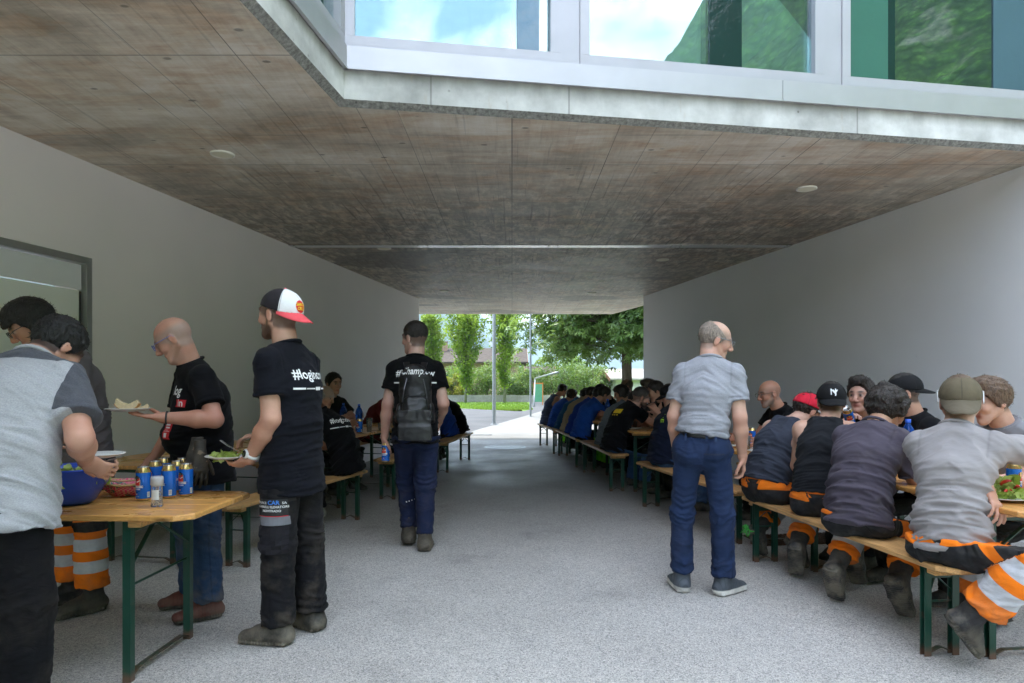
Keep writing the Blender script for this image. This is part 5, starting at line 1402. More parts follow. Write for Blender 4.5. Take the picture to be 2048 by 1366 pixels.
table(-2.51, 3.39, -2, 'varnished beer table with the beer cans, blue bowl and pepper mill on it')
TB = 'beer table rows along the walls'; BB = 'benches along the table rows'
for a in ((-2.68, 5.95, 80.5, 'beer table against the left wall behind the bald man, with a black phone'), (-2.02, 8.25, 80.5, 'beer table with clear cups in the left row behind the bowed young man'),
          (-1.64, 10.6, 80.5, 'beer table in the left row hidden behind the walking man'),
          (2.53, 4.17, 96.6, 'beer table with the salad plate at the right edge'), (2.17, 6.55, 99, 'beer table in front of the bald man with glasses'),
          (1.74, 9.35, 95, 'beer table before the bearded man in the yellow printed tee'), (1.53, 11.75, 95, 'beer table between the blue shirts and the far right wall'), (1.30, 14.05, 96, 'farthest beer table, at the daylight end of the right row')): table(*a, grp=TB)
for a in ((-1.82, 5.93, 76.5, 'bench behind the man with the cap, the bowed young man sits on its far end'), (-1.32, 8.9, 81, 'bench with its bare end showing left of the walking man'), (-.95, 11.3, 83, 'last bench of the left row, beside the bright pavement'),
          (2.03, 4.30, 96.6, 'nearest bench on the right, under the men in orange trousers'), (1.69, 6.64, 100, 'bench passing behind the legs of the standing grey haired man'), (1.25, 9.52, 94.7, 'bench under the bearded man with its near end empty'),
          (1.04, 11.95, 95, 'bench under the two men in royal blue shirts'), (.79, 14.1, 96, 'farthest bench of the right row, out in the daylight'),
          (3.13, 4.3, 96.6, 'bench against the right wall under the young man drinking'), (2.78, 6.6, 99, 'bench against the right wall under the bald man with glasses'), (2.33, 9.3, 95, 'bench against the right wall under the man in a dark cap'), (2.10, 11.7, 95, 'bench against the right wall opposite the blue shirts'),
          (-3.19, 6.1, 80.5, 'bench along the left wall by the phone table'), (-2.58, 8.5, 80.5, 'bench along the left wall under the man with dark hair'), (-2.20, 10.75, 80.5, 'bench along the left wall under the man in maroon')): bench(*a, grp=BB)
# ================================================================ the standing people
T1, T2, T3, T4 = (.56, .34, .25), (.50, .29, .20), (.44, .255, .17), (.60, .38, .29)
BLK = fabric('black_cotton', (.0055, .0055, .0068)); NAVYTEE = fabric('navy_black_cotton', (.0068, .0075, .0115))
GLS = simple('dark_glasses_frame', (.02, .02, .02), .3); GLB = simple('blue_glasses_frame', (.10, .14, .42), .3); GLG = simple('grey_glasses_frame', (.22, .24, .26), .3, .5)
bootA = boot_mat('muddy_work_boot', (.045, .04, .034), (.07, .06, .045), .9); bootB = boot_mat('oxblood_work_shoe', (.13, .035, .028), (.035, .03, .026), .45)
bootC = boot_mat('black_work_boot', (.02, .02, .02), (.03, .028, .026), .5); bootD = boot_mat('grey_sneaker', (.06, .07, .085), (.70, .68, .64), .03, None, .012); bootE = boot_mat('brown_walking_boot', (.045, .036, .028), (.07, .058, .045), .75)
sneak = boot_mat('white_sneaker', (.5, .48, .44), (.5, .48, .44), .3)

def crew_print(res, at, n, up, k=1.0, full=True):
    V, F = text_mesh('#logincrew', .072 * k, bold=True, xs=.92); print_on(res, 'ssurf', V, F, at, n, up, WHITE)
    y = -.052 * k
    for x0, x1, h in ((-.165, -.10, .010), (-.095, -.03, .007), (-.025, .02, .018), (.03, .10, .009), (.115, .165, .011)):
        V, F = grid((x1 - x0) * k, h * k, 6, 2, (x0 + x1) / 2 * k, y); print_on(res, 'ssurf', V, F, at, n, up, WHITE)

# --- man with the trucker cap
J = pose(-1.18, 3.66, 162, 1.84, lean=-2, hunch=10, neck=4, hyaw=160, hpitch=-2,
         Lr=((-.14, .12, -1), (.50, -.12, -.66), (.80, -.05, -.35)), Rr=((.05, .10, -1), (.75, -.25, -.35), (.9, -.3, -.1)),
         Ll=((.02, .05, -1), (-.02, .02, -1)), Rl=((-.04, .06, -1), (-.06, .02, -1)), fL=(1, .15, 0), fR=(1, .3, 0), girth=.98)
pcap = person(J, 'man in black tee with a backward white, black and red cap holding a plate', dict(vox=.0058, tone=T1, hairc=(.03, .022, .018), buzz=.75, beard=.8, arm=1.12,
    handL=dict(curl=.75, palm=A(-.1, .3, 1), spread=.06), handR=dict(curl=.6, palm=A(0, 0, -1)),
    shirt=dict(mat=NAVYTEE, hem=.205, sleeve=.62, drape=.014, wr=.9), legs=dict(mat=trousers_mat('black_work_trousers', 'plain', (.011, .0105, .013), .4), hem=.080, fit=.02, thick=1.08, wr=1.2),
    shoes=dict(mat=bootA, shaft=.2, size=1.08, bulk=1.1), cap=dict(back=True, cols=((.80, .80, .82), (.025, .022, .026)), brim=(.78, .10, .12), nm='trucker_cap', pitch=9, slope=.45)))
bk = -J['fs']
crew_print(pcap, J['nek'] - J['d3'] * .175 + bk * .12 - J['ls'] * .03, bk, UP, 1.0)
c = pcap['cap']; cp, (cv, cq), cP, cf, cu, cl = c
def cap_print(V, F, m, at, n, up, nm='patch', par=cp, surf=(cv, cq), base=pcap['base'], lift=.002):
    n = nrm(n); ux = nrm(np.cross(up, n)); uy = np.cross(n, ux); return wrap_print(nm, V, F, surf, np.array(at), ux, uy, n, m, par, lift, reach=.2, base=base)
nn = nrm(cf * .86 + cu * .28); at = cP(.115, .065)
V, F = disc(.034); cap_print(V, F, simple('patch_red', (.68, .02, .025), .7), at, nn, cu)
for tx, yy in (('SANTA', .002), ('CRUZ', -.020)):
    V, F = text_mesh(tx, .024, shear=.18, bold=True, xs=.86); V = V + A(0, yy, 0); cap_print(V, F, simple('patch_yellow', (.85, .70, .03), .7), at, nn, cu, lift=.0034)
sidev = A(-.12, -1, 0); sidev = nrm(J['l'] + bk * .25)
for i, (tx, sz, m_) in enumerate((('SERVICE CAR SA', .026, WHITE), ('CARRELLI ELEVATORI', .019, WHITE), ('NOVITRADO', .019, WHITE))):
    pk = J['jL'] + (J['kL'] - J['jL']) * .50
    if i == 0:
        V, F = grid(.20, .085, 8, 5, 0, -.018); print_on(pcap, 'tsurf', V, F, pk + sidev * .12, sidev, UP, simple('black_pocket_flap', (.012, .012, .013), .6), 'pocket_flap', .010)
        V, F = grid(.20, .003, 8, 1, 0, -.063); print_on(pcap, 'tsurf', V, F, pk + sidev * .12, sidev, UP, RED, 'pocket_piping', .012)
        V, F = grid(.18, .045, 8, 3, .012, -.088); print_on(pcap, 'tsurf', V, F, pk + sidev * .12, sidev, UP, simple('grey_pocket_panel', (.16, .165, .19), .7), 'pocket_panel', .009)
        V, F = grid(.20, .14, 8, 6, .0, -.185); print_on(pcap, 'tsurf', V, F, pk + sidev * .12, sidev, UP, fabric('black_pocket_cloth', (.017, .016, .02)), 'cargo_pocket', .014)
        V, F = text_mesh('SERVICE', .017, bold=True); print_on(pcap, 'tsurf', V + A(-.055, 0, 0), F, pk + sidev * .12, sidev, UP, WHITE, 'lettering', .013)
        V, F = text_mesh('CAR', .030, bold=True); print_on(pcap, 'tsurf', V + A(.012, -.002, 0), F, pk + sidev * .12, sidev, UP, simple('blue_print', (.05, .22, .7), .6), 'lettering', .013)
        V, F = text_mesh('SA', .017, bold=True); print_on(pcap, 'tsurf', V + A(.062, 0, 0), F, pk + sidev * .12, sidev, UP, WHITE, 'lettering', .013)
    else:
        V, F = text_mesh(tx, .0165, bold=True); print_on(pcap, 'tsurf', V + A(0, -.020 * i, 0), F, pk + sidev * .12, sidev, UP, m_, 'lettering', .013)
# watch on his left wrist
def watch(res, sd, out, face_c, band_c):
    J = res['J']; p = J['w' + sd] - nrm(J['w' + sd] - J['e' + sd]) * .03; ax = nrm(J['w' + sd] - J['e' + sd]); e1 = nrm(out - ax * (out @ ax)); e2 = np.cross(ax, e1); b = res['base']
    m = MB(); m.tube([p + (e1 * math.cos(t) + e2 * math.sin(t)) * .034 - b for t in np.linspace(0, 6.283, 21)], .009, 6, cap=False)
    w_ = add('watch', mesh('watch', m.V, m.F, band_c, True), res['root'])
    m = MB(); m.lathe([(.024, 0), (.024, .010), (.020, .013), (0, .013)], 20); V = [p + e1 * (.030 + v[2]) + ax * v[0] + e2 * v[1] - b for v in m.V]; add('watch_case', mesh('watch_case', V, m.F, band_c, True), w_)
    m = MB(); m.lathe([(.019, 0), (.018, .0015), (0, .0015)], 20); V = [p + e1 * (.0435 + v[2]) + ax * v[0] + e2 * v[1] - b for v in m.V]; add('watch_dial', mesh('watch_dial', V, m.F, face_c, True), w_)
watch(pcap, 'L', A(-.5, -.8, .35), simple('black_dial', (.012, .012, .014), .15), simple('white_watch_band', (.66, .66, .66), .5, 0, .03, 9))

# --- bald man with the plate
J = pose(-1.83, 4.04, 220, 1.75, lean=-2, hunch=16, neck=16, hyaw=196, hpitch=32, Lr=((-.10, .62, -1), (.93, -.34, .06), (.88, -.45, .10)), Rr=((.1, .25, -1), (.5, -.1, -.7)),
         Ll=((.06, .10, -1), (-.06, .02, -1)), Rl=((.10, .14, -1), (-.08, .02, -1)), fL=(1, -.05, 0), fR=(1, .25, 0), girth=1.13)
pbald = person(J, 'bald man in black tee and jeans holding a plate with bread on his palm', dict(vox=.0058, tone=(.54, .30, .22), hairc=(.28, .25, .23), browc=(.10, .08, .07), buzz=.55, bald=True, beard=.25, beardc=(.35, .28, .25), arm=1.12, glasses=GLB,
    handL=dict(curl=(.18, .12, .12, .2), palm=A(0, 0, 1), spread=.12, thumb=1.0), handR=dict(curl=.6),
    shirt=dict(mat=BLK, hem=.16, sleeve=.70, drape=.020, wr=.8), belly=.115, legs=dict(mat=trousers_mat('dirty_blue_jeans', 'jeans', (.028, .055, .115), .7), hem=.076, fit=.016, thick=1.05),
    shoes=dict(mat=bootB, shaft=.12, size=1.06, bulk=1.08)))
fwd = J['fs']; at = J['che'] + fwd * .15 - J['ls'] * .015 - J['d3'] * .0
cd = nrm(fwd * .9 + J['ls'] * .15 + UP * .1); at = J['che'] + cd * .16 + J['ls'] * .045
V, F = text_mesh('log', .075, shear=.15, bold=True); print_on(pbald, 'ssurf', V + A(-.012, .012, 0), F, at, cd, UP, WHITE)
V, F = grid(.075, .042, 8, 4); V = V + np.stack([V[:, 1] * .25, 0 * V[:, 0], 0 * V[:, 0]], 1); print_on(pbald, 'ssurf', V + A(.034, -.036, 0), F, at, cd, UP, RED, 'logo_block')
V, F = text_mesh('in', .058, shear=.15, bold=True); print_on(pbald, 'ssurf', V + A(.034, -.052, 0), F, at, cd, UP, WHITE, lift=.0045)
tagp = J['wai'] + cd * .22 + J['ls'] * .03 - UP * .02
tl = np.array([(-.028, -.06, 0), (0, -.048, 0), (.028, -.06, 0), (.028, .05, 0), (-.028, .05, 0)]); 
V, F = grid(.056, .10, 6, 8); print_on(pbald, 'ssurf', V, F, tagp, cd, UP, simple('red_fabric_tag', (.55, .012, .02), .7), 'hem_tag', .004)
for wd_, ht_, yy in ((.034, .009, .032), (.034, .009, .016), (.024, .002, .002), (.044, .002, -.005)):
    V, F = grid(wd_, ht_, 5, 2); print_on(pbald, 'ssurf', V + A(0, yy, 0), F, tagp, cd, UP, WHITE, 'lettering', .006)
V, F = grid(.022, .026, 3, 3, 0, -.028); print_on(pbald, 'ssurf', V, F, tagp, cd, UP, WHITE, 'tag_emblem', .006)
m = MB(); c0 = J['wL'] - nrm(J['wL'] - J['eL']) * .015; ax = nrm(J['wL'] - J['eL']); e1 = nrm(UP - ax * (UP @ ax)); e2 = np.cross(ax, e1)
m.tube([c0 + (e1 * math.cos(t) + e2 * math.sin(t)) * .033 - pbald['base'] for t in np.linspace(0, 6.283, 21)], .005, 6, cap=False); add('bracelet', mesh('bracelet', m.V, m.F, simple('dark_cord', (.03, .03, .03), .8), True), pbald['root'])

# --- tall man with glasses behind the near table
J = pose(-2.60, 4.12, 236, 1.88, lean=2, hunch=20, neck=22, hyaw=222, hpitch=36, Lr=((.02, .14, -1), (.8, -.55, -.25)), Rr=((.15, .12, -1), (.9, -.4, -.2)), Ll=((.02, .10, -1), (-.02, .0, -1)), Rl=((.02, .12, -1), (-.02, .0, -1)), fL=(1, .0, 0), girth=1.0)
grey_br = fabric('brownish_grey_cotton', (.105, .092, .095))
person(J, 'tall dark haired man with glasses and orange banded trousers bending behind the table', dict(vox=.0065, tone=T2, hair='fringe', hairc=(.012, .010, .010), glasses=GLS, arm=1.08, handL=dict(curl=.6), handR=dict(curl=.6),
    shirt=dict(mat=grey_br, hem=.14, sleeve=.68, drape=.016), legs=dict(mat=trousers_mat('hivis_orange_trousers', 'hivis', dirt=.45), hem=.092, fit=.02, upto=.86), shoes=dict(mat=bootC, shaft=.35, size=1.05)))

# --- man in the two-tone grey tee bending over the bowl
t = NT('two_tone_grey_jersey'); v = t.coord(); h_ = t.noise(t.coord((170, 170, 380)), 1, 3)
lt = t.mix(t.ramp(h_, [(.35, 0.0), (.65, 1.0)]), (.31, .315, .34), (.41, .415, .44)); dk = t.mix(t.ramp(h_, [(.35, 0.0), (.65, 1.0)]), (.06, .063, .078), (.09, .093, .11))
mask = t.math('MAXIMUM', t.math('GREATER_THAN', t.attr('yoke'), .338), t.math('MULTIPLY', t.math('GREATER_THAN', t.attr('out'), .205), t.math('GREATER_THAN', t.attr('yoke'), .10)))
t.base(t.mix(mask, lt, dk)); t.set(Roughness=.9, Sheen_Weight=.1, Specular_IOR_Level=.2); t.bump(t.noise(t.coord((5, 5, 10)), 2.2, 3), .3, .012); TWO = t.m
J = pose(-1.97, 2.58, 95, 1.80, lean=14, hunch=26, neck=24, hyaw=66, hpitch=44, Lr=((.35, .1, -1), (.9, -.2, -.3)), Rr=((.22, .26, -1), (.85, .02, -.40), (.8, .25, -.3)), Ll=((.0, .10, -1), (-.05, .0, -1)), Rl=((.0, .10, -1), (-.05, .0, -1)), girth=1.20)
J['eR'] = W(160, 876, 2.64); J['wR'] = W(172, 922, 2.86); J['hR'] = nrm(A(.30, .35, -.30)); J['eL'] = J['sL'] + A(-.10, .12, -.26); J['wL'] = J['eL'] + A(.05, .24, -.04); J['hL'] = A(0, 1, 0)
ptwo = person(J, 'man in light grey tee with dark shoulders bending over the blue bowl', dict(vox=.0055, tone=T1, hair='short', hairc=(.010, .009, .009), buzz=.9, arm=1.15, handR=dict(curl=.8, palm=A(-.4, .2, .4)), handL=dict(curl=.6),
    shirt=dict(mat=TWO, hem=.155, sleeve=.74, drape=.020, wr=1.15, flare=.02), legs=dict(mat=trousers_mat('plain_black_trousers', 'plain', (.005, .005, .0065), .15), hem=.085, fit=.018, thick=1.12), shoes=dict(mat=bootC, shaft=.2)))
V, F = grid(.016, .026, 2, 3); print_on(ptwo, 'ssurf', V, F, W(118, 917, J['wai'][1]) , -J['fs'], UP, RED, 'side_tag')

# --- the walking man with the backpack
J = pose(-.80, 5.66, 97, 1.87, lean=4, hunch=4, neck=4, hyaw=148, hpitch=2, Lr=((-.06, .22, -1), (.14, .10, -1)), Rr=((-.22, .22, -1), (.85, -.12, -.62)), Ll=((.34, -.04, -1), (-.16, -.03, -1)), Rl=((-.06, -.02, -1), (-.22, .0, -1)), fL=(1, .1, 0), fR=(1, .12, -.05), girth=1.0, z0=-.012)
NAVYP = trousers_mat('navy_track_trousers', 'plain', (.013, .019, .052), .2)
pwalk = person(J, 'man with a black backpack walking away with a beer can in his left hand', dict(vox=.0065, tone=(.58, .37, .30), hair='crop', hairc=(.018, .014, .012), buzz=.75, arm=1.08, handL=dict(curl=.85, palm=A(1, .1, 0)), handR=dict(curl=.6),
    shirt=dict(mat=BLK, hem=.12, sleeve=.60, drape=.012), legs=dict(mat=NAVYP, hem=.062, fit=.020, thick=1.08, wr=1.2, upto=.90), shoes=dict(mat=bootE, shaft=.36, size=1.06, bulk=1.1)))
bk = -J['fs']; crew_print(pwalk, J['nek'] - J['d3'] * .150 + bk * .12, bk, UP, 1.05)
for i in range(4):
    V, F = disc(.006 - .001 * i, 10); print_on(pwalk, 'tsurf', V + A(-.03 + .022 * i, .006 * i, 0), F, J['kL'] + (J['aL'] - J['kL']) * .40 + bk * .08 + A(.02, 0, 0), bk, UP, WHITE, 'reflective_dot')
def backpack(J):
    f, l, s = J['fs'], J['ls'], J['s']; o_ = J['che'] - f * .13 - J['d3'] * .06; b = o_ * A(1, 1, 0); d = J['d3']
    P = lambda x, y, z: o_ + l * -x + -f * y + d * z
    nyl = simple('black_ripstop_nylon', (.006, .006, .007), .5, 0, .25, 40, .3); nyl2 = simple('black_pocket_nylon', (.008, .008, .0095), .42, 0, .3, 30, .2)
    def part(nm, segs, m, parent, vox=.007, subs=()):
        fl = Fld(o_ - .42, o_ + .42, vox)
        for (p0, p1, e0, e1, k) in segs: fl.seg(P(*p0), P(*p1), e0, e1, side=l, k=k)
        V, Q = fl.mesh(); N = vnormals(V, Q); q = V - o_; V = V + N * ((ridged(np.stack([q @ l * 9, q @ d * 12, q @ f * 9], 1), 77, 2) - .4) * .007)[:, None]
        return add(nm, mesh(nm, V - b, Q, m, True), parent), (V, Q)
    root = empty('backpack', b, 0, 'black backpack with a white script name on the walking man\'s back', 'backpack')
    main, ms = part('main_compartment', [((0, .07, -.20), (0, .07, .12), (.132, .085), (.126, .075), .03), ((0, .07, .12), (0, .05, .19), (.12, .07), (.075, .05), .05)], nyl, root)
    fp, fs_ = part('front_pocket', [((0, .145, -.215), (0, .14, -.06), (.108, .050), (.100, .040), .03)], nyl2, root)
    ls_, _ = part('lower_panel', [((-.075, .11, -.25), (.075, .11, -.25), (.052, .062), (.052, .062), .03)], simple('black_vinyl_base', (.02, .02, .022), .35, 0, .2, 30), root)
    for sx in (-1, 1): part('side_pocket', [((sx * .130, .06, -.22), (sx * .122, .06, -.10), (.028, .065), (.022, .060), .02)], nyl2, root)
    for sx in (-1, 1):
        m = MB(); pts = [P(sx * .055, .04, .17), P(sx * .07, -.03, .245), P(sx * .085, -.10, .26), P(sx * .11, -.20, .20), P(sx * .13, -.245, .05), P(sx * .15, -.16, -.12), P(sx * .15, .0, -.20)]
        for p0, p1 in zip(pts[:-1], pts[1:]): m.bar(p0 - b, p1 - b + nrm(p1 - p0) * .012, .05, .012, up=tuple(np.cross(nrm(p1 - p0), l)))
        m.build('shoulder_strap', nyl2, root)
    m = MB(); m.tube([P(-.03, .03, .20) - b, P(-.025, .035, .235) - b, P(.025, .035, .235) - b, P(.03, .03, .20) - b], .008, 6); m.build('top_handle', nyl2, root, smooth=True)
    zp = simple('zip_metal', (.10, .10, .11), .35, .8)
    for (x0, z0, x1, z1, y) in ((-.10, -.07, -.06, .14, .165), (.10, -.07, .06, .14, .165)):
        m = MB(); m.tube([P(x0, y - .02, z0) - b, P((x0 + x1) / 2 * 1.05, y, (z0 + z1) / 2) - b, P(x1, y - .03, z1) - b], .004, 5); m.build('zip', zp, root)
    m = MB(); m.bar(P(-.05, .195, -.13) - b, P(.05, .195, -.13) - b, .012, .004); m.build('strap_buckle', zp, root)
    V, F = text_mesh('Champion', .080, shear=.32, bold=True, xs=.78); res = dict(shirt=main, ssurf=ms, base=b)
    print_on(res, 'ssurf', V + A(.012, .0, 0), F, P(0, .15, .155), -f, UP, simple('white_embroidery', (.8, .8, .8), .7), 'script_lettering', .004)
    V, F = text_mesh('C', .11, shear=.32, bold=True); print_on(res, 'ssurf', V + A(-.115, -.004, 0), F, P(0, .15, .155), -f, UP, simple('white_embroidery', (.8, .8, .8), .7), 'script_initial', .0045)
    V, F = disc(.010, 12); print_on(res, 'ssurf', V + A(-.112, .028, 0), F, P(0, .15, .155), -f, UP, RED, 'red_initial_dot', .006)
    res = dict(shirt=fp, ssurf=fs_, base=b); V, F = disc(.013, 18); print_on(res, 'ssurf', V, F, P(-.07, .19, -.20), -f, UP, WHITE, 'round_badge', .003); V, F = disc(.007, 12); print_on(res, 'ssurf', V + A(.003, 0, 0), F, P(-.07, .19, -.20), -f, UP, RED, 'badge_centre', .005)
backpack(J)

# --- the grey haired man on the right
HG = fabric('heather_grey_jersey', (.30, .305, .34), heather=.14)
J = pose(1.235, 4.43, 73, 1.79, lean=1, hunch=16, neck=14, hyaw=-4, hpitch=16, twist=-6, side_lean=-4, Lr=((-.10, .22, -1), (.30, -.02, -1)), Rr=((-.18, .14, -1), (.26, .04, -1)), Ll=((.02, .10, -1), (-.03, .01, -1)), Rl=((.0, .10, -1), (-.03, .01, -1)), fL=(.95, .35, 0), fR=(.8, .62, 0), girth=.87)
pgrey = person(J, 'grey haired man in heather grey tee and navy chinos with hand in pocket', dict(vox=.0058, tone=T4, hair='thin', hairc=(.25, .20, .165), browc=(.2, .15, .12), buzz=.6, bald=True, glasses=GLG, arm=1.05, handR=dict(curl=.7, palm=A(-1, .2, 0)), handL=dict(curl=.6),
    shirt=dict(mat=HG, hem=-.070, sleeve=.66, drape=.010, wr=1.5), legs=dict(mat=trousers_mat('navy_chinos', 'plain', (.014, .026, .066), .06), hem=.068, fit=.016, upto=.93, wr=1.25, belt=simple('black_leather_belt', (.012, .012, .012), .35), beltz=.045),
    shoes=dict(mat=bootD, shaft=.12, size=1.06, sock=fabric('dark_sock', (.01, .01, .014)))))
bk = -J['f']
for dx in (.075,):
    p = J['pel'] - UP * .05 + bk * .12 + J['l'] * -dx
    V, F = grid(.125, .010, 8, 2); print_on(pgrey, 'tsurf', V, F, p, bk, UP, simple('navy_welt', (.012, .018, .045), .8), 'pocket_welt', .003)
for dx in (-.085, -.03, .10):
    V, F = grid(.014, .062, 2, 6); print_on(pgrey, 'tsurf', V, F, J['pel'] + UP * .062 + bk * .13 + J['l'] * dx, bk, UP, fabric('navy_loop', (.026, .042, .092)), 'belt_loop', .020)
# ================================================================ the seated people
HV = trousers_mat('hivis_orange_trousers', 'hivis', dirt=.45); HVG = trousers_mat('hivis_green_trousers', 'hivisgreen', dirt=.3)
JN = trousers_mat('blue_jeans', 'jeans', (.03, .07, .16), .2); DKT = trousers_mat('dark_work_trousers', 'plain', (.009, .009, .010), .3)
RUB = boot_mat('muddy_rubber_boot', (.022, .022, .024), (.03, .03, .03), .75)
TUCK = ((1, .18, -.12), (-.80, .05, -.80)); TF = (.55, .1, -.82)
GR = 'men seated on the nearest right bench'
J = pose(2.14, 3.33, 48, 1.79, sit=.48, lean=6, hunch=20, neck=10, hyaw=60, hpitch=6, Rr=((.60, .76, -.10), (.62, .60, -.22)), Lr=((.5, -.1, -.9), (.4, -.8, 0)), girth=.90)
J['eL'] = A(2.27, 3.62, .90); J['wL'] = A(2.275, 3.27, .845); J['hL'] = nrm(A(.12, -.42, -.62))
J['jR'] = A(2.17, 3.24, .575); J['kR'] = A(2.335, 2.98, .635); J['aR'] = A(2.145, 3.19, .245); J['tR'] = nrm(A(.22, .10, -.22))
J['kL'] = A(2.49, 3.56, .60); J['aL'] = A(2.40, 3.58, .17); J['tL'] = nrm(A(.5, .4, -.25))
LG = fabric('light_taupe_jersey', (.275, .258, .262), dirt=.08)
p4 = person(J, 'seated man in light grey tee with olive cap, leg in orange reflective trousers stretched out', dict(vox=.0055, tone=(.60, .38, .29), hair='crop', hairc=(.10, .06, .035), buzz=.6, arm=1.12, handL=dict(curl=(.35, .45, .5, .55), palm=A(-.3, .4, -.5), spread=.16), handR=dict(curl=.5),
    shirt=dict(mat=LG, sleeve=.80, drape=.006, wr=1.75, flare=.022, hem=.045), legs=dict(mat=HV, hem=.094, fit=.022, upto=.82, wr=1.5), shoes=dict(mat=RUB, shaft=.48, size=1.08, bulk=1.12),
    cap=dict(back=True, cols=((.115, .095, .062), (.115, .095, .062)), brim=(.125, .105, .075), nm='olive_cap', pitch=12, slope=.75)), GR)
# white sunglasses pushed up on the olive cap
_J = J; s_ = J['s']; P = lambda a, b, e: J['hed'] + (J['hf'] * a + J['hu'] * b + J['hl'] * e) * s_ - p4['base']
m = MB()
for e in (-1, 1): m.bar(P(.10, .085, .075 * e), P(-.01, .055, .100 * e), .004, .014); m.bar(P(-.01, .055, .100 * e), P(-.035, .0, .098 * e), .004, .010)
m.bar(P(.103, .085, -.08), P(.103, .085, .08), .006, .038); add('sunglasses', mesh('sunglasses', m.V, m.F, simple('white_sunglass_frame', (.75, .75, .76), .3)), p4['root'])

J = pose(2.00, 3.95, 40, 1.80, sit=.48, lean=10, hunch=26, neck=18, hyaw=18, hpitch=24, twist=-2, Lr=((.75, .25, -.75), (1, -.35, .15)), Rr=((.30, .22, -1), (.95, -.35, .15)), Ll=TUCK, Rl=TUCK, fL=TF, fR=TF, girth=.99)
p3 = person(J, 'seated man in dark purple grey tee with curly dark hair in a small bun', dict(vox=.0058, tone=T2, hair='curly', bun=True, hairc=(.022, .015, .012), arm=1.1, shirt=dict(mat=fabric('purple_grey_jersey', (.070, .060, .080), dirt=.12), sleeve=.74, drape=.012, wr=1.6, hem=.05), legs=dict(mat=HV, hem=.09, fit=.02, upto=.78), shoes=dict(mat=RUB, shaft=.70, size=1.06, bulk=1.1, name='rubber_boot')), GR)
J = pose(2.04, 4.50, 54, 1.79, sit=.48, lean=8, hunch=24, neck=12, hyaw=74, hpitch=8, Rr=((.62, .66, -.42), (.95, -.1, .0)), Lr=((.4, .2, -.95), (.9, -.2, .1)), Ll=TUCK, Rl=TUCK, fL=TF, fR=TF, girth=.98)
p2 = person(J, 'seated man in black sleeveless shirt with a backward black baseball cap', dict(vox=.006, tone=T1, hair='crop', hairc=(.02, .016, .014), buzz=.7, arm=1.1, shirt=dict(mat=fabric('charcoal_jersey', (.013, .014, .017)), kind='tank', drape=.010, wr=1.1, hem=-.035, name='sleeveless_shirt'), legs=dict(mat=HV, hem=.088, fit=.02, upto=.80), shoes=dict(mat=RUB, shaft=.45, size=1.06, bulk=1.1),
    cap=dict(back=True, cols=((.011, .011, .0125), (.011, .011, .0125)), brim=(.012, .012, .0135), nm='black_cap', pitch=10, slope=.5)), GR)
cp, (cv, cq), cP, cf, cu, cl = p2['cap']; nn = nrm(cf * .9 + cu * .25); at = cP(.115, .075)
for tx, dx, dy in (('N', -.005, -.018), ('Y', .007, -.026)):
    V, F = text_mesh(tx, .062, bold=True, xs=.85); cap_print(V + A(dx, dy, 0), F, WHITE, at, nn, cu, 'cap_lettering', cp, (cv, cq), p2['base'], .004)
J = pose(1.88, 5.05, 26, 1.80, sit=.48, lean=14, hunch=28, neck=22, hyaw=8, hpitch=22, Rr=((.12, .18, -1), (.95, -.45, .35)), Lr=((.7, .2, -.8), (1, -.3, .2)), Ll=TUCK, Rl=TUCK, fL=TF, fR=TF)
p1 = person(J, 'seated man in slate tank top with a bright red cap with a grey front', dict(vox=.006, tone=(.57, .36, .28), hair='short', hairc=(.022, .015, .012), arm=1.05, shirt=dict(mat=fabric('slate_jersey', (.036, .041, .058), heather=.15), kind='tank', drape=.014, wr=1.1, hem=-.035, name='tank_top'), legs=dict(mat=HV, hem=.088, fit=.02, upto=.80), shoes=dict(mat=RUB, shaft=.45, size=1.04),
    cap=dict(back=False, cols=((.42, .41, .42), (.62, .02, .045)), brim=(.42, .41, .42), nm='red_cap', pitch=4)), GR)
# far side of the near right table
GF = 'men seated along the right wall'
J = pose(3.02, 4.05, 196, 1.76, sit=.48, lean=4, hunch=18, neck=14, hyaw=186, hpitch=14, Lr=((.5, .2, -.9), (1, -.3, .1)), Rr=((.5, .2, -.9), (1, -.3, .1)))
person(J, 'brown haired young man in grey tee behind the olive cap, facing left', dict(vox=.0065, tone=T4, hair='quiff', hairc=(.11, .065, .04), buzz=.5, shirt=dict(mat=fabric('mid_grey_jersey', (.20, .20, .215)), sleeve=.6), legs=dict(mat=DKT, hem=.07), shoes=dict(mat=bootC)), GF)
J = pose(2.92, 4.78, 178, 1.78, sit=.48, lean=2, hunch=14, neck=10, hyaw=166, hpitch=8, Lr=((.5, .2, -.9), (1, -.3, .1)), Rr=((.5, .2, -.9), (1, -.3, .1)))
person(J, 'young man in black tee and black cap turned backward by the blue bottle', dict(vox=.0065, tone=T1, hair='crop', hairc=(.02, .016, .014), buzz=.8, shirt=dict(mat=BLK, sleeve=.6), legs=dict(mat=DKT, hem=.07), shoes=dict(mat=bootC), cap=dict(back=True, cols=((.009, .009, .0105), (.009, .009, .0105)), brim=(.009, .009, .0105), nm='plain_black_cap', pitch=6)), GF)
J = pose(2.86, 5.42, 226, 1.80, sit=.48, lean=6, hunch=18, neck=14, hyaw=222, hpitch=2, Rr=((.62, .25, -.75), (.22, -.55, .85), (.15, -.7, .6)), Lr=((.5, .2, -.9), (1, -.3, .1)))
pdrink = person(J, 'dark haired young man lifting a beer can to his mouth', dict(vox=.006, tone=(.62, .41, .33), hair='quiff', hairc=(.020, .014, .012), shirt=dict(mat=BLK, sleeve=.6), legs=dict(mat=DKT, hem=.07), shoes=dict(mat=bootC), handR=dict(curl=.8, palm=A(.2, -.5, 0))), GF)
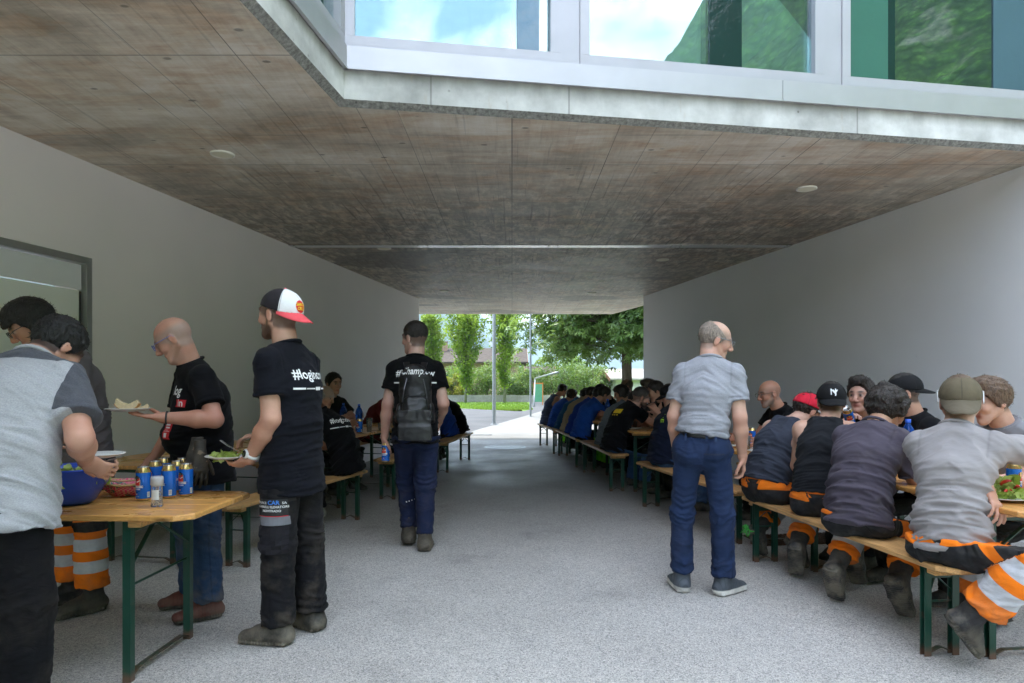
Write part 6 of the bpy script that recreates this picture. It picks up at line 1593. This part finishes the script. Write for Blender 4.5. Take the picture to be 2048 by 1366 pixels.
J = pose(2.72, 6.62, 192, 1.78, sit=.48, lean=6, hunch=16, neck=14, hyaw=188, hpitch=12, Rr=((.5, .2, -.9), (1, -.3, .1)), Lr=((.72, .62, -.50), (.9, .15, -.22)), girth=1.15)
person(J, 'bald man with dark glasses and black tee reaching over the table', dict(vox=.0065, tone=(.50, .27, .19), hairc=(.06, .05, .045), buzz=.35, bald=True, beard=.7, beardc=(.22, .18, .16), glasses=GLS, arm=1.12, shirt=dict(mat=BLK, sleeve=.5), legs=dict(mat=DKT, hem=.07), shoes=dict(mat=bootC)), GF)

# right row further in: men facing the wall, backs to the passage
def sit(x, y, yaw, label, mat, grp, vox=.011, legs=DKT, **k):
    po = {q: k.pop(q) for q in list(k) if q in ('H', 'lean', 'hunch', 'neck', 'hyaw', 'hpitch', 'twist', 'Lr', 'Rr', 'Ll', 'Rl', 'fL', 'fR', 'girth', 'side_lean')}
    po.setdefault('lean', 6); po.setdefault('hunch', 26); po.setdefault('neck', 16); po.setdefault('hpitch', 18)
    po.setdefault('Lr', ((.72, .22, -.75), (1, -.35, .25))); po.setdefault('Rr', ((.6, .22, -.85), (1, -.35, .25)))
    J = pose(x, y, yaw, sit=.48, **po)
    o = dict(vox=vox, cvox=vox * .95, hvox=.0075, bvox=.011, tone=T2, hair='short', hairc=(.02, .015, .013), shirt=dict(mat=mat, sleeve=k.pop('sleeve', .6), drape=.014, wr=1.2, kind=k.pop('kind', 'tee'), hem=k.pop('hem', .10)), legs=dict(mat=legs, hem=.075, fit=.016), shoes=dict(mat=k.pop('boot', bootC), shaft=.3))
    o.update(k); return person(J, label, o, grp)
BLU = fabric('royal_blue_cotton', (.016, .075, .36)); BLU2 = fabric('deep_blue_cotton', (.014, .048, .27)); TEAL = fabric('petrol_blue_cotton', (.016, .09, .20)); BGE = fabric('beige_cotton', (.34, .27, .18)); HEA = fabric('marled_grey_knit', (.12, .14, .16), heather=.45)
NAV = fabric('navy_cotton', (.005, .0075, .019)); MAR = fabric('maroon_cotton', (.16, .022, .026)); TNK = fabric('blue_grey_tank_cotton', (.07, .09, .16))
GB = 'men seated with their backs to the passage on the right'
r1 = sit(1.60, 7.25, 12, 'man in navy tee with lime lettering, half hidden by the standing grey haired man', NAV, GB, .0085, JN, hunch=22, hem=.08)
bk = nrm(-r1['J']['fs'] * .8 + A(0, -.6, 0))
for tx, yy in (('I', .02), ('ITI', -.03)):
    V, F = text_mesh(tx, .05, bold=True, xs=.8); print_on(r1, 'ssurf', V + A(0, yy, 0), F, r1['J']['nek'] - r1['J']['d3'] * .15 + bk * .10, bk, UP, LIME, 'lettering')
r2 = sit(1.30, 8.72, 20, 'bearded man with glasses in black tee with yellow print on the back', BLK, GB, .0075, JN, lean=14, hunch=24, hyaw=4, hpitch=14, glasses=GLS, beard=.85, hair='crop', buzz=.7, hairc=(.035, .028, .024), Rr=((.85, .2, -.6), (.7, -.4, .75)), tone=T1)
bk = nrm(-r2['J']['fs'] + A(-.1, -.5, .3)); V, F = grid(.13, .065, 6, 4); print_on(r2, 'ssurf', V, F, r2['J']['nek'] - r2['J']['d3'] * .13 + bk * .10, bk, UP, YEL, 'yellow_print'); 
for dx in (-.045, -.01, .03):
    V, F = grid(.018, .016, 2, 2, dx, -.055); print_on(r2, 'ssurf', V, F, r2['J']['nek'] - r2['J']['d3'] * .13 + bk * .10, bk, UP, YEL, 'yellow_print')
sit(1.32, 9.45, 18, 'man in marled grey knit shirt bent over the table', HEA, GB, .009, lean=12, hunch=30, neck=30, hpitch=35)
sit(1.10, 10.85, 14, 'man in royal blue shirt with green trousers on the bench', BLU, GB, .009, HVG, lean=14, hunch=24, hyaw=6, Rr=((.85, .2, -.6), (1, -.2, .1)))
sit(1.06, 11.50, 12, 'man in deep blue shirt next to the royal blue one', BLU2, GB, lean=16, hunch=26, hyaw=2)
sit(1.02, 12.10, 10, 'man in beige shirt between two blue ones', BGE, GB, lean=14, hunch=26)
sit(.96, 12.72, 12, 'man in petrol blue shirt with curly hair on the bench', TEAL, GB, lean=18, hunch=28, hair='curly')
sit(.86, 13.62, 14, 'boy in blue shirt with brown curls near the bench end', BLU, GB, hair='curly', hairc=(.06, .035, .02), H=1.62, lean=12)
sit(.76, 14.45, 16, 'man in blue grey tank top at the daylight end of the bench', TNK, GB, .011, HVG, kind='tank', lean=8, hunch=24, tone=T2)
GO = 'men facing them across the right tables'
sit(2.20, 8.15, 184, 'man in a dark cap with hands at his chin, facing left', NAV, GO, .0095, hair='crop', tone=T1, hyaw=176, Rr=((.7, .1, -.7), (.55, -.5, .8)), Lr=((.7, .1, -.7), (.55, -.5, .8)), cap=dict(back=False, cols=((.012, .012, .014), (.012, .012, .014)), brim=(.012, .012, .014), nm='dark_cap'))
sit(2.12, 8.95, 186, 'dark haired man behind the bearded one', BLK, GO, .011, lean=4, hunch=18)
sit(2.14, 9.85, 188, 'man with swept hair above the marled knit shirt', fabric('grey_brown_cotton', (.10, .09, .085)), GO, .011, lean=0, hunch=14, hair='quiff', hairc=(.05, .035, .025))
sit(2.06, 10.75, 190, 'man facing left behind the blue water bottle', NAV, GO, .012, lean=10, hair='curly', hairc=(.03, .022, .018))
sit(1.98, 11.60, 186, 'man with receding hair, head raised above the row', fabric('brick_red_cotton', (.22, .05, .03)), GO, .012, lean=-4, hunch=8, neck=4, hpitch=4, hair='thin', buzz=.6, hairc=(.08, .06, .045))
sit(1.92, 12.4, 184, 'far man facing left near the end of the right wall', BLK, GO, .012)
# left row
GL = 'diners in the dark left row'
lf = sit(-1.60, 6.62, 172, 'young man in black printed tee bowed over his hands on the left bench', BLK, GL, .0062, trousers_mat('plain_black_trousers', 'plain'), lean=12, hunch=30, neck=30, hpitch=38, hyaw=176, hair='fringe', hairc=(.022, .014, .010), tone=T4, Lr=((.20, .15, -1), (.95, -.25, -.08)), Rr=((.3, .15, -1), (.95, -.3, -.05)), boot=sneak, ankles=True, hvox=.0055)
bk = nrm(-lf['J']['fs'] + A(0, -.35, .25)); crew_print(lf, lf['J']['nek'] - lf['J']['d3'] * .155 + bk * .12, bk, UP, .95)
sit(-2.42, 8.95, 318, 'dark haired man facing the camera by the left wall', fabric('black_brown_cotton', (.02, .018, .017)), GL, .009, lean=2, hunch=10, neck=6, hpitch=6, H=1.9, hair='short')
sit(-2.52, 8.15, 340, 'grey haired man partly hidden beside the man with the cap', NAV, GL, .010, hair='thin', buzz=.6, hairc=(.25, .23, .21), lean=8)
sit(-2.16, 10.35, 350, 'man in maroon tee leaning on his arms by the left wall', MAR, GL, .010, lean=16, hunch=22, hyaw=345, hpitch=8, tone=T2)
sit(-1.95, 11.6, 345, 'man in black half hidden behind the walking man\'s elbow', BLK, GL, .011, lean=10)
sit(-1.04, 11.30, 176, 'man in blue shirt and orange trousers right of the walking man', BLU2, GL, .009, HV, lean=14, hunch=28)
sit(-.92, 12.02, 172, 'man in black shirt at the bright end of the left row', BLK, GL, .009, lean=16, hunch=30)
# ================================================================ things on the tables and in the hands
CBLU = simple('can_blue', (.008, .13, .58), .25, .15, .03, 4); CGLD = simple('can_gold', (.62, .44, .17), .25, .85, .04, 6); CSIL = simple('can_silver', (.66, .66, .67), .22, .9, .03, 6)
CRED = simple('can_red', (.62, .02, .02), .3, .1, .03, 6); CWHT = simple('can_white', (.75, .75, .76), .35, 0, .02, 6); CBLK = simple('can_black', (.02, .02, .02), .4); CDB = simple('can_dark_blue', (.006, .05, .26), .25, .4, .02, 4)
HOLE = simple('dark_opening', (.01, .008, .008), .6)
def can_proto():
    r = .0345; o = empty('beer_can', (0, 0, 0))
    MB().lathe([(0, .004), (.024, .004), (.027, .0), (r - .003, .006), (r, .013), (r, .140), (r - .001, .146), (.0285, .160), (.0270, .164)], 28, ms=[2, 2, 2, 1, 0, 1, 1, 1]).build('can_body', [CBLU, CGLD, CSIL], o, smooth=True)
    lid = MB().lathe([(.0270, .164), (.0285, .169), (.0270, .170), (.0255, .166), (0, .166)], 28).build('can_lid', CSIL, o, smooth=True)
    MB().lathe([(0, .1668), (.008, .1668), (.008, .166)], 12, c=(.010, 0, 0)).build('opening', HOLE, lid); MB().box((-.016, -.006, .1665), (.0, .006, .1682)).build('pull_tab', CSIL, lid)
    def strip(nm, m, x0, x1, top, bot, lift, par=o, n=14):
        V, F = [], []
        for i in range(n + 1):
            x = x0 + (x1 - x0) * i / n; a = x / r - math.pi / 2; rr = r + lift
            for z in (bot(x), (bot(x) + top(x)) / 2, top(x)): V.append((rr * math.cos(a), rr * math.sin(a), z))
        for i in range(n):
            for j in range(2): F.append([i * 3 + j, i * 3 + 3 + j, i * 3 + 4 + j, i * 3 + 1 + j])
        return add(nm, mesh(nm, V, F, m, True), par)
    K = lambda c: (lambda x: c)
    lab = strip('label_ring', CDB, -.031, .031, lambda x: .085 + math.sqrt(max(0, .031 ** 2 - x * x)) * 1.35, lambda x: .085 - math.sqrt(max(0, .031 ** 2 - x * x)) * 1.35, .0002)
    strip('label_field', CBLU, -.0285, .0285, lambda x: .085 + math.sqrt(max(0, .0285 ** 2 - x * x)) * 1.36, lambda x: .085 - math.sqrt(max(0, .0285 ** 2 - x * x)) * 1.36, .0004, lab)
    strip('emblem_arch', CGLD, -.021, .021, lambda x: .103 + math.sqrt(max(0, .021 ** 2 - x * x)), K(.078), .0006, lab)
    strip('emblem_castle', CRED, -.0165, .0165, lambda x: .112 if abs(x) > .005 else .101, K(.078), .0008, lab, 20)
    for e in (-1, 1):
        strip('emblem_tower_roof', CBLK, .011 * e - .0055, .011 * e + .0055, lambda x, e=e: .122 - abs(x - .011 * e) * 1.7, K(.112), .0009, lab, 8)
        strip('emblem_wing', CWHT, min(.003 * e, .0165 * e), max(.003 * e, .0165 * e), lambda x: .0945 + abs(x) * .62, lambda x: .0895 + abs(x) * .62, .0010, lab, 8)
    strip('label_banner', CWHT, -.033, .033, K(.0775), K(.0665), .0009, lab)
    strip('emblem_shield', CRED, -.0045, .0045, K(.038), lambda x: .031 + abs(x) * .5, .0006, lab, 6); strip('emblem_cross', CWHT, -.0024, .0024, K(.0360), K(.0342), .0008, lab, 4); strip('emblem_cross', CWHT, -.0008, .0008, K(.0376), K(.0326), .0009, lab, 2)
    for tx, sz, z, m in (('FELDSCHLÖSSCHEN', .0092, .0690, CDB), ('ORIGINAL', .0095, .0570, CWHT)):
        V, F = text_mesh(tx, sz, bold=True); V = [((r + .0012) * math.cos(v[0] / r - math.pi / 2), (r + .0012) * math.sin(v[0] / r - math.pi / 2), z + v[1]) for v in V]; add('lettering', mesh('lettering', V, F, m), lab)
    for x0_, x1_ in ((-.014, -.003), (.002, .015)): strip('script_line', CWHT, x0_, x1_, lambda x: .0236 + .0006 * math.sin(x * 2200), lambda x: .0228 + .0006 * math.sin(x * 2200), .0006, lab, 12)
    strip('barcode_field', CWHT, .052, .066, K(.045), K(.018), .0004, lab)
    for i in range(6): strip('barcode_bar', CBLK, .0535 + i * .002, .0543 + i * .002, K(.043), K(.022), .0006, lab, 1)
    return o
CAN = can_proto(); CAN_USED = [False]
def can(p, rz, lab, grp=None, tilt=None):
    o = CAN if not CAN_USED[0] else copy_tree(CAN); CAN_USED[0] = True
    o.location = tuple(p); o.rotation_euler = (0, 0, R(rz)) if tilt is None else tilt; prop(o, lab, 'beer can', grp or 'blue beer cans'); return o
def onT(x, y, h=.77):               # pixel of something standing on a table top
    Z = FPX * (EYE - h) / (y - HY); return A((x - CX) * Z / FPX, Z, h + .0008)
for x, y, rz, lab in ((287, 1001, -30, 'beer can at the front left of the group on the near table'), (338, 996, -62, 'beer can behind the pepper mill, its label turned away'), (372, 992, -28, 'beer can at the front right of the group on the near table'),
                      (311, 985, -35, 'beer can in the second row behind the front left one'), (355, 984, -20, 'beer can in the second row behind the front right one'), (328, 976, -10, 'beer can at the back of the group, only its lid showing'), (366, 976, -40, 'rearmost beer can beside the work gloves')): can(onT(x, y), rz, lab)
can(A(2.53, 3.68, .771), 40, 'beer can behind the salad plate, close to the outstretched arm'); can(A(2.61, 3.55, .771), 25, 'open beer can at the right edge behind the salad')
pj = pwalk['J']; hp = pj['wL'] + nrm(pj['hL']) * .085 * pj['s']; can(hp + A(.022, -.02, -.125), -20, 'beer can hanging in the left hand of the walking man')
dj = pdrink['J']; hp = dj['wR'] + nrm(dj['hR']) * .085; can(hp + A(-.035, -.05, -.06), 30, 'beer can lifted to the mouth of the dark haired young man', tilt=(R(38), R(-18), R(-20)))
can(A(-1.80, 8.05, .771), -40, 'beer can on the dark left table by the clear cups'); can(A(2.25, 6.4, .771), -50, 'beer can in front of the bald man with glasses')

# pepper mill
CLR = NT('clear_plastic'); CLR.set(Roughness=.08, Transmission_Weight=.85, IOR=1.3); CLR.base((.9, .92, .93)); CLR = CLR.m
pm = empty('pepper_mill', onT(314, 1013), 0, 'clear glass pepper mill with peppercorns in front of the beer cans', 'pepper mill')
MB().lathe([(0, 0), (.026, 0), (.0275, .006), (.024, .030), (.0245, .085), (.0235, .096)], 20).build('jar', CLR, pm, smooth=True)
MB().lathe([(.0235, .097), (.0285, .104), (.0290, .132), (.0270, .142), (0, .143)], 20).build('grinder_cap', simple('frosted_cap', (.42, .42, .44), .35, 0, .08, 60), pm, smooth=True)
rg = np.random.default_rng(4); m = MB()
for i in range(150):
    a, q_, z = rg.random() * 6.28, .021 * rg.random() ** .5, .004 + rg.random() * .068; m.lathe([(0, -.0026), (.0026, 0), (0, .0026)], 5, c=(q_ * math.cos(a), q_ * math.sin(a), z), ms=[i % 3] * 2)
m.build('peppercorns', [simple('black_peppercorn', (.03, .02, .015), .8), simple('brown_peppercorn', (.16, .09, .05), .8), simple('pale_peppercorn', (.42, .36, .25), .8)], pm)
lb = MB(); lb.lathe([(.0252, .034), (.0252, .080)], 24); nf = [f for i, f in enumerate(lb.F) if i % 24 in (15, 16, 17, 18, 19, 20)]; add('label', mesh('label', lb.V, nf, simple('pale_label', (.6, .6, .6), .6)), pm)

# blue bowl, basket, plates, phone
def lathe_thing(name, lab, cat, loc, parts, grp=None, sx=1, sy=1, rz=0, n=36):
    o = empty(name, loc, rz, lab, cat, grp)
    for nm, prof, m in parts: MB().lathe(prof, n, sx=sx, sy=sy).build(nm, m, o, smooth=True)
    return o
BLB = simple('blue_plastic', (.014, .065, .46), .3, 0, .04, 4); PLT = simple('white_porcelain', (.72, .72, .71), .25, 0, .02, 5); SAL = m_leaf('salad_leaf', (.30, .42, .05), (.62, .68, .25), .5, .3)
bowl = lathe_thing('salad_bowl', 'big blue plastic salad bowl below the bending man', 'bowl', (-2.13, 3.30, .771), (('bowl_wall', [(0, .002), (.085, .002), (.105, .02), (.150, .10), (.178, .175), (.186, .180), (.188, .174), (.180, .170), (.154, .10), (.100, .03), (0, .012)], BLB),))
def leafy(name, lab, cat, c, rad, h, n, seed, size=.05):
    rg = np.random.default_rng(seed); m = MB(); vs = []
    for i in range(n):
        a, q_ = rg.random() * 6.28, rad * rg.random() ** .5; p = A(q_ * math.cos(a), q_ * math.sin(a), h * (.25 + .75 * rg.random()) * (1 - (q_ / rad) ** 2 * .7)); d = nrm(rg.normal(size=3) * A(1, 1, .5)); u = nrm(np.cross(d, rg.normal(size=3))); w_ = np.cross(d, u); L = size * (.6 + .7 * rg.random()); b = len(m.V)
        for j in range(4):
            for k in range(3): m.V.append(tuple(p + d * L * (j / 3) + u * (k - 1) * L * .42 * (1 - .5 * abs(j - 1.6) / 2) + w_ * (L * .16 * math.sin(j * 2.1 + k * 2.4 + i))))
        tone = rg.random()
        vs += [tone] * 12
        for j in range(3):
            for k in range(2): m.F.append([b + j * 3 + k, b + j * 3 + k + 1, b + j * 3 + k + 4, b + j * 3 + k + 3])
    o = add(name, mesh(name, m.V, m.F, SAL, True, attrs={'v': vs}), None, c); prop(o, lab, cat); o['kind'] = 'stuff'; return o
leafy('salad', 'mixed green salad filling the blue bowl', 'salad', (-2.13, 3.30, .86), .13, .09, 130, 6)
bkm = NT('pink_woven_straw'); _v = bkm.coord(kind='Generated'); _c = bkm.n('TexChecker', Scale=1.0); bkm.l(bkm.coord((34, 34, 13), 'Object') if False else bkm.coord((95, 95, 75)), _c.inputs['Vector']); _n = bkm.noise(bkm.coord((45, 45, 60)), 1, 2)
_c.inputs['Color1'].default_value = (.78, .05, .22, 1); _c.inputs['Color2'].default_value = (.75, .38, .32, 1)
bkm.base(bkm.mix(bkm.ramp(_n, [(.58, 0.0), (.61, 1.0)]), _c.outputs['Color'], (.05, .20, .17))); bkm.set(Roughness=.75); bkm.bump(_c.outputs['Fac'], .8, .006); straw = simple('natural_straw', (.55, .38, .18), .8, 0, .2, 40)
bas = empty('bread_basket', (-1.99, 3.56, .771), R(12), 'pink woven straw basket with pale rims beside the blue bowl', 'basket')
MB().lathe([(0, .003), (.07, .003), (.095, .03), (.125, .075), (.120, .075), (.09, .033), (0, .008)], 40, sx=1.25, sy=.9).build('woven_wall', bkm.m, bas, smooth=True)
m = MB(); m.tube([(1.25 * .124 * math.cos(t), .9 * .124 * math.sin(t), .077 + .012 * math.cos(2 * t)) for t in np.linspace(0, 6.283, 41)], .006, 6, cap=False); m.build('rim', straw, bas, smooth=True)
m = MB(); m.tube([(-.14, .02, .08), (-.06, -.015, .075), (.03, .01, .075), (.14, -.02, .085)], .005, 6); m.build('rim', straw, bas, smooth=True)
plp = [(0, .003), (.06, .003), (.075, .006), (.108, .018), (.112, .0195), (.110, .0215), (.074, .010), (.058, .007), (0, .0065)]
lathe_thing('plate', 'white plate behind the beer cans on the near table', 'plate', onT(283, 974), (('rim', plp, PLT),), 'white plates')
ph = empty('phone', (-2.62, 5.42, .7708), R(25), 'black phone lying on the table by the wall', 'phone'); MB().box((-.075, -.036, 0), (.075, .036, .008)).build('case', simple('black_phone_case', (.012, .012, .012), .3), ph, bevel=.003); MB().box((-.070, -.032, .0082), (.070, .032, .0086)).build('screen', simple('phone_screen', (.01, .01, .012), .08), ph)

# forks
def fork(p, d, up, lab):
    d = nrm(d); s = nrm(np.cross(d, up)); u = np.cross(s, d); o = empty('fork', p, 0, lab, 'fork', 'forks'); m = MB()
    m.bar(-d * .12, d * .0, .008, .0022, up=tuple(u)); m.build('handle', CSIL, o); m = MB(); m.bar(d * .0005, d * .028, .020, .002, up=tuple(u)); m.build('head', CSIL, o)
    for k in range(4): m = MB(); q0 = d * .0285 + s * (k - 1.5) * .0058; m.bar(q0, q0 + d * .042 + u * .004, .0028, .002, up=tuple(u)); m.build('tine', CSIL, o)
aj = ptwo['J']; fork(W(212, 921, 2.93), A(1, .1, .18), UP, 'fork in the hand of the man bending over the bowl')
lathe_thing('plate', 'white plate just above the blue bowl rim by the bending man', 'plate', W(196, 916, 3.05), (('rim', plp, PLT),), 'white plates')
cj = pcap['J']; hp = cj['wL'] + nrm(cj['hL']) * .10; cp_ = hp + nrm(A(-.8, .25, 0)) * .055 + UP * .030
lathe_thing('plate', 'white plate with food held by the man with the cap', 'plate', cp_, (('rim', plp, PLT),), 'white plates')
leafy('salad_helping', 'helping of pale salad on the plate of the man with the cap', 'salad', cp_ + UP * .012, .065, .03, 40, 16, .035)
fork(cp_ + A(-.02, .10, .055), A(-1, .1, .55), UP, 'fork standing up behind the plate of the man with the cap')
# bald man's plate with bread and knife
bj = pbald['J']; hp = bj['wL'] + nrm(bj['hL']) * .10; pp = hp + A(-.075, -.01, .022)
lathe_thing('plate', 'white plate resting on the hand of the bald man', 'plate', pp, (('rim', plp, PLT),), 'white plates')
CRU = simple('bread_crust', (.42, .19, .055), .8, 0, .25, 30); CRB = simple('bread_crumb', (.66, .52, .32), .9, 0, .15, 60)
def bread(p, rz, k, lab):
    o = empty('bread_slice', p, rz, lab, 'bread', 'bread slices'); n = 14; m = MB(); c = MB()
    out = [(.060 * math.cos(a) * k, .040 * math.sin(a) * k) for a in np.linspace(math.pi * 1.05, math.pi * 2 - .05 * math.pi, n)]; inn = [(.053 * math.cos(a) * k, .030 * math.sin(a) * k + .006) for a in np.linspace(math.pi * 1.08, math.pi * 1.92, n)][::-1]
    top = [(.048 * k, .012 * k), (.01, -.010 * k), (-.03 * k, .002), (-.052 * k, .020 * k)]
    poly = out + top
    c.prism(poly, 0, .030 * k); V = [(v[0], v[2] - .015, v[1] + .040 * k) for v in c.V]; add('crumb', mesh('crumb', V, c.F, CRB), o)
    for i in range(n - 1):
        a, b = out[i], out[i + 1]; e = [(q[0] * 1.06, q[1] * 1.08) for q in (a, b)]; m.raw([(a[0], -.017, a[1] + .04 * k), (b[0], -.017, b[1] + .04 * k), (b[0], .032 * k - .013, b[1] + .04 * k), (a[0], .032 * k - .013, a[1] + .04 * k), (e[0][0], -.017, e[0][1] + .04 * k), (e[1][0], -.017, e[1][1] + .04 * k), (e[1][0], .032 * k - .013, e[1][1] + .04 * k), (e[0][0], .032 * k - .013, e[0][1] + .04 * k)], [(0, 3, 2, 1), (4, 5, 6, 7), (0, 1, 5, 4), (1, 2, 6, 5), (2, 3, 7, 6), (3, 0, 4, 7)])
    m.build('crust', CRU, o)
bread(pp + A(0, -.01, .012), R(8), 1.0, 'curved slice of bread standing on the plate of the bald man'); bread(pp + A(.05, .03, .011), R(40), .62, 'small piece of bread on the plate of the bald man')
kn = empty('knife', pp + A(-.13, 0, .012), 0, 'dark handled knife sticking out over the plate of the bald man', 'knife'); MB().bar((-.09, 0, .012), (0, 0, .003), .014, .010).build('handle', simple('black_handle', (.012, .012, .012), .4), kn); MB().bar((.001, 0, .003), (.09, 0, .001), .013, .002).build('blade', CSIL, kn)
# work gloves at his hip
GLV = boot_mat('worn_leather_glove', (.022, .018, .014), (.3, .24, .16), .5, (.16, .12, .08))
for k, (off, lab, dn) in enumerate(((A(.0, 0, 0), 'worn work glove hanging at the hip of the bald man, the nearer one', A(.15, -.35, -1)), (A(-.05, .05, .015), 'worn work glove hanging at the hip of the bald man, the one behind', A(-.1, -.2, -1)))):
    p = W(400, 908, 3.66) + off; fj = dict(s=1.05, wL=p, eL=p - nrm(dn) * .2, hL=nrm(dn), ls=A(1, 0, 0)); V, Q = hand_mesh(fj, 'L', .005, curl=.45, spread=.09, palm=A(-.6, .7, 0))
    prop(add('work_glove', mesh('work_glove', V - p, Q, GLV, True, attrs={'h': V[:, 2] * 0 + .1, 'al': V[:, 2]}), None, p), lab, 'glove', 'pair of work gloves')
# salad plate and tomatoes on the right table
lathe_thing('plate', 'large white plate heaped with lettuce and tomato on the right table', 'plate', (2.46, 3.42, .771), (('rim', [(r_ * 1.3, z) for r_, z in plp], PLT),), 'white plates')
leafy('lettuce', 'heap of curly lettuce on the large white plate', 'lettuce', (2.46, 3.45, .786), .12, .085, 120, 8, .055)
TOM = simple('tomato_flesh', (.62, .035, .015), .3, 0, .2, 50)
for i, (dx, dy, dz, a, lab) in enumerate(((-.02, -.10, .03, 20, 'tomato wedge at the front of the lettuce'), (.04, -.08, .045, 70, 'tomato wedge leaning on another in the lettuce'), (.0, -.05, .065, 120, 'tomato wedge on top of the lettuce'), (-.09, -.07, .02, 160, 'tomato wedge at the left rim of the plate'), (.08, -.04, .03, 35, 'tomato wedge on the right side of the lettuce'))):
    m = MB(); n = 9
    for k in range(n):
        t_ = k / (n - 1) * math.pi; c_ = A(math.cos(t_) * .032, math.sin(t_) * .014, 0)
        m.V += [tuple(c_ + A(0, 0, .012 * math.sin(t_))), tuple(c_ * .6 + A(0, -.004, .016 * math.sin(t_))), tuple(c_ + A(0, .004, -.012 * math.sin(t_)))]
    for k in range(n - 1):
        for j in range(3): m.F.append([k * 3 + j, k * 3 + (j + 1) % 3, k * 3 + 3 + (j + 1) % 3, k * 3 + 3 + j])
    o = add('tomato_wedge', mesh('tomato_wedge', m.V, m.F, TOM, True), None, (2.46 + dx, 3.45 + dy, .79 + dz)); o.rotation_euler = (R(30), R(a / 4), R(a)); prop(o, lab, 'tomato', 'tomato wedges')
# bottles, cups, plates on the other tables
PET = NT('blue_bottle_plastic'); PET.set(Roughness=.06, Transmission_Weight=.75, IOR=1.25, Specular_IOR_Level=.8); PET.base((.03, .16, .75)); PET = PET.m; CAPB = simple('blue_bottle_cap', (.02, .10, .55), .4); LBW = simple('white_bottle_label', (.55, .62, .75), .5)
def bottle(p, lab, k=1.0):
    o = empty('water_bottle', p, 0, lab, 'bottle', 'blue water bottles')
    MB().lathe([(0, .004), (.030, 0), (.042, .010), (.0435, .05), (.040, .07), (.0435, .09), (.0435, .14), (.037, .165), (.0435, .19), (.0435, .235), (.034, .27), (.016, .300), (.014, .318)], 20).build('body', PET, o, smooth=True)
    MB().lathe([(.0158, .314), (.0158, .334), (0, .335)], 14).build('cap', CAPB, o, smooth=True); MB().lathe([(.0440, .095), (.0440, .136)], 20).build('label', LBW, o, smooth=True); o.scale = (k,) * 3
bottle((2.53, 4.36, .771), 'blue water bottle between the curly haired man and the olive cap', 1.06)
bottle((-1.86, 8.30, .771), 'blue water bottle behind the bowed young man, right one'); bottle((-2.16, 8.75, .771), 'blue water bottle further back near the left wall'); bottle((1.46, 10.42, .771), 'blue water bottle in the dark right row', 1.05); bottle((2.14, 6.95, .771), 'blue water bottle beside the reaching bald man')
CUP = NT('clear_cup_plastic'); CUP.set(Roughness=.1, Transmission_Weight=.9, IOR=1.2); CUP.base((.85, .87, .88)); CUP = CUP.m
for p, h, lab in (((-1.72, 8.22, .771), .17, 'tall clear cup stack at the edge of the dark left table'), ((-1.62, 8.42, .771), .10, 'low clear cup beside the tall one on the left table'), ((2.07, 6.02, .771), .12, 'clear glass on the table right of the standing grey haired man'), ((2.0, 6.5, .771), .10, 'clear glass further along the same right table'), ((1.62, 9.0, .771), .10, 'clear cup before the bearded man')):
    lathe_thing('cup', lab, 'cup', p, (('wall', [(0, .003), (.026, .003), (.037, h), (.0355, h), (.025, .006), (0, .006)], CUP),), 'clear cups')
for p, lab in (((-1.98, 7.35, .771), 'white plate with pasta before the bowed young man'), ((2.10, 5.75, .771), 'white plate at the near end of the second right table'), ((2.62, 4.6, .771), 'white plate before the young man in black'), ((1.55, 8.7, .771), 'white plate before the bearded man'), ((1.95, 6.25, .771), 'white plate with a napkin on the second right table')): lathe_thing('plate', lab, 'plate', p, (('rim', plp, PLT),), 'white plates')
rb = lathe_thing('snack_cup', 'small red and white snack cup on the second right table', 'cup', (2.20, 5.90, .771), (('wall', [(0, .002), (.025, .002), (.034, .05), (.032, .05), (0, .01)], simple('red_paper', (.5, .03, .04), .6)),))
prop(add('napkin', mesh('napkin', [(0, 0, 0), (.12, .01, .004), (.13, .11, .012), (.01, .12, .002), (.065, .06, .018)], [(0, 1, 4), (1, 2, 4), (2, 3, 4), (3, 0, 4)], PLT), None, (2.05, 6.1, .773)), 'crumpled white napkin on the second right table', 'napkin')
# things under the benches
fg = empty('floor_grate', (2.62, 5.95, 0), R(8), 'brown rusty floor grate under the right benches', 'grate')
rust = simple('rusty_brown_iron', (.085, .048, .03), .8, .3, .3, 20); MB().box((-.55, -.20, .001), (.55, .20, .004)).build('pan', rust, fg)
for i in range(26): MB().box((-.54 + i * .042, -.19, .0042), (-.52 + i * .042, .19, .010)).build('bar', rust, fg)
gl = MB(); rg = np.random.default_rng(9); gp = W(1492, 1050, 5.15)
for i in range(9):
    p = A(0, 0, 0); pts = [p]
    for k in range(5): p = p + rg.normal(size=3) * A(.012, .012, .010) + A(0, 0, -.012); pts.append(p)
    gl.tube(pts, .004, 5)
o = add('green_tape', mesh('green_tape', gl.V, gl.F, simple('neon_green_tape', (.05, .42, .05), .5), True), None, gp); prop(o, 'tangle of neon green tape hanging under the bench behind the grey haired man', 'tape')
